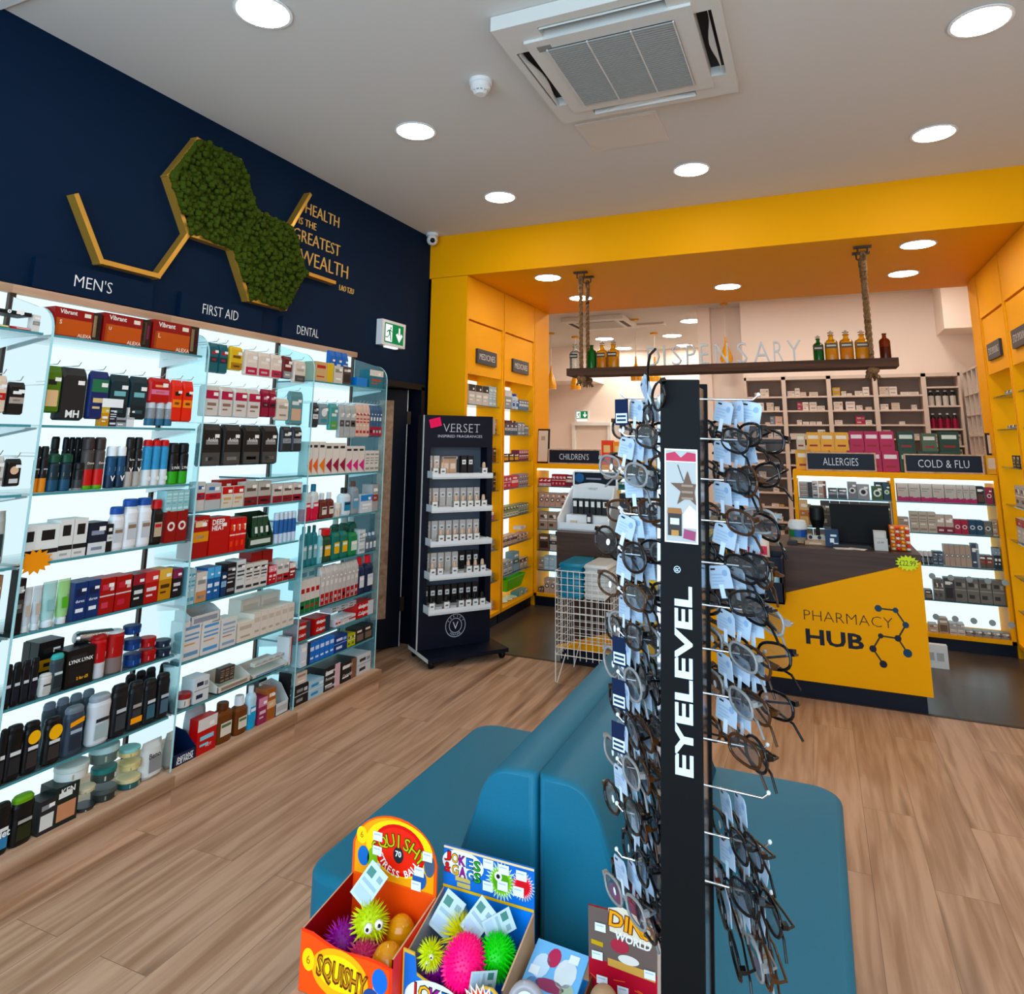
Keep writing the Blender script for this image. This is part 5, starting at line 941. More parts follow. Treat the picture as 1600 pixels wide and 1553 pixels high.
ch = low_cab(PX_+.004, -1.12, ZCH, (-1.75,), "low yellow lit cabinet carrying the CHILDREN'S sign", 1.29)
al = low_cab(-.19, 1.235, ZAL, (.535,), 'low yellow lit cabinet carrying the ALLERGIES and COLD & FLU signs')
def Cr(i, items, w="children's cabinet"): row('B', CY + .035, ZCH[i] if i < 5 else .115, items, NTH[i] + ' of ' + w, None, None, ZCH[i-1] - .009 if i else 1.22, (-2.468, -1.768) if items[0][1] < 960 else (-1.732, -1.152))
Cr(0, [(C_, 842, 861, 747, 3, 'raspberry carton', 'a81838 e0b0b8', 'bot'), (C_, 862, 884, 741, 4, 'ruby sweet carton', '98142c d8a0b0', 'two'), (C_, 884, 960, 743, 6, 'dark ruby carton partly hidden', '6a2030 c8b0a8', 'mid')])
Cr(0, [(C_, 966, 1014, 754, 4, 'teal green carton', '2a6a70 8ab0b0 1a4a3a', 'top')])
Cr(1, [(C_, 842, 876, 770, 4, 'tan carton with dark loop', 'b8988a 4a2c24', 'ring'), (C_, 876, 960, 772, 7, 'tan carton hidden by tester', 'b09080 5a3c30', 'two')])
Cr(2, [(C_, 842, 870, 800, 2, 'brown grey carton', 'a08c80 4a3a34', 'two'), (C_, 870, 960, 802, 6, 'brown grey carton half hidden', '98887c 5a4a40', 'lines')])
Cr(2, [(C_, 965, 1020, 800, 4, 'dark carton', '4a4440 8a8078', 'mid')])
Cr(3, [(C_, 842, 858, 835, 1, 'dark photo carton', '6a4838 2c1c16', 'win'), (C_, 859, 870, 836, 1, 'grey carton with black fish', 'b8b8b4 3a3a3a', 'mid'), (C_, 870, 960, 838, 6, 'grey carton half hidden', 'a8a49c 5a5048', 'lines')])
Cr(3, [(C_, 972, 1026, 818, 3, 'brown boxed toy', '8a6a58 4a3428', 'win')])
Cr(4, [(C_, 841, 850, 872, 1, 'taupe carton', 'a89c90 7a6c60', 'lines'), (C_, 850, 866, 869, 2, 'pale blue packet', 'a8c4d8 d8e4ec', 'lines')])
Cr(5, [(C_, 841, 849, 918, 2, 'black banded low carton', '3a3430 c8bcb0', 'lines'), (C_, 850, 868, 904, 2, 'beige carton with loops', 'b8a498 5a4438', 'ring')])
def Ar(i, items): row('B', CY + .035, ZAL[i] if i < 4 else .115, items, NTH[i] + ' of allergies cabinet', None, None, ZAL[i-1] - .009 if i else 1.215, (-.158, .518))
def Fr(i, items): row('B', CY + .035, ZAL[i] if i < 4 else .115, items, NTH[i] + ' of cold and flu cabinet', None, None, ZAL[i-1] - .009 if i else 1.215, (.552, 1.204))
for k in range(4): put(C_, .10, .08, .030, dict(A='8a8680', B='3a3a3a', C='c8c4c0'), 'side', {'st': 0}, (-.10, CY + .035, ZAL[0] + .001 + k*.031), 0, ('lowest', 'second', 'third', 'topmost')[k] + ' grey carton of a flat stack, top shelf of allergies cabinet', 'flat grey carton stack')
Ar(0, [(C_, 1269, 1278, 752, 1, 'pale tall carton', 'b0aca8 4a4a4a', 'lines'), (C_, 1278, 1291, 749, 1, 'beige carton with brown stripe', 'a89484 6a4030', 'side'), (C_, 1294, 1324, 763, 2, 'low dark grey carton', '4a5058 8a9094', 'mid'), (C_, 1324, 1339, 752, 1, 'grey carton with white disc', '7a7c80 d8d8d8 1c1c1c', 'ring'), (C_, 1339, 1359, 757, 1, 'wide grey carton with white disc', '888c90 d8d8d8 1c1c1c', 'ring'), (C_, 1362, 1380, 760, 1, 'green carton with white ring', '3a5a3a d8e0d8 2c4a2c', 'ring'), (C_, 1380, 1393, 756, 1, 'blue and lime carton with ring', '2a4a5a d8e0d8 6a9a2c', 'ring'), (C_, 1366, 1393, 746, 2, 'navy carton stacked on ring cartons', '1c3448 8aa0b4', 'mid', {'back': .085})])
Ar(1, [(C_, 1246, 1262, 777, 1, 'amber topped flat carton', 'd8b884 b8742c', 'mid'), (C_, 1246, 1268, 788, 1, 'orange banded flat carton', 'c8a888 c86a2c', 'mid', {'back': .085}), (C_, 1282, 1392, 784, 7, 'dark mixed carton', '4a4440 8a8478 6a6a3a', 'two')])
Ar(2, [(C_, 1246, 1392, 830, 7, 'grey carton behind the till', '6a6660 a8a49c', 'lines')])
Fr(0, [(C_, 1401, 1494, 750, 5, 'tall grey carton with magenta wave', 'b4afa8 a0285a 8a8680', 'wave', {'st': 0}), (C_, 1494, 1525, 753, 3, 'shorter grey carton with magenta wave', 'b0aca6 a0285a 8a8680', 'wave', {'st': 0}), (C_, 1526, 1538, 760, 1, 'black carton with brown window', '26201e 5a3c30', 'win'), (C_, 1540, 1551, 762, 1, 'crimson carton with white dot', '8a2840 d8c8cc 3a1a24', 'ring'), (C_, 1553, 1564, 763, 1, 'navy carton with white dot', '20344c d0d4d8 1c2c40', 'ring')])
Fr(1, [(C_, 1402, 1421, 808, 1, 'taupe carton', 'a89a8c 7a6e64', 'lines'), (C_, 1422, 1463, 800, 3, 'tall beige carton', 'b8aea0 8a8076', 'lines', {'st': 0}), (C_, 1463, 1490, 805, 2, 'beige and maroon carton', 'b8a89c 7a1c34', 'bot'), (C_, 1491, 1513, 812, 2, 'crimson carton with white ring', '9a1c3c d8c8cc 8a1c34', 'ring', {'st': 0}), (C_, 1514, 1537, 813, 2, 'navy carton with white ring', '1f4560 c8d4dc 1c3c54', 'ring', {'st': 0}), (C_, 1538, 1550, 815, 1, 'grey carton with white ring', '6a6862 c8c8c8 3a3a3a', 'ring', {'st': 0}), (C_, 1551, 1570, 813, 1, 'beige carton at right end', 'b0a08c 7a6a58', 'lines')])
Fr(2, [('tub', 1428, 1458, 861, 4, 'dark tub with white lid', '2c3034 c8ccd0 d0d0d0', 'plain'), (C_, 1458, 1474, 862, 2, 'slate carton', '3a4a5a 8a9aa8', 'lines'), (C_, 1475, 1517, 852, 5, 'beige carton with white swirl', 'a8968a 5a6a74 d8d8d8', 'ring', {'st': 0}), (C_, 1518, 1530, 850, 1, 'slate tall carton', '3c4c5c 8a949c', 'side'), (C_, 1530, 1552, 868, 2, 'brown low carton', '5a4a44 8a3c30', 'mid'), (C_, 1553, 1578, 857, 2, 'dark blue carton', '1c3448 8a9cac', 'top')])
Fr(3, [(C_, 1446, 1458, 922, 1, 'brown framed carton', '4a3830 8a7a70', 'win', {'st': 0}), (C_, 1459, 1474, 905, 2, 'grey carton', '6a6660 4a4642', 'two'), (C_, 1475, 1490, 903, 1, 'dark grey tall carton', '4c4a48 2c2a2a', 'win'), (C_, 1491, 1582, 906, 4, 'large grey carton', '6c6a66 3a3836 9a968e', 'two', {'st': 0})])
Fr(4, [(C_, 1452, 1466, 975, 1, 'ivory low carton', 'b8a898 8a7868', 'card'), (C_, 1467, 1482, 966, 1, 'beige tall carton', 'a89684 6a5848', 'win'), (C_, 1484, 1508, 974, 2, 'white low carton', 'c8c4c0 8a8a88', 'lines'), (C_, 1509, 1588, 988, 5, 'grey flat carton', '8a8680 5a5652', 'mid')])
fs_ = MB()
for us, v0, dv in (((1456, 1485, 1514, 1543, 1570), 899.5, 2.6), ((1462, 1492, 1521, 1550, 1580), 963, 3.2)):
    for k in range(5):
        p = at(us[k], v0 + dv*k, 1, CY+.012)
        fs_ = MB().add([(.022*math.cos(a*math.pi/9), y, .022*math.sin(a*math.pi/9)) for y in (-.0015, 0) for a in range(18)], [list(range(18))[::-1], list(range(18, 36))] + [[i, (i+1) % 18, 18+(i+1) % 18, 18+i] for i in range(18)], '9aa4a8')
        o = fs_.build('shelf_ticket', al); o.location = (p.x - al.location.x, p.y - .014 - CY, p.z)
# boards on top of the cabinets
for t, u0, u1, v0, v1, top, lab in (('ALLERGIES', 1260, 1370, 708, 731, 1.285, 'navy board reading ALLERGIES on the low cabinet'), ('COLD & FLU', 1414, 1539, 711, 735, 1.285, 'navy board reading COLD & FLU on the low cabinet'), ("CHILDREN'S", 856, 938, 703, 722, 1.29, "navy board reading CHILDREN'S on the left low cabinet")):
    a, b = at(u0, v1, 1, CY), at(u1, v1, 1, CY); hh = at((u0+u1)/2, v0-1, 1, CY).z - top; w_ = b.x - a.x
    e = T(MB().box(-w_/2, w_/2, 0, .018, 0, hh, 'oak_trim').box(-w_/2+.012, w_/2-.012, -.0015, 0, .012, hh-.010, 'navy_board').build('sign_board', None, ((a.x+b.x)/2, CY+.01, top+.001)), lab, 'sign')
    tw = {'ALLERGIES': .26, 'COLD & FLU': .34, "CHILDREN'S": .29}[t]
    MB().text(t, (0, -.002, hh*.5), (1, 0, 0), (0, 0, 1), 'dfe4ea', width=tw, height=hh*.40, wt=-.010).build('lettering', e)
TOPL = 'on top of allergies cabinet'
def top_row(items, z=1.287, where=TOPL, y=CY+.08): row('B', y, z, items, where)
top_row([(C_, 1242, 1260, 706, 1, 'yellow carton left of the sign', 'd8a010 e8e0d0 8a2a10', 'card'), (C_, 1370, 1372, 704, 1, 'sliver of raspberry carton', 'a01c48', 'plain')], y=CY+.04) if 0 else None
ZT = 1.287; st2 = at(1300, 703, 1, CY+.09).z - ZT
def bulk(u0, u1, n, z0, hh, A_, B_, desc, where):
    a, b = at(u0, 690, 1, CY+.06).x, at(u1, 690, 1, CY+.06).x; w_ = (b-a)/n
    for i in range(n):
        put('carton', w_*.96, .10, hh, dict(A=A_, B=B_, C='8a1c1c'), 'card', {'st': 0}, (a + w_*(i+.5), CY+.06 + .02*random.random(), z0), 0, desc + (f', {ORD[i]} from left' if n > 1 else '') + ', ' + where, where)
h2 = .165
bulk(1241, 1322, 3, ZT, h2, 'dca414', 'e8e0d0', 'yellow carton', 'lower layer on allergies cabinet')
bulk(1322, 1403, 3, ZT, h2, 'a41c4c', 'e4d8dc', 'raspberry carton', 'lower layer on allergies cabinet')
bulk(1244, 1258, 1, ZT+h2, .135, 'c8b8a0', 'e8e0d0', 'cream carton left of yellow row', 'upper layer on allergies cabinet')
bulk(1260, 1326, 3, ZT+h2, .145, 'dca414', 'e8e0d0', 'yellow carton', 'upper layer on allergies cabinet')
bulk(1327, 1398, 3, ZT+h2, .155, 'a41c4c', 'e4d8dc', 'raspberry carton', 'upper layer on allergies cabinet')
bulk(1403, 1430, 1, ZT, h2, '2c4a30', 'c8d0c8', 'dark green carton, left one', 'lower layer on cold and flu cabinet')
bulk(1402, 1430, 1, ZT+h2, .155, '24402c', 'c8d4c8', 'dark green carton right of raspberry row', 'upper layer on cold and flu cabinet')
bulk(1440, 1464, 1, ZT+h2, .14, '4a5a44', 'd0d0c8', 'grey green carton', 'upper layer on cold and flu cabinet')
bulk(1468, 1500, 1, ZT+h2, .155, '24402c', 'c8d4c8', 'dark green carton at right', 'upper layer on cold and flu cabinet')
bulk(1432, 1500, 2, ZT, h2, '2c4a30', 'c8d0c8', 'dark green carton behind the sign', 'lower layer on cold and flu cabinet')
p = at(1552, 722, 1, CY+.05); T(MB().box(-.045, .045, 0, .03, 0, .14, 'd8a83c').box(-.035, .035, -.001, 0, .04, .12, 'd8ccb8').build('carton', None, (p.x, CY+.05, ZT)), 'amber and white carton right of the COLD & FLU board', 'box')
p = at(1549, 690, 1, CY+.12); T(MB().box(-.055, .055, 0, .014, 0, .17, '2a1810').box(-.042, .042, -.001, 0, .016, .154, 'd0c4b4').build('picture_frame', None, (p.x+.02, CY+.13, ZT+.14), 0), 'small dark framed notice above the amber carton, right of the dispensary', 'picture frame')
T(MB().box(-.09, .09, .1, .18, 0, .135, 'b08a50').build('storage_box', None, (p.x, CY, ZT+.002)), 'plain brown storage box carrying the framed notice', 'box')
p = at(846, 722, 1, CY+.05); fr_ = MB().box(-.065, .065, 0, .016, 0, .33, '2a1810').box(-.05, .05, -.001, 0, .016, .314, 'd8ccbc').box(-.02, .02, -.0016, -.0011, .22, .26, 'a89a8c').build('picture_frame', None, (p.x-.005, CY+.09, 1.291)); T(fr_, "dark framed notice leaning on the yellow pilaster beside the CHILDREN'S board", 'picture frame'); fr_.rotation_euler[0] = math.radians(-5)
for i, u in enumerate((874, 888)):
    p = at(u, 694, 1, CY+.12); e = MB().box(-.034, .034, 0, .03, 0, .145, 'd8ccc0').box(-.02, .024, -.001, 0, .085, .11, '3a2c28').box(-.02, .024, -.001, 0, .02, .045, '3a2c28').build('leaflet_box', None, (p.x, CY+.12, 1.291)); T(e, f"white box with black fish mark, {'left' if not i else 'right'} one behind the CHILDREN'S board", 'box', "white boxes behind the children's sign")
for u0, u1, v, c, l in ((940, 957, 688, 'd85010', 'bright orange carton right of the CHILDREN\'S board'), (958, 972, 690, 'e89414', 'amber carton right of the orange one on the children\'s cabinet'), (992, 1012, 672, 'c8a814', 'mustard carton behind the left eyewear prongs'), (975, 990, 700, '4a2c20', 'dark brown carton between amber and mustard cartons')):
    a, b = at(u0, 715, 1, CY+.08), at(u1, 715, 1, CY+.08); hh = at(u0, v, 1, CY+.08).z - 1.291
    T(MB().box(-(b.x-a.x)/2, (b.x-a.x)/2, 0, .07, 0, hh, c).box(-(b.x-a.x)*.3, (b.x-a.x)*.3, -.001, 0, hh*.5, hh*.8, 'e8c890').build('carton', None, ((a.x+b.x)/2, CY+.08, 1.291)), l, 'box')
# ---------------------------------------------------------------- dispensary shelving along the back wall
BYD = 8.60
XS = [-.708, -.29, .171, .624, 1.076, 1.404]; ZSH = [2.021, 1.866, 1.712, 1.566, 1.413, 1.276, 1.133, .976, .82, .665, .525]
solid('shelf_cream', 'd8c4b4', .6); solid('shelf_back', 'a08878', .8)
DR = Random_ = random.Random(3)
rows_name = ('top', 'second', 'third', 'fourth', 'fifth', 'sixth', 'seventh', 'eighth', 'ninth', 'tenth', 'eleventh', 'lowest')
cols_name = ('leftmost dispensary bay', 'second dispensary bay', 'third dispensary bay', 'fourth dispensary bay', 'bottle bay at dispensary right')
for c in range(5):
    x0, x1 = XS[c], XS[c+1]; zs = ZSH if c < 4 else [2.10, 1.905, 1.67, 1.5, 1.35]
    u = T(empty('dispensary_shelving', ((x0+x1)/2, BYD, 0)), 'cream shelving bay on the dispensary back wall, ' + cols_name[c].replace(' dispensary bay', ' of five'), 'shelf unit', 'cream dispensary shelving bays'); L = (x1-x0)/2; D_ = .28
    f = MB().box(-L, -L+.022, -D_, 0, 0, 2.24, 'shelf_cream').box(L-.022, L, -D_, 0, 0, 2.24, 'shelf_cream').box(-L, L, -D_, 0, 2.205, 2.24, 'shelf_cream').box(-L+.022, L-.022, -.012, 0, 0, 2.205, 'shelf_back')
    f.build('carcass', u)
    for z in zs: MB().box(-L+.023, L-.023, -D_+.005, -.013, z-.018, z, 'shelf_cream').build('shelf', u)
    for r, z in enumerate(zs):
        if c < 4:
            x = x0 + .035; k = 0; lim = (zs[r-1] if r else 2.2) - z - .03
            while x < x1 - .06:
                w_ = DR.choice((.05, .06, .075, .09)); n = DR.choice((1, 1, 1, 2, 2, 3)); h_ = DR.choice((.024, .03, .045))
                tall = DR.random() < .12
                if tall: n, h_ = 1, min(lim, .09)
                n = min(n, int(lim / h_))
                if x + w_ > x1 - .03: break
                if DR.random() < .74 and n > 0:
                    k += 1; col = DR.choice(('d8ccc0', 'cfc4ba', 'e0d4c8', 'c8b8a8', 'd4c8bc', 'd8cfc6')) if DR.random() < .9 else DR.choice(('b8902c', '9a2040', '6a7a88', 'c8a08a'))
                    mbk = ('carton', w_, .09, h_*n*.98, dict(A=col, B='b8a698', C='8a7a70'), 'two' if n == 2 else 'lines' if n == 3 else 'card', {'st': 0})
                    if k <= 16: put(*mbk, (x + w_/2, BYD - D_ + .02 + .02*DR.random(), z + .001), 0, f"medicine carton, {ORD[k-1]} from left on {rows_name[r]} shelf, {cols_name[c]}", f'cartons in the {cols_name[c]}', 'medicine_carton')
                x += w_ + DR.choice((.004, .01, .03))
        elif r == 0: pass
        elif r < 3:
            for k in range(4):
                e = T(empty('stock_bottle', (x0 + .06 + k*.065, BYD - D_ + .06, z + .001)), f"black stock bottle, {ORD[k]} from left on {('top', 'upper', 'lower')[r]} row of the bottle bay", 'bottle', 'black stock bottles in the bottle bay')
                MB().lathe([(.027, 0), (.028, .1), (.014, .125), (.012, .14)], ['c8c0b8' if r == 1 else '8a2038', '1c1a1c', '1c1a1c'], n=10).build('glass_body', e); MB().lathe([(.014, .14), (.014, .155)], 'e0dcd8', n=8).build('cap', e)
        else:
            for k in range(3): put('carton', .07, .08, .11, dict(A=('c8bcb0', '4a5a44', 'b8a898')[k], B='8a7a70', C='5a5048'), 'two', {'st': 0}, (x0 + .07 + k*.09, BYD - D_ + .03, z + .001), 0, f"stock carton, {ORD[k]} from left on {rows_name[r]} shelf, bottle bay", 'cartons in the bottle bay', 'medicine_carton')
ps = T(empty('pigeonhole_unit', (1.42, 8.28, 0)), 'cream pigeonhole shelving returning along the right dispensary wall', 'shelf unit')
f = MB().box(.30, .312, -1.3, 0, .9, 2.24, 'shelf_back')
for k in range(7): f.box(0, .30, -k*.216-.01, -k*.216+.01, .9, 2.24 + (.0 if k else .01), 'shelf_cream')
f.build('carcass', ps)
for z in (2.235, 2.0, 1.8, 1.6, 1.4, 1.2, 1.0): MB().box(.0, .30, -1.3, 0, z-.015, z, 'shelf_cream').build('shelf', ps)
for r, z in enumerate((2.0, 1.8, 1.6, 1.4)):
    for k in range(6):
        put('carton', .10, .10, .05 + .05*DR.random(), dict(A=DR.choice(('d8ccc0', 'c8bcb0', 'b0a498')), B='8a7a70', C='6a5a50'), 'two', {'st': 0}, (1.44, 8.28 - .108 - k*.216, z + .001), -math.pi/2, f"carton in {ORD[k]} pigeonhole from the corner, {rows_name[r]} row", 'cartons in the pigeonholes', 'medicine_carton')
# ================================================================ service counter
CT = .866
ct = T(empty('service_counter', (-.61, BY, 0)), 'dark wood service counter with a big yellow wedge panel on its front', 'counter'); X = lambda x: x + .61
MB().box(X(-1.745), X(.515), .004, .58, .095, CT-.03, 'walnut').build('body', ct)
bevel(MB().box(X(-1.75), X(.525), -.006, .60, CT-.03, CT, 'walnut').build('worktop', ct), .003)
MB().box(X(-1.72), X(.488), .006, .56, 0, .095, 'navy_gloss').build('kick', ct)
wp = MB().prism([(X(-1.745), .004, .096), (X(.52), .004, .096), (X(.52), .004, .828), (X(-1.745), .004, .108)], (0, -.012, 0), 'yellow').build('wedge_panel', ct)
lt = MB(); a, b = at(1256, 961, 1, BY-.009), at(1395, 973, 1, BY-.009)
lt.text('PHARMACY', (X((a.x+b.x)/2), -.0085, (a.z+b.z)/2), (1, 0, 0), (0, 0, 1), '2a2410', width=b.x-a.x, height=.058, wt=-.018)
a, b = at(1259, 994.5, 1, BY-.009), at(1350, 1003, 1, BY-.009)
lt.text('HUB', (X((a.x+b.x)/2), -.0085, (a.z+b.z)/2), (1, 0, 0), (0, 0, 1), '0c1a2c', width=b.x-a.x, height=.088, wt=.03)
lt.build('lettering', wp)
mo = MB(); ND = [(.276, .549, .019), (.366, .547, .015), (.412, .471, .017), (.366, .393, .018), (.277, .397, .014), (.231, .321, .019), (.409, .318, .023), (.279, .243, .020)]
for i, (x, z, r) in enumerate(ND):
    mo.poly([(X(x)+r*math.cos(k*math.pi/12), -.0095, z+r*math.sin(k*math.pi/12)) for k in range(24)], '14425e' if i in (0, 1, 2, 6) else '0c1a2c')
for i, j in ((0, 1), (1, 2), (2, 3), (3, 4), (4, 5), (3, 6), (5, 7)):
    a, b = Vector((X(ND[i][0]), -.009, ND[i][1])), Vector((X(ND[j][0]), -.009, ND[j][1])); n = (b-a).normalized(); n = Vector((-n.z, 0, n.x))*.0045
    mo.poly([a-n, b-n, b+n, a+n], '3a3626')
mo.build('emblem', wp)
def star(n, r0, r1, c, sx=1, sz=1, th=.0015, ax='y'):
    P = [(math.cos(i*math.pi/n)*(r1 if i % 2 else r0)*sx, 0, math.sin(i*math.pi/n)*(r1 if i % 2 else r0)*sz) for i in range(2*n)]
    return MB().prism(P, (0, -th, 0), c)
p = at(1418, 880, 1, BY-.015); T(star(15, .062, .045, 'd8ea10', 1.05, .75).text('£22.99', (0, -.002, 0), (1, 0, 0), (0, 0, 1), '303000', width=.085, height=.03).build('price_star', None, (p.x, BY-.0135, p.z)), 'neon yellow starburst price ticket at the top right corner of the counter', 'price ticket')
def P5(u, v=850, y=5.0): return at(u, v, 1, y).x
def hz(v, u, y=5.0): return at(u, v, 1, y).z - CT
def cbox(name, u0, u1, v, y, d, c, label, cat='box', extra=None):
    x0, x1 = P5(u0, 850, y), P5(u1, 850, y); h = hz(v, (u0+u1)/2, y); w_ = x1-x0
    mb = MB().box(-w_/2, w_/2, 0, d, 0, h, c)
    if extra: extra(mb, w_, h)
    return T(mb.build(name, None, ((x0+x1)/2, y, CT+.001)), label, cat)
# sweet tub with striped label
x0, x1 = P5(1233), P5(1262); r = (x1-x0)/2; h = hz(814, 1247)
e = T(empty('sweet_tub', ((x0+x1)/2, 5.05, CT+.001)), 'clear sweet tub with white lid and green and blue band, left on the counter', 'tub')
tb = MB().lathe([(r*.9, 0), (r, .01), (r, h*.62)], 'clear', n=18); tb.build('jar', e)
t2 = MB().lathe([(r*.9, .008), (r*.94, h*.2)], 'a89478', n=14); t2.build('sweets', e)
for k in range(3): MB().add([(r*1.01*math.cos(a), r*1.01*math.sin(a), z) for a in [math.radians(-150 + k*40 + q*10) for q in range(5)] for z in (h*.28, h*.6)], [[2*q, 2*q+2, 2*q+3, 2*q+1] for q in range(4)], ('2a6a3a', '2a5a8a', '1c4a94')[k]).build('label', e)
MB().lathe([(r*1.04, h*.62), (r*1.08, h*.66), (r*1.05, h*.8), (r*.86, h)], 'd8dcdc', n=18).build('lid', e)
cbox('card_reader', 1230, 1246, 847, 4.93, .08, '1c1c1e', 'low black card reader at the left end of the counter items', 'card reader', lambda m, w, h: m.box(-w*.4, w*.4, .01, .05, h, h+.006, '3a3c40'))
cbox('display_box', 1258, 1290, 846, 4.98, .10, 'b8987a', 'kraft display box with a white back card showing two dark dots', 'display box', lambda m, w, h: (m.box(-w/2, w/2, .09, .10, h, h*2.1, 'c8c8c4'), [m.poly([(s*w*.22+.012*math.cos(k*.6283), .0895, h*1.6+.012*math.sin(k*.6283)) for k in range(10)], '1a1a1c') for s in (-1, 1)], m.box(-w*.3, w*.3, -.001, 0, h*.3, h*.6, 'd8c8b4')))
cbox('carton', 1290, 1311, 828, 4.95, .06, '14365c', 'tall royal blue carton with white marks in front of the monitor', 'box', lambda m, w, h: (m.box(-w*.1, w*.35, -.001, 0, h*.60, h*.72, 'd8e0e8'), m.box(-w*.15, w*.15, -.001, 0, h*.25, h*.5, 'e8ecf0'), m.box(w*.1, w*.45, -.001, 0, h*.12, h*.24, 'c8d0d8')))
mo_ = T(empty('till_monitor', (P5(1343, 815, 5.15), 5.15, CT+.001)), 'large black till monitor on the counter seen from behind', 'monitor'); w_ = P5(1389, 815, 5.15)-P5(1297, 815, 5.15); zt = hz(788, 1343, 5.15); zb_ = hz(848, 1343, 5.15)
bevel(MB().box(-w_/2, w_/2, -.03, .0, zb_, zt, 'tv_black').build('screen', mo_), .006)
MB().box(-.03, .03, -.002, .03, .01, zb_+.1, '0a0a0b').build('stand', mo_); MB().box(-.13, .13, -.09, .10, 0, .012, '0a0a0b').build('base', mo_)
e = T(empty('pole_scanner', (P5(1277, 815, 5.2), 5.2, CT+.001)), 'upright black scanner standing left of the till monitor', 'scanner'); h = hz(790, 1277, 5.2)
MB().loft([[(sx*x, sy*y, z) for x, y in ((-1, -1), (1, -1), (1, 1), (-1, 1))] for sx, sy, z in ((.03, .03, h*.38), (.045, .03, h*.6), (.045, .03, h*.93), (.035, .025, h))], '0c0c0e').build('head', e)
MB().lathe([(.055, 0), (.05, .012), (.014, .02), (.012, h*.4)], '0c0c0e', n=14).build('base', e)
kb = T(MB().box(-.11, .11, -.05, .05, 0, .015, '141416').box(-.10, .10, -.045, .045, .015, .018, '2a2c30').build('keyboard', None, (P5(1330), 4.99, CT+.001)), 'small black keyboard under the till monitor', 'keyboard')
for i, (u, a, c) in enumerate(((1318, .2, 'd8d4cc'), (1340, -.3, 'e0dcd4'))): T(MB().box(-.05, .05, -.035, .035, 0, .002, c).build('paper_slip', None, (P5(u, 868, 4.89), 4.893, CT+.001 + i*.0022), a), ('white paper slip near the royal blue carton on the counter', 'white paper slip on the counter edge below the monitor')[i], 'paper')
cbox('leaflet_holder', 1366, 1386, 830, 4.92, .04, 'b8b6b0', 'grey leaflet holder with a printed card right of the monitor', 'leaflet holder', lambda m, w, h: (m.box(-w*.44, w*.36, -.001, 0, h*.66, h*.95, 'c8c6c0'), m.box(-w*.5, w*.55, -.012, 0, 0, h*.62, 'c4c2bc'), m.text('£2.99', (0, -.0125, h*.42), (1, 0, 0), (0, 0, 1), '3a3a3a', width=w*.5), m.box(-w*.2, w*.3, -.0005, .0, h*.76, h*.84, '6a6a68')))
e0 = P5(1393, 850, 4.93); e1 = P5(1424, 850, 4.93); hh = hz(824, 1408, 4.93)
sw = T(empty('hanging_strip_display', ((e0+e1)/2, 4.95, CT+.001)), 'tower display of orange and white sachets at the right end of the counter', 'display'); W5 = (e1-e0)
MB().box(-W5/2, W5/2, .02, .10, 0, hh, 'c86a28').build('tower', sw)
for i in range(7):
    for j in range(4):
        MB().ball((0, 0, 0), .5, ('e8c8a0', 'd84a2a', 'f0a030', 'e8dccc')[(i*2+j) % 4], 8, 5, W5/4*.98, .03, hh/7*.95).build('sachet', sw).location = (-W5/2 + W5/4*(j+.5), .012, hh/7*(i+.5))
# second black screen and sweets at the left part of the counter
sm = T(empty('counter_screen', (P5(1153, 745, 5.3), 5.3, CT+.001)), 'small black screen behind the right eyewear prongs', 'monitor'); zt = hz(731, 1153, 5.3)
MB().box(-.09, .09, 0, .03, zt-.12, zt, '0a0a0b').build('screen', sm); MB().box(-.02, .02, .01, .03, 0, zt-.1, '0a0a0b').build('stand', sm)
sb_ = MB(); rr = random.Random(2)
for k in range(26): sb_.ball((rr.uniform(-.055, .055), rr.uniform(-.04, .04), .03 + rr.random()*.11), .018, rr.choice(('d8b020', 'c89a18', 'e0c040')), 7, 5, 1.6, 1, 1)
e = T(empty('sweet_bag', (P5(1118, 830), 5.0, CT+.001)), 'clear bag of yellow sweets on the counter just right of the black post', 'bag'); sb_.build('sweets', e); MB().lathe([(.07, 0), (.09, .05), (.08, .14), (.03, .17), (.05, .19)], 'film', n=14, sy=.7).build('film', e)
# navy tray hung on the counter front
tr = T(empty('counter_tray', (-.42, BY-.008, .56)), 'navy two tier tray of snacks fixed to the counter front', 'display tray')
MB().box(-.16, .19, -.20, -.192, 0, .12, 'navy_gloss').box(-.16, .19, -.20, 0, 0, .01, 'navy_gloss').box(-.16, -.152, -.20, 0, 0, .26, 'navy_gloss').box(.182, .19, -.20, 0, 0, .26, 'navy_gloss').box(-.16, .19, -.10, -.004, .22, .23, 'navy_gloss').box(-.16, .19, -.008, 0, 0, .27, 'navy_gloss').box(-.16, .19, -.104, -.098, .14, .25, 'navy_gloss').build('tray', tr)
put('bag', .10, .045, .16, dict(A='a8c8cc', B='3a5a4a', C='e8e8e8'), 'plain', {'cat': 'snack packet'}, (-.30, BY-.19, .572), .1, 'pale blue snack packet in the lower tier of the counter tray')
for k, (x, c, b, l) in enumerate(((-.53, 'd8b04a', '8a3a20', 'amber and red snack packet'), (-.45, 'b02848', 'e8d0d4', 'crimson snack bottle'), (-.35, 'e0d0c0', 'c83050', 'cream snack packet with a red heart'))):
    put('bag' if k != 1 else 'bottle', .085 if k != 1 else .04, .04, .13, dict(A=c, B=b, C='f0e8e0'), 'plain', {'cat': 'snack packet'}, (x, BY-.085, .792), 0, l + ' in the upper tier of the counter tray')
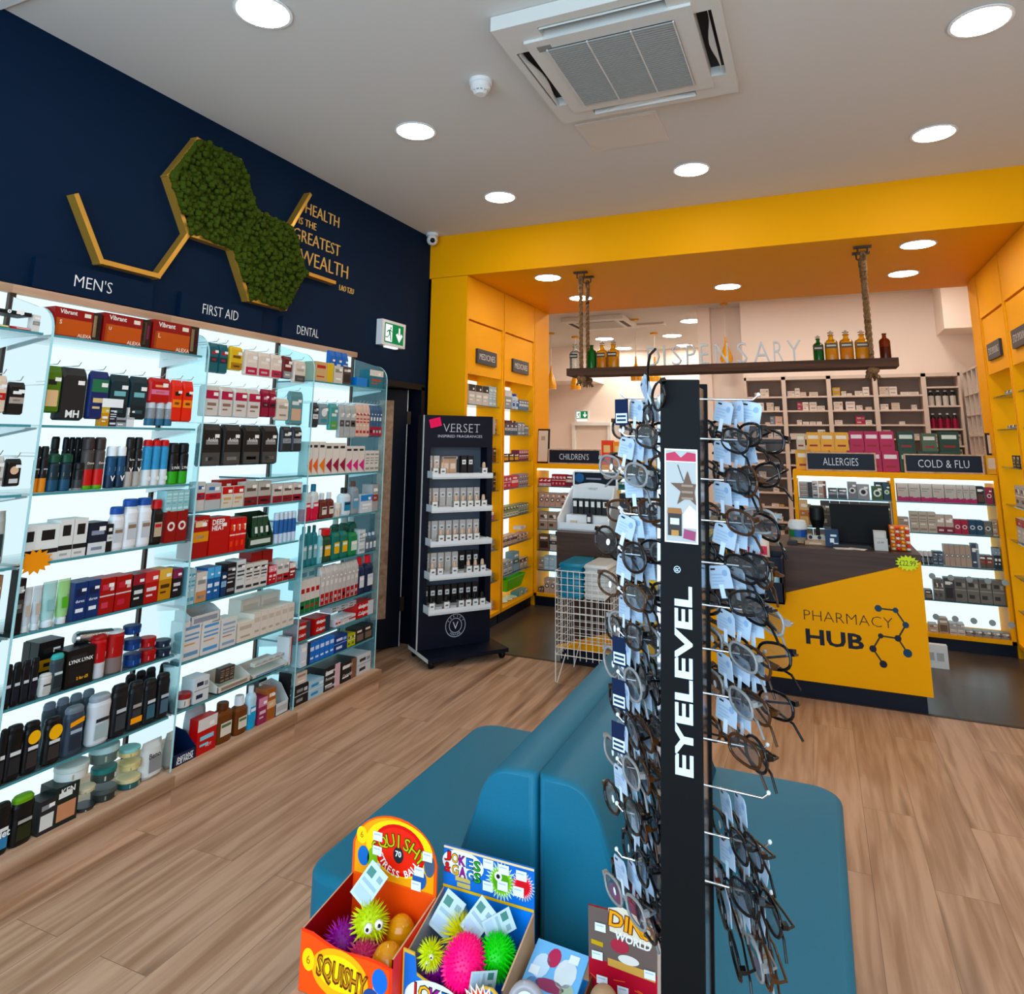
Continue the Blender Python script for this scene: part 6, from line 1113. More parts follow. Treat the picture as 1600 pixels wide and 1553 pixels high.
for k in range(3): put('pack', .05, .012, .10, dict(A='b8bcc0', B='5a6a7a', C='e8e8e8'), 'mid', {'cat': 'packet'}, (-.56 + k*.06, BY-.185 + k*.004, .572), 0, f'silver packet, {ORD[k]} from left in the lower tier of the counter tray', 'silver packets in the counter tray')
# lip balm display
lb = T(empty('lip_balm_stand', (-1.02, 4.62, 0)), 'yellow floor display of small coloured tubes in front of the counter, behind the left prongs', 'display stand')
MB().box(-.12, .12, 0, .14, 0, .50, 'd8b020').box(-.12, .12, -.03, 0, .02, .1, 'd8b020').box(-.12, .12, .12, .14, .50, .66, 'e0c040').build('body', lb)
for r_ in range(4):
    for k in range(6): MB().lathe([(.009, 0), (.009, .05), (.006, .055)], ('e8dcd0', ('c01c50', '2a6a8a', 'c8a010', '3a8a4a', '8a2a6a', 'd04020')[(k+r_) % 6]), n=8).build('balm_tube', lb).location = (-.1 + k*.04, .02 + r_*.026, .501 + (r_*.0))
# white fragrance tester on the counter
tx = (P5(868, 840, 4.93) + P5(955, 840, 4.93))/2; ts = T(empty('fragrance_tester', (tx, 4.93, CT+.001), -.06), 'white countertop fragrance tester tray with a dark header, left end of the counter', 'display tray')
MB().box(-.20, .20, 0, .26, 0, .012, 'white_gloss').box(-.20, .20, 0, .008, 0, .055, 'white_gloss').box(-.17, .17, .10, .26, .012, .10, 'white_gloss').box(-.17, .17, .22, .26, .10, .30, 'white_gloss').build('tray', ts)
for s in (-1, 1): MB().prism([(s*.20, 0, 0), (s*.20, .26, 0), (s*.172, .26, .30), (s*.172, .22, .30), (s*.20, .0, .08)], (-s*.014, 0, 0), 'white_gloss').build('side', ts)
hd = [(-.18, .262, .28), (.18, .262, .28), (.18, .262, .40)] + [(.165, .262, .415), (-.165, .262, .415)] + [(-.18, .262, .40)]
h_ = MB().prism(hd, (0, .006, 0), 'white_gloss'); h_.box(-.165, .165, .2612, .2619, .31, .402, '0e1626'); h_.ball((-.125, .261, .36), .04, '2a5a8a', 10, 6, 1, .05, .9); h_.ball((.10, .261, .375), .02, 'b0a49a', 8, 5, 1.6, .05, 1); h_.box(-.07, .05, .2606, .2611, .35, .362, '8a94a8'); h_.build('header', ts)
ar_ = [(-.17 + .34*k/10, .219, .30 + .03*math.sin(math.pi*k/10)) for k in range(11)]
MB().prism([(-.17, .219, .25), (.17, .219, .25)] + ar_[::-1], (0, .006, 0), 'white_gloss').text('VERSET', (0, .2185, .285), (1, 0, 0), (0, 0, 1), '7a7a78', width=.075).build('arch', ts)
RT = Matrix.Rotation(-.06, 3, 'Z')
for k in range(6):
    o = MB().box(-.020, .020, 0, .04, 0, .112, 'parcel_dark').box(-.013, .013, -.001, 0, .055, .095, 'f0efec').build('perfume_carton', None, Vector((tx, 4.93, CT+.001)) + RT @ Vector((-.125 + k*.047, .165, .101)), -.06); T(o, f'black perfume carton, {ORD[k]} from left in the counter tester', 'box', 'black cartons in the counter tester')
o = MB().box(-.018, .018, 0, .03, 0, .105, 'parcel_dark').box(-.012, .012, -.001, 0, .05, .085, 'f0efec').build('perfume_carton', None, Vector((tx, 4.93, CT+.001)) + RT @ Vector((.03, .045, .0125)), -.06); T(o, 'single black perfume carton standing in the front of the counter tester', 'box')
o = MB().box(-.025, .025, 0, .01, 0, .055, 'd0c0b0').box(-.012, .016, -.001, 0, .008, .04, '4a3020').build('tester_card', None, Vector((tx, 4.93, CT+.001)) + RT @ Vector((-.085, .03, .0125)), -.06); T(o, 'small beige card with brown mark at the front left of the counter tester', 'card')
for u0, u1, v, y, c, l, cat in ((969, 1008, 772, 5.0, '1c1c20', 'wide black gift set box right of the white tester', 'box'), (970, 997, 796, 4.92, 'a8a8a6', 'plain grey box in front of the black gift set', 'box')):
    cbox('gift_box' if c == '1c1c20' else 'carton', u0, u1, v, y, .07 if y < 4.95 else .12, c, l, cat, (lambda m, w, h: m.text('N6', (-w*.15, -.001, h*.8), (1, 0, 0), (0, 0, 1), 'd8d8d8', width=w*.3)) if c == '1c1c20' else None)
p = at(1000, 787, 1, 4.985); T(star(12, .032, .024, 'f0145a').build('price_star', None, (p.x, 4.9985, p.z)), 'neon pink starburst ticket on the black gift set box', 'price ticket')
# wire dump basket with folded packs
YB = 4.42; xa = at(868, 960, 1, YB).x; xb = at(955, 960, 1, YB).x; zr = at(868, 891, 1, YB).z; zf = at(868, 1022, 1, YB).z; YE = 4.79
wb = T(empty('wire_basket', ((xa+xb)/2, (YB+YE)/2, 0)), 'white wire dump basket of packs in front of the counter', 'basket'); hx, hy = (xb-xa)/2, (YE-YB)/2
g = MB(); r = .0022
def rect(z, q=1): g.tube([(-hx, -hy, z), (hx, -hy, z), (hx, hy, z), (-hx, hy, z)], r*q, 'wire_white', 5, True)
n = 13
for k in range(n): rect(zf + (zr-zf)*k/(n-1), 1.5 if k in (0, 6, n-1) else 1)
nx = 9
for k in range(nx+1):
    x = -hx + 2*hx*k/nx
    for y in (-hy, hy): g.tube([(x, y, zf-.02), (x, y, zr)], r, 'wire_white', 5)
for k in range(1, 8):
    y = -hy + 2*hy*k/8
    for x in (-hx, hx): g.tube([(x, y, zf-.02), (x, y, zr)], r, 'wire_white', 5)
g.build('cage', wb)
zc = zr - .17; fl_ = MB()
for k in range(9): x = -hx + 2*hx*k/8; fl_.tube([(x, -hy, zc), (x, hy, zc)], r, 'wire_white', 5)
fl_.build('wire_floor', wb)
for sx in (-1, 1):
    for sy in (-1, 1): MB().tube([(sx*hx, sy*hy, zf+.02), (sx*hx, sy*hy, .012), (sx*hx*.98, sy*hy*.9, .004), (sx*hx*.7, sy*hy*.8, zf)], .0035, 'wire_white', 6).build('leg', wb)
PK = None
for c_, (x_, col, nm_) in enumerate(((-hx*.5, '1c7a94', 'teal'), (hx*.42, 'd8d8d4', 'white'))):
    for k in range(6):
        mb = MB(); w2, d2, t2 = hx*.46, hy*.85, .034
        R_ = [[(a*w2*s, b_*d2, zz) for a, b_ in ((-1, -.9), (-.9, -1), (.9, -1), (1, -.9), (1, .9), (.9, 1), (-.9, 1), (-1, .9))] for s, zz in ((.86, 0), (1.0, t2*.5), (.86, t2))]
        mb.loft(R_, col + '/g', True); mb.poly([(-w2*.5, -d2*.99, t2*.25), (w2*.5, -d2*.99, t2*.25), (w2*.5, -d2*.99, t2*.75), (-w2*.5, -d2*.99, t2*.75)], 'a8c8d4' if c_ else '2a8aa4')
        o = mb.build('wipes_pack', None, (wb.location.x + x_, wb.location.y, zc + .004 + k*(t2+.001) + (0 if not c_ else .002)))
        T(o, f'{nm_} wipes pack, {ORD[k]} from the bottom of its pile in the wire basket', 'packet', f'{nm_} packs in the wire basket')
# ================================================================ padded bench
solid('plinth_black', '0a0c10', .6)
bn = T(empty('padded_bench', (-.595, 2.017, 0)), 'teal upholstered double sided bench with a central wedge backrest', 'bench'); X = lambda x: x + .595; Y = lambda y: y - 2.017
def rounded(x0, x1, y0, y1, z0, z1, rad, name, c, r2):
    P = []
    for cx, cy, a0 in ((x1-rad, y1-rad, 0), (x0+rad, y1-rad, 90), (x0+rad, y0+rad, 180), (x1-rad, y0+rad, 270)):
        for k in range(7): a = math.radians(a0 + k*15); P.append((cx + rad*math.cos(a), cy + rad*math.sin(a)))
    rings = []
    for k in range(7): a = math.radians(k*15); rings.append((z1 - r2 + r2*math.sin(a), r2 - r2*math.cos(a)))
    cx_, cy_ = (x0+x1)/2, (y0+y1)/2
    def ins(d): return [(cx_ + (x-cx_)*(1-d/((x1-x0)/2)), cy_ + (y-cy_)*(1-d/((y1-y0)/2))) for x, y in P]
    R_ = [[(x, y, z0) for x, y in P]] + [[(x, y, z) for x, y in ins(d)] for z, d in rings]
    return MB().loft(R_, c).build(name, bn)
rounded(X(-1.205), X(.004), Y(1.52), Y(2.515), .05, .482, .075, 'seat', 'teal_leather', .022)
MB().box(X(-1.17), X(-.03), Y(1.55), Y(2.48), 0, .05, 'plinth_black').build('plinth', bn)
def back_half(s):
    # outline in x,z; s=-1 left, 1 right
    xm = -.592 + s*.0025; xo = -.83 if s < 0 else -.356; xt = -.705 if s < 0 else -.478
    prof = [(xm, .483), (xo, .483)]; d = Vector((xt-xo, .80-.483)).normalized(); rr_ = .06
    c0 = Vector((xt, .80)); p0 = c0 - d*rr_; p1 = c0 + Vector((-s, 0))*rr_
    for k in range(9):
        t = k/8; q = p0*(1-t)**2 + c0*2*t*(1-t) + p1*t*t; prof.append((q.x, q.y))
    prof.append((xm, .80))
    rings = []; n = 7; r2 = .02; cxp = sum(p[0] for p in prof)/len(prof); czp = sum(p[1] for p in prof)/len(prof)
    ys = [(1.515 + r2*(1-math.sin(math.radians(a))), r2*(1-math.cos(math.radians(a)))) for a in (90, 72, 54, 36, 18, 0)] + [(2.50, 0)]
    for y, dd in ys[::1]:
        pass
    seq = [(1.515, r2)] + [(1.515 + r2*(1-math.cos(math.radians(a))), r2*(1-math.sin(math.radians(a)))) for a in (18, 36, 54, 72, 90)] + [(2.47, 0)] + [(2.49 - r2*(1-math.sin(math.radians(a))), r2*(1-math.cos(math.radians(a)))) for a in (30, 60, 90)]
    R_ = []
    for y, dd in seq:
        R_.append([(X(cxp + (x-cxp)*(1-dd/.12)), Y(y), czp + (z-czp)*(1-dd/.16) if z > .484 else .483) for x, z in prof])
    return MB().loft(R_, 'teal_leather').build('backrest', bn)
back_half(-1); back_half(1)

p = at(1462, 1041, 2, 0); so = T(empty('socket_box', (p.x, p.y, .001), math.radians(-90)), 'white socket box standing on the grey floor behind the right end of the counter', 'socket')
bevel(MB().box(0, .05, -.075, .075, 0, .15, 'white').build('housing', so), .004); MB().box(.0501, .054, -.05, -.008, .05, .10, 'b8b8b6').box(.0501, .054, .008, .05, .05, .10, 'b8b8b6').build('faceplate', so)
# ================================================================ eyewear stand
TILT = math.atan(.029); EX, EY = -.2185, 1.0
es = T(empty('eyewear_stand', (EX, EY, 0)), 'tall black eyewear display post with chrome prongs on both sides', 'display stand'); es.rotation_euler = (0, TILT, 0); ME_ = Matrix.Rotation(TILT, 3, 'Y')
MB().lathe([(.155, 0), (.155, .012), (.03, .02)], 'black', n=32).build('base', es)
PW = .0268
solid('post_black', '020203', .6, spec=.15)
bevel(MB().box(-PW, PW, -.006, .004, .02, 1.589, 'post_black').build('post', es), .0015)
MB().box(-PW+.003, -PW+.010, .005, .075, .02, 1.58, 'chrome').box(PW-.010, PW-.003, .005, .075, .02, 1.58, 'chrome').box(-PW, PW, .075, .083, .02, 1.589, 'post_black').build('channel', es)
sc_ = MB().box(-PW-.017, -PW-.001, .055, .059, .02, 1.57, 'chrome')
for k in range(24): sc_.box(-PW-.011, -PW-.008, .0545, .0549, .06+k*.062, .09+k*.062, 'black')
sc_.build('slotted_strip', es)
tx_ = MB().text('EYELEVEL', (.004, -.0068, 1.194), (0, 0, 1), (-1, 0, 0), 'd4e4f2', width=.233, height=.0235, wt=.03).text('®', (-.004, -.0068, 1.331), (0, 0, 1), (-1, 0, 0), 'd4e4f2', height=.0095)
tx_.build('lettering', es)
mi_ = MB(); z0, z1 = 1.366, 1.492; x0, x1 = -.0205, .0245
mi_.box(x0, x1, -.0078, -.0062, z0, z1, 'e8e4e0')  # mirror plate; what it reflects is painted on as flat colour shapes
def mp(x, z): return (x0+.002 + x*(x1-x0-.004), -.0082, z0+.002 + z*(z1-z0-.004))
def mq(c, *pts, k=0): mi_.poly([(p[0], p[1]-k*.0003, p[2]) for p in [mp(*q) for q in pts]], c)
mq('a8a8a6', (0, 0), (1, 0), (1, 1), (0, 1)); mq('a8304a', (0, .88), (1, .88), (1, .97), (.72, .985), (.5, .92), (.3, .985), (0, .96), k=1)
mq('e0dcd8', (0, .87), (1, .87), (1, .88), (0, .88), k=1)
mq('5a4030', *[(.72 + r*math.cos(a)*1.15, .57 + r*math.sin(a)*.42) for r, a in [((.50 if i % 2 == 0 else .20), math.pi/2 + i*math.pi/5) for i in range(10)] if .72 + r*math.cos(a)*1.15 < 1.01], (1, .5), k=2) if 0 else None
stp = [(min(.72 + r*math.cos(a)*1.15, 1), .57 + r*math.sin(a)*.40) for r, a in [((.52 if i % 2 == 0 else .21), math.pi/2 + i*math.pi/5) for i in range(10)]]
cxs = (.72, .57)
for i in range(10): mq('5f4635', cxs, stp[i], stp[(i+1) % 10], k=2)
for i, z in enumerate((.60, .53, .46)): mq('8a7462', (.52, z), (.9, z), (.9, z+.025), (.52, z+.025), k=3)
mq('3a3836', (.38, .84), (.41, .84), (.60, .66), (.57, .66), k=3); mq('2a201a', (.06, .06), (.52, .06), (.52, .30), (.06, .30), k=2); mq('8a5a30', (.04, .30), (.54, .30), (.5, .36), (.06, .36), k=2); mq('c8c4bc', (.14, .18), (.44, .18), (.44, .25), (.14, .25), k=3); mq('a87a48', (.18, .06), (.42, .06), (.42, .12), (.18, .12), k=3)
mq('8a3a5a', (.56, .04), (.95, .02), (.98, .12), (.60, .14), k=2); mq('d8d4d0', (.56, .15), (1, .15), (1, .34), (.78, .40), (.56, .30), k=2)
mi_.build('painted_mirror', es)
MB().box(-.006, .008, -.0072, -.0061, 1.528, 1.562, '3a3c40').box(-.004, .006, -.0076, -.0073, 1.532, 1.546, '8a8c90').build('sticker', es)
MB().lathe([(.004, 0), (.006, .004), (.005, .008), (.002, .010)], 'chrome', n=14).build('knob', es)
kk = es.children[-1]; kk.rotation_euler = (math.pi/2, 0, 0); kk.location = (.012, -.006, 1.066)
ZR = [1.566 - .0585*k for k in range(12)]
for s in (-1, 1):
    for k, z in enumerate(ZR):
        L_ = .078 if s < 0 else .074
        MB().tube([(s*(PW-.012), .07, z), (s*(PW+L_-.008), .07, z), (s*(PW+L_), .07, z+.007)], .0017, 'chrome', 6).build('prong', es)
        MB().ball((s*(PW+L_), .07, z+.008), .0028, 'e8ecee', 8, 6).build('prong_tip', es)
# ---- glasses
FC = [('black', '0c0c0d/g', 'lens'), ('tortoiseshell', '4a2a14/g', 'lens'), ('dark brown', '2a1a12/g', 'lens'), ('clear grey', '8a8886/g', 'lens'), ('gunmetal', '3a3c3e/m', 'lens')]
def glasses(ci, rnd, arms=True):
    nmc, fcol, lens = FC[ci]; e = empty('reading_glasses')
    rx, rz = (.027, .0160) if not rnd else (.0240, .0205); cxg = rx + .008
    fr = MB()
    def rim(s): 
        P = []
        for k in range(20):
            a = 2*math.pi*k/20; c, q = math.cos(a), math.sin(a)
            ex = 1 if rnd else .78
            P.append((s*cxg + rx*math.copysign(abs(c)**ex, c), 0, -.019 + rz*math.copysign(abs(q)**ex, q)))
        return P
    for s in (-1, 1):
        fr.tube(rim(s), .0021, fcol, 6, True)
        fr.box(*sorted((s*(cxg+rx-.002), s*(cxg+rx+.005))), -.001, .006, -.013, -.007, fcol)
    fr.tube([(-.009, 0, -.018), (-.004, 0, -.0145), (.004, 0, -.0145), (.009, 0, -.018)], .0019, fcol, 6)
    fr.build('frame', e)
    for s in (-1, 1):
        P = rim(s); MB().poly([(p[0], .0004, p[2]) for p in P], lens).build('lens', e)
        xh = s*(cxg+rx+.003)
        MB().tube([(xh, .005, -.013), (xh*.9, .012 + (s+1)*.003, -.015), (-xh*.1, .016 + (s+1)*.003, -.028), (-xh*.75, .014 + (s+1)*.003, -.040), (-xh*.98, .012+(s+1)*.003, -.056)], .0018, fcol, 5).build('temple', e)
    MB().poly([(-cxg+.006 + .0042*math.cos(k*.5236), -.0008, -.019 + .005*math.sin(k*.5236)) for k in range(12)], 'f2f2f0').build('power_sticker', e)
    t = MB(); t.prism([(-.019, .001, .000), (.019, .001, .000), (.019, .001, .026), (.014, .001, .0315), (-.014, .001, .0315), (-.019, .001, .026)], (0, .0008, 0), 'b9c6d4')
    t.poly([(-.004, .0005, -.016), (.004, .0005, -.016), (.004, .0005, .006), (-.004, .0005, .006)], 'd8e4f0')
    for q in range(4): t.poly([(-.014, .0006, .005+q*.0045), (.004+.003*(q % 2), .0006, .005+q*.0045), (.004+.003*(q % 2), .0006, .0065+q*.0045), (-.014, .0006, .0065+q*.0045)], '9fb4cc')
    t.poly([(.010+.0045*math.cos(k*.628), .0006, .021+.0045*math.sin(k*.628)) for k in range(10)], '8fa8c4'); t.poly([(-.013, .0006, .0255), (-.005, .0006, .0255), (-.005, .0006, .028), (-.013, .0006, .028)], '2a2c30')
    t.build('price_tag', e)
    return e
PROT = {}
gr = random.Random(8)
def tilted(x, y, z): return Vector((EX, EY, 0)) + ME_ @ Vector((x, y, z))
skip = {(1, 9), (-1, 3)}
for s in (-1, 1):
    for k, z in enumerate(ZR):
        cnt = (4 if s < 0 else 3) - (1 if (s, k) in ((1, 7), (1, 8), (-1, 10), (-1, 0), (1, 9), (-1, 2)) else 0)
        if (s, k) == (1, 8): cnt = 0
        for i in range(cnt):
            ci = gr.choice((0, 0, 0, 1, 2, 3, 4)) if s > 0 else gr.choice((0, 0, 1, 2, 3, 3, 4)); rnd = gr.random() < (.15 if k < 6 else .5 if s < 0 else .2); key = (ci, rnd)
            if key in PROT: e = dup(PROT[key])
            else: e = PROT[key] = glasses(ci, rnd)
            d = PW + .018 + i*(.017 if s < 0 else .0195) + gr.random()*.004
            a = math.radians((gr.uniform(36, 62) if k < 6 else gr.uniform(26, 46)) if s < 0 else (gr.uniform(36, 62) if k < 9 else gr.uniform(14, 40)))
            e.location = tilted(s*d, .07, z - .034)
            e.rotation_euler = (math.radians(gr.uniform(-6, 6)), math.radians(gr.uniform(-10, 16)), a - math.pi/2 + (math.pi if False else 0))
            if 'group' in e: del e['group']
            T(e, f"{FC[ci][0]} {'round' if rnd else 'oblong'} reading glasses, {ORD[i]} from the post on the {ORD[k]} {'left' if s < 0 else 'right'} prong down", 'glasses', 'reading glasses on the eyewear stand')
e = glasses(0, False); e.location = tilted(-.052, .03, 1.566); e.rotation_euler = (.2, -.45, math.radians(-62)); T(e, 'black glasses caught on top of the first left prong, arm sticking up over the post', 'glasses')
for c in list(e.children):
    if c.name.startswith('temple'): bpy.data.objects.remove(c); 
MB().tube([(-.045, .006, -.02), (-.01, .004, .0), (.035, .0, .028), (.062, 0, .036), (.085, 0, .030)], .0022, '0c0c0d/g', 6).build('temple', e)
for k in (0, 6, 7, 8):
    o = MB().box(-.013, .013, 0, .0008, -.030, .010, '16284a').box(-.011, .011, -.0004, 0, -.027, -.012, 'dce4ea').box(-.009, .009, -.0008, -.0004, -.018, -.015, '2a3a5a').box(-.009, .009, -.0008, -.0004, -.024, -.021, '2a3a5a').tube([(0, .0004, .010), (0, .0004, .016)], .001, 'chrome', 4)
    T(o.build('strength_card', None, tilted(-.103, .068, ZR[k] - .012), math.radians(-25)), f'small navy strength card at the tip of the {ORD[k]} left prong down', 'card', 'navy strength cards on the left prongs')
# ================================================================ toys on a low table in front of the bench
TZ = .50
tb = T(empty('low_table', (-.56, 1.34, 0)), 'low table carrying the toy boxes at the bottom of the photo', 'table')
MB().box(-.39, .38, -.155, .155, TZ-.03, TZ, 'oak_trim').build('tabletop', tb)
for sx in (-.36, .35):
    for sy in (-.13, .13): MB().box(sx-.02, sx+.02, sy-.02, sy+.02, 0, TZ-.03, 'oak_trim').build('leg', tb)
def toy_box(x0, x1, y0, y1, h, hb, cout, cin, cside, label, header, front):
    e = T(empty('toy_display_box', ((x0+x1)/2, (y0+y1)/2, TZ+.001)), label, 'toy display box'); w, d = (x1-x0)/2, (y1-y0)/2; t = .003
    mb = MB().box(-w, w, -d, d, 0, t, cin, bottom=cout)
    mb.box(-w, w, d-t, d, t, hb, cin, back=cout)
    for s in (-1, 1):
        P = [(-d+t, t), (d-t, t), (d-t, hb*.98), (-d+t, h)]
        xs = sorted((s*w, s*(w-t))); A_ = [(xs[0], y, z) for y, z in P]; B_ = [(xs[1], y, z) for y, z in P]; o_, i_ = (A_, B_) if s < 0 else (B_, A_)
        mb.add(o_, [[0, 1, 2, 3] if s > 0 else [3, 2, 1, 0]], cout); mb.add(i_, [[3, 2, 1, 0] if s > 0 else [0, 1, 2, 3]], cside)
        mb.poly([A_[2], B_[2], B_[3], A_[3]], 'c8a080')
    mb.build('tray', e)
    header(e, w, d, hb); front(e, w, d, h)
    return e
def qd(mb, pts, y, c): mb.poly([(a, y, b) for a, b in pts], c)
def ell(mb, cx, cz, rx, rz, y, c, n=28, a0=0, a1=360): mb.poly([(cx + rx*math.cos(math.radians(a0+(a1-a0)*k/n)), y, cz + rz*math.sin(math.radians(a0+(a1-a0)*k/n))) for k in range(n)], c)
def stick(mb, x, z, y, s=.011): qd(mb, ((x-s, z-s*.75), (x+s, z-s*.75), (x+s, z+s*.75), (x-s, z+s*.75)), y, 'eef0f2'); qd(mb, ((x-s*.8, z+s*.2), (x+s*.6, z+s*.2), (x+s*.6, z+s*.4), (x-s*.8, z+s*.4)), y-.0002, 'b8c4d0')
def arc_text(mb, t, cx, cz, r, a0, a1, y, c, hgt, flip=1, wt=.02):
    for k, ch in enumerate(t):
        if ch == ' ': continue
        a = math.radians(a0 + (a1-a0)*k/(len(t)-1)); u = Vector((math.cos(a), 0, math.sin(a)))*flip
        mb.text(ch, (cx + r*math.cos(a), y, cz + r*math.sin(a)), Vector((u.z, 0, -u.x)), u, c, height=hgt, wt=wt)
def squishy_header(e, w, d, hb):
    y = d - .004; mb = MB(); H = hb; top = .118
    out = [(-w, H-.002), (w, H-.002), (w, H+.05)] + [(w*.98*math.cos(math.radians(a)), H+.05+(top-.05)*math.sin(math.radians(a))) for a in range(12, 170, 12)] + [(-w, H+.055)]
    mb.prism([(a, y, b) for a, b in out], (0, .004, 0), 'f06a18')
    qd(mb, [(a*.94, H+.004+(b-H)*.95) for a, b in out], y-.0006, 'f8a818'); ell(mb, .012, H+.064, w*.80, .050, y-.001, 'ffd81c')
    ell(mb, .012, H+.062, w*.62, .046, y-.0014, 'd82018'); ell(mb, .012, H+.062, w*.56, .040, y-.0017, 'e84420')
    arc_text(mb, 'SQUISHY', .012, H+.004, .075, 135, 45, y-.0026, '6a3a08', .026, 1, .05); arc_text(mb, 'SQUISHY', .012, H+.004, .075, 135, 45, y-.003, 'b8c420', .023, 1, .0)
    ell(mb, .012, H+.054, .012, .015, y-.0022, '2a2c30'); mb.text('70', (.012, y-.0026, H+.056), (1, 0, 0), (0, 0, 1), 'f4f4f4', height=.011, wt=.02)
    arc_text(mb, 'STRESS BALL', .012, H+.066, .046, 205, 335, y-.0026, 'fff4e8', .013, -1, .02)
    ell(mb, -w*.78, H+.072, .013, .016, y-.0014, 'ffd818'); mb.text('6', (-w*.78, y-.002, H+.073), (1, 0, 0), (0, 0, 1), 'b86a10', height=.012)
    ell(mb, -w*.72, H+.035, .014, .018, y-.0016, '2a6ab0'); ell(mb, -w*.5, H+.034, .012, .020, y-.0016, '8ab82a'); ell(mb, w*.62, H+.022, .016, .018, y-.0016, '2a5a9a'); ell(mb, w*.84, H+.05, .012, .02, y-.0016, '4a5a70')
    for a, b in ((-w*.38, H+.078), (-w*.38, H+.052), (-w*.40, H+.022), (w*.80, H+.066), (w*.62, H+.036), (w*.56, H+.010)): stick(mb, a, b, y-.0034)
    mb.build('header', e)
def squishy_front(e, w, d, h):
    y = -d; mb = MB(); out = [(-w, 0), (w, 0), (w, h*.86)] + [(w - 2*w*k/8, h*.86 + h*.14*(k/8)**2 + .004*math.sin(k)) for k in range(1, 8)] + [(-w, h)]
    mb.prism([(a, y, b) for a, b in out], (0, .003, 0), 'f0501c'); qd(mb, [(a*.97-.002, b*.97) for a, b in out], y-.0005, 'f4611e')
    ell(mb, -.01, h*.48, w*.62, h*.40, y-.0009, 'f8b418'); ell(mb, -.01, h*.5, w*.5, h*.28, y-.0012, 'ffdc20')
    mb.text('SQUISHY', (-.005, y-.0018, h*.46), (1, 0, -.08), (.08, 0, 1), '6a3008', width=w*1.12, height=h*.44, wt=.05); mb.text('SQUISHY', (-.005, y-.0021, h*.47), (1, 0, -.08), (.08, 0, 1), 'c8881c', width=w*1.06, height=h*.36, wt=.0)
    ell(mb, -w*.80, h*.55, .014, .018, y-.0012, 'ffd41c'); mb.text('6', (-w*.8, y-.0016, h*.55), (1, 0, 0), (0, 0, 1), 'b86a10', height=.014)
    ell(mb, w*.76, h*.62, .016, .019, y-.0012, '2a6ad0'); ell(mb, w*.60, h*.30, .018, .016, y-.0012, '2a4a8a'); ell(mb, w*.70, h*.45, .008, .018, y-.0010, 'e8a888')
    mb.build('front_panel', e)
toy_box(-.942, -.742, 1.205, 1.362, .098, .118, 'e8481c', 'f06018', '8a0e10', 'orange display box of squishy balls with a round topped header', squishy_header, squishy_front)
def jokes_header(e, w, d, hb):
    y = d - .004; mb = MB(); H = hb
    mb.box(-w, w, y, y+.004, H-.002, H+.072, '1a68b8'); qd(mb, ((-w, H-.001), (w, H-.001), (w, H+.004), (-w, H+.004)), y-.0008, 'e0b040'); qd(mb, ((-w, H+.068), (w, H+.068), (w, H+.072), (-w, H+.072)), y-.0008, 'e8d0a8')
    cols = ('d8382c', 'f0b020', '9a2a8a', '2a7ad0', '3aa03a')
    ell(mb, -w*.56, H+.046, .046, .024, y-.0005, 'f0f0ee')
    for t, z, x in (('JOKES', H+.055, -w*.56), ('&GAGS', H+.035, -w*.55)):
        for k, ch in enumerate(t):
            mb.text(ch, (x-.034+k*.0165, y-.0012, z-.0012*k), (1, 0, 0), (0, 0, 1), '20242c', width=.0165, height=.019, wt=.05); mb.text(ch, (x-.034+k*.0165, y-.0016, z-.0012*k), (1, 0, 0), (0, 0, 1), cols[k], width=.014, height=.0165, wt=.01)
    for k, z in enumerate((H+.020, H+.010)): qd(mb, ((-w*.72+k*.004, z-.004), (-w*.38, z-.004), (-w*.38, z+.004), (-w*.72+k*.004, z+.004)), y-.001, 'c8b070')
    def burst(cx, cz, r, c1, c2):
        P = [(cx + rr*math.cos(a), y-.0010, cz + rr*math.sin(a)) for rr, a in [((r if i % 2 else r*.66), i*math.pi/26) for i in range(52)]]
        mb.poly(P, 'e8f0f0'); P2 = [(cx + rr*math.cos(a), y-.0014, cz + rr*math.sin(a)) for rr, a in [((r*.88 if i % 2 else r*.56), i*math.pi/26) for i in range(52)]]; mb.poly(P2, c1); ell(mb, cx, cz, r*.5, r*.5, y-.0018, c2)
    burst(w*.30, H+.036, .034, '8ac020', '5a9a14'); burst(w*.76, H+.038, .026, 'e8244a', 'd01838')
    ell(mb, w*.24, H+.044, .008, .008, y-.0024, 'f4f4f4'); ell(mb, w*.24, H+.044, .004, .004, y-.0027, '18181a')
    for a, b in ((w*.02, H+.060), (w*.36, H+.058), (w*.02, H+.022), (w*.34, H+.030), (w*.74, H+.056), (w*.68, H+.028)): stick(mb, a, b, y-.003)
    mb.build('header', e)
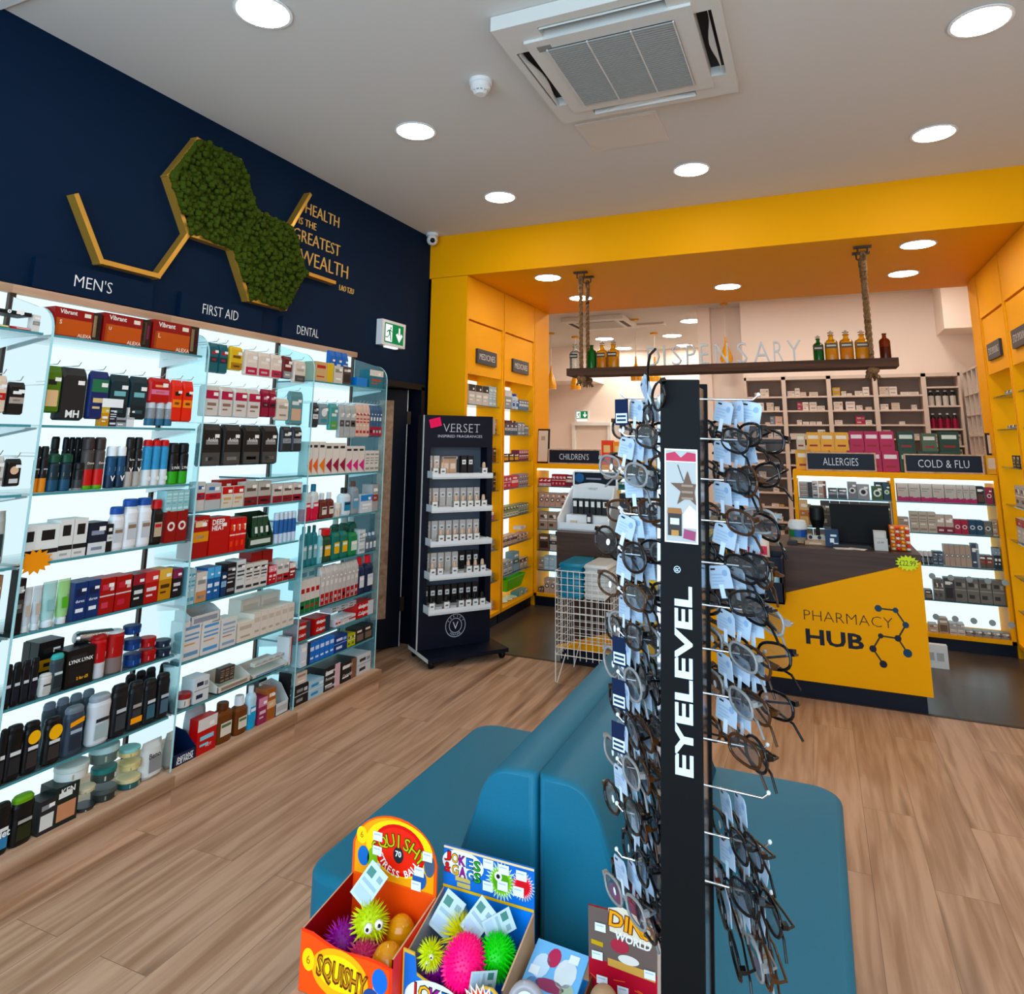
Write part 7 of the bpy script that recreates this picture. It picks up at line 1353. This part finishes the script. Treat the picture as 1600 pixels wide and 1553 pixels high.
def jokes_front(e, w, d, h):
    y = -d; mb = MB(); out = [(-w, 0), (w, 0), (w, h*.86), (w*.82, h*1.0), (w*.62, h*.98), (w*.45, h*.80), (w*.1, h*.62), (-w*.1, h*.66), (-w*.55, h*.74), (-w*.72, h*.80), (-w*.76, h*1.15), (-w, h*1.17)]
    mb.prism([(a, y, b) for a, b in out], (0, .003, 0), 'd8b060'); qd(mb, [(a*.965, b*.955) for a, b in out], y-.0006, '1a68b8')
    cols = ('d8382c', 'f0b020', '9a2a8a', '2a7ad0', '3aa03a'); ell(mb, -w*.30, h*.36, .062, .034, y-.0009, 'e8ecec')
    for t, z in (('JOKES', h*.50), ('&GAGS', h*.18)):
        for k, ch in enumerate(t): mb.text(ch, (-w*.30-.042+k*.021, y-.0014, z), (1, 0, 0), (0, 0, 1), '20242c', height=.027, wt=.06); mb.text(ch, (-w*.30-.042+k*.021, y-.0018, z), (1, 0, 0), (0, 0, 1), cols[k], height=.024, wt=.01)
    P = [(w*.64 + rr*math.cos(a), y-.0011, h*.5 + rr*math.sin(a)) for rr, a in [((.046 if i % 2 else .034), i*math.pi/22) for i in range(44)]]; mb.poly(P, 'f0e0d0')
    P = [(w*.64 + rr*math.cos(a), y-.0014, h*.5 + rr*math.sin(a)) for rr, a in [((.040 if i % 2 else .026), i*math.pi/22) for i in range(44)]]; mb.poly(P, 'd84a3a'); ell(mb, w*.64, h*.42, .024, .024, y-.0018, 'f07028'); ell(mb, w*.56, h*.28, .011, .011, y-.0022, 'f4f0ec')
    mb.build('front_panel', e)
toy_box(-.7405, -.545, 1.238, 1.388, .085, .125, 'b89878', '1a78d0', '8a8c90', 'blue display box of spiky joke balls with a rectangular header', jokes_header, jokes_front)
def spiky(x, y, z, r, c, tip, n, ln, label, eyes=None, thick=.0022, squash=1):
    rq = random.Random(int(abs(x)*9999)); e = T(empty('spiky_ball', (x, y, z)), label, 'toy ball'); mb = MB().ball((0, 0, 0), r, c, 16, 10, 1, 1, squash)
    for i in range(n):
        ph = math.acos(1 - 2*(i+.5)/n); th = i*2.39996; dv = Vector((math.sin(ph)*math.cos(th), math.sin(ph)*math.sin(th), math.cos(ph)))
        o_ = dv.orthogonal().normalized(); q = dv.cross(o_); b_ = Vector((dv.x, dv.y, dv.z*squash))*r*.96; tp = b_ + (dv + Vector((rq.uniform(-.2, .2), rq.uniform(-.2, .2), rq.uniform(-.3, .1)))).normalized()*ln
        mb.add([b_+o_*thick, b_-o_*thick*.5+q*thick*.87, b_-o_*thick*.5-q*thick*.87, tp], [[0, 1, 3], [1, 2, 3], [2, 0, 3]], tip)
    mb.build('body', e)
    for ex_, ey_, ez_ in eyes or []:
        d_ = Vector((ex_, ey_, ez_)).normalized(); c_ = d_*r*1.02; E_ = MB().ball(c_, r*.30, 'f4f2ee', 12, 8); E_.ball(c_ + (d_*.7 + Vector((0, -.6, .1))).normalized()*r*.22, r*.13, '08080a', 8, 6); E_.build('eye', e)
    return e
spiky(-.890, 1.265, TZ+.054, .030, '7a1478', 'a838a0', 150, .014, 'purple spiky ball at the left in the orange box')
spiky(-.845, 1.285, TZ+.088, .028, 'b8cc10', 'd0d820', 170, .014, 'yellow green spiky ball with googly eyes in the orange box', [(.45, -.8, .25), (.95, -.3, .3)])
spiky(-.835, 1.254, TZ+.048, .028, 'b03058', 'c85878', 220, .012, 'raspberry fuzzy ball at the front of the orange box')
for x, y, z, l in ((-.783, 1.255, .047, 'smooth orange squishy ball by the right side of the orange box'), (-.800, 1.326, .055, 'smooth amber squishy ball at the back of the orange box')): T(MB().ball((0, 0, 0), .034 if y < 1.3 else .03, 'd8920c/g', 20, 12, .95, .95, 1.18).build('squishy_ball', None, (x, y, TZ+z)), l, 'toy ball')
spiky(-.700, 1.290, TZ+.050, .020, '8a1888', 'a030a0', 150, .012, 'purple spiky ball at the left in the blue box')
spiky(-.672, 1.335, TZ+.080, .020, 'b8b818', 'e8e028', 200, .026, 'yellow long haired ball at the back of the blue box')
spiky(-.697, 1.262, TZ+.088, .014, 'b0c018', 'd8e030', 120, .014, 'small yellow ball with googly eyes at the front of the blue box', [(.55, -.8, .3), (.1, -.9, -.4)])
spiky(-.638, 1.282, TZ+.072, .036, 'ff0080', 'ff2088', 420, .010, 'hot pink spiky ball, largest in the blue box', None, .0022, 1.25)
spiky(-.592, 1.32, TZ+.078, .030, '18c010', '40d828', 320, .010, 'bright green spiky ball in the blue box')
spiky(-.556, 1.268, TZ+.030, .012, 'c85a20', 'e07a30', 120, .010, 'orange spiky ball at the right end of the blue box')
def swing_tag(x, y, z, rx, ry, rz, label, w=.022, h=.032):
    mb = MB().box(-w, w, 0, .0008, -h, h, 'c0ced0').box(-w*.8, -w*.1, -.0003, 0, h*.3, h*.75, '4a7a70').box(-w*.8, w*.8, -.0003, 0, -h*.1, h*.1, '9ab0b8').box(-w*.8, w*.8, -.0003, 0, -h*.85, -h*.3, 'b0c0d0').box(w*.3, w*.8, -.0003, 0, h*.4, h*.7, '8aa0a8')
    o = T(mb.build('swing_tag', None, (x, y, z)), label, 'tag'); o.rotation_euler = (rx, ry, rz); return o
swing_tag(-.860, 1.300, TZ+.142, -.5, .55, 0, 'white swing tag slanting over the yellow eyed ball in the orange box')
swing_tag(-.708, 1.343, TZ+.105, -.5, .5, .1, 'pale plastic tag at the back left of the blue box'); swing_tag(-.638, 1.335, TZ+.118, -.5, .65, 0, 'white barcode tag behind the hot pink ball', .020, .030); swing_tag(-.600, 1.345, TZ+.112, -.5, 1.1, 0, 'pale tag lying behind the green ball', .018, .028); swing_tag(-.592, 1.262, TZ+.075, -.7, 1.75, 0, 'white tag lying in front of the green ball', .016, .024)
# blue illustrated box and rings
bb = T(empty('toy_display_box', (-.486, 1.325, TZ+.001), -.06), 'blue illustrated toy box lying between the spiky balls and the red box', 'toy display box')
MB().box(-.055, .055, -.05, .05, 0, .05, '1a78d0', top='2a88d8').build('tray', bb)
lid = MB(); lid.prism([(-.056, -.05, .05), (.056, -.05, .05), (.056, .05, .085), (-.056, .05, .085)], (0, 0, .004), '7ab4e0'); n_ = Vector((0, -.41, .91))
def lp_(x, t, k=1): return Vector((x, -.05+.1*t, .054+.035*t)) + n_*.0006*k
for cx, t, rx, rz_, c in ((-.03, .6, .018, .2, 'c8dcec'), (-.01, .78, .014, .16, 'b03858'), (.022, .6, .022, .24, 'd8e0e4'), (.0, .35, .03, .10, '8a3a58'), (.035, .35, .014, .12, 'a8b8a0'), (-.035, .3, .013, .1, '5a7aa4')): lid.poly([lp_(cx+rx*math.cos(k*.5236), t+rz_*math.sin(k*.5236)) for k in range(12)], c)
for cx, t in ((-.04, .5), (.045, .15), (-.01, .12), (.03, .85)): lid.poly([lp_(cx-.010, t-.07, 2), lp_(cx+.010, t-.07, 2), lp_(cx+.010, t+.07, 2), lp_(cx-.010, t+.07, 2)], 'e8eef2')
lid.build('lid', bb); bb.scale = (.9, 1, 1)
rg = MB(); R_ = []
for k in range(25):
    a = k*2*math.pi/24; R_.append([((.027 + .008*math.cos(b_))*math.cos(a), .010*math.sin(b_), (.027 + .008*math.cos(b_))*math.sin(a)) for b_ in [q*math.pi/4 for q in range(8)]])
rg.loft(R_, 'a09a9c/g', False); ell(rg, 0, 0, .024, .024, -.006, 'd8e4ec'); ell(rg, -.004, -.004, .014, .016, -.0066, '7a8a98'); ell(rg, .008, .006, .009, .009, -.0066, 'e0c898')
o = T(rg.build('toy_ring', None, (-.500, 1.235, TZ+.078)), 'round clear toy with a picture disc at the bottom edge of the photo', 'toy'); o.rotation_euler = (math.radians(-25), 0, 0)
MB().lathe([(.028, -.076), (.028, -.034)], 'clear', n=16).build('stand', o)
db = T(empty('toy_display_box', (-.3675, 1.325, TZ+.001), .03), 'red lava patterned toy box with a tall header beside the black post', 'toy display box')
MB().box(-.058, .058, -.06, .035, 0, .012, '6a4a34').box(-.058, -.055, -.06, .035, 0, .07, '6a4a34').box(.055, .058, -.06, .035, 0, .07, '6a4a34').box(-.058, .058, -.06, -.057, 0, .03, '5a3a28').build('tray', db)
dh = MB(); dh.box(-.06, .06, .036, .040, 0, .20, '8a1a20'); y = .0355
qd(dh, ((-.06, .11), (.06, .11), (.06, .20), (-.06, .20)), y, '6a5a54'); qd(dh, ((-.06, .045), (.06, .045), (.06, .11), (-.06, .11)), y, 'b02838')
rq = random.Random(4)
for k in range(16): ell(dh, rq.uniform(-.05, .05), rq.uniform(.01, .06), .011, .009, y-.0003, rq.choice(('c01410', 'a80e10', '7a0c10')), 9)
for k in range(14):
    a = Vector((rq.uniform(-.055, .05), 0, rq.uniform(.01, .10))); b_ = a + Vector((rq.uniform(-.02, .02), 0, rq.uniform(-.015, .015))); n_ = (b_-a).normalized(); n_ = Vector((-n_.z, 0, n_.x))*.0008
    dh.poly([(p.x, y-.0005, p.z) for p in (a-n_, b_-n_, b_+n_, a+n_)], 'e86a4a')
qd(dh, ((-.022, .165), (.05, .155), (.052, .192), (.0, .212), (-.024, .205)), y-.0006, 'e8dcc8')
for k, ch in enumerate('DINO'): dh.text(ch, (-.010+k*.0175, y-.0014, .188-.003*k), (1, 0, -.1), (.1, 0, 1), '6a2a10', height=.030, wt=.07); dh.text(ch, (-.010+k*.0175, y-.0018, .188-.003*k), (1, 0, -.1), (.1, 0, 1), 'f0a828', height=.027, wt=.02)
dh.text('WORLD', (.018, y-.0014, .158), (1, 0, -.1), (.1, 0, 1), 'f4f0ea', width=.062, height=.015, wt=.03); dh.text('IMAGINATION', (.008, y-.0014, .117), (1, 0, -.06), (.06, 0, 1), 'd8a870', width=.085, height=.013, wt=.02) if 0 else None
ell(dh, -.005, .143, .016, .012, y-.0008, 'a83a4a'); ell(dh, .010, .123, .018, .008, y-.0009, 'e8e0d8'); qd(dh, ((-.026, .105), (.055, .098), (.055, .113), (-.026, .118)), y-.0008, 'd0a060'); qd(dh, ((-.055, .135), (-.034, .133), (-.034, .141), (-.055, .143)), y-.0008, 'c8a020')
for a, b_ in ((-.038, .168), (-.044, .118), (-.036, .078), (.0, .070), (.038, .062), (.046, .110)): stick(dh, a, b_, y-.003, .0095)
dh.build('header', db).scale = (1.03, 1, .89)
for dx, z, l in ((0, .080, 'plain tan toy egg heaped in the red box at the bottom edge of the photo'), (-.022, .040, 'tan toy egg at the left underneath the topmost egg, red box'), (.026, .040, 'tan toy egg at the right underneath the topmost egg, red box')): T(MB().ball((0, 0, 0), .024, 'a8886c', 18, 12).build('toy_egg', None, (-.385+dx, 1.296, TZ+z)), l, 'toy')
cd_ = T(MB().box(-.045, .045, -.0008, 0, -.05, 0, 'f0f2f2').tube([(-.02, -.001, -.022), (-.022, -.001, -.014), (-.012, -.001, -.010), (-.004, -.001, -.016), (-.006, -.001, -.03)], .0014, '18181a', 5).build('price_card', None, (-.895, 1.184, TZ-.002)), 'white handwritten price card under the orange toy box', 'price card')
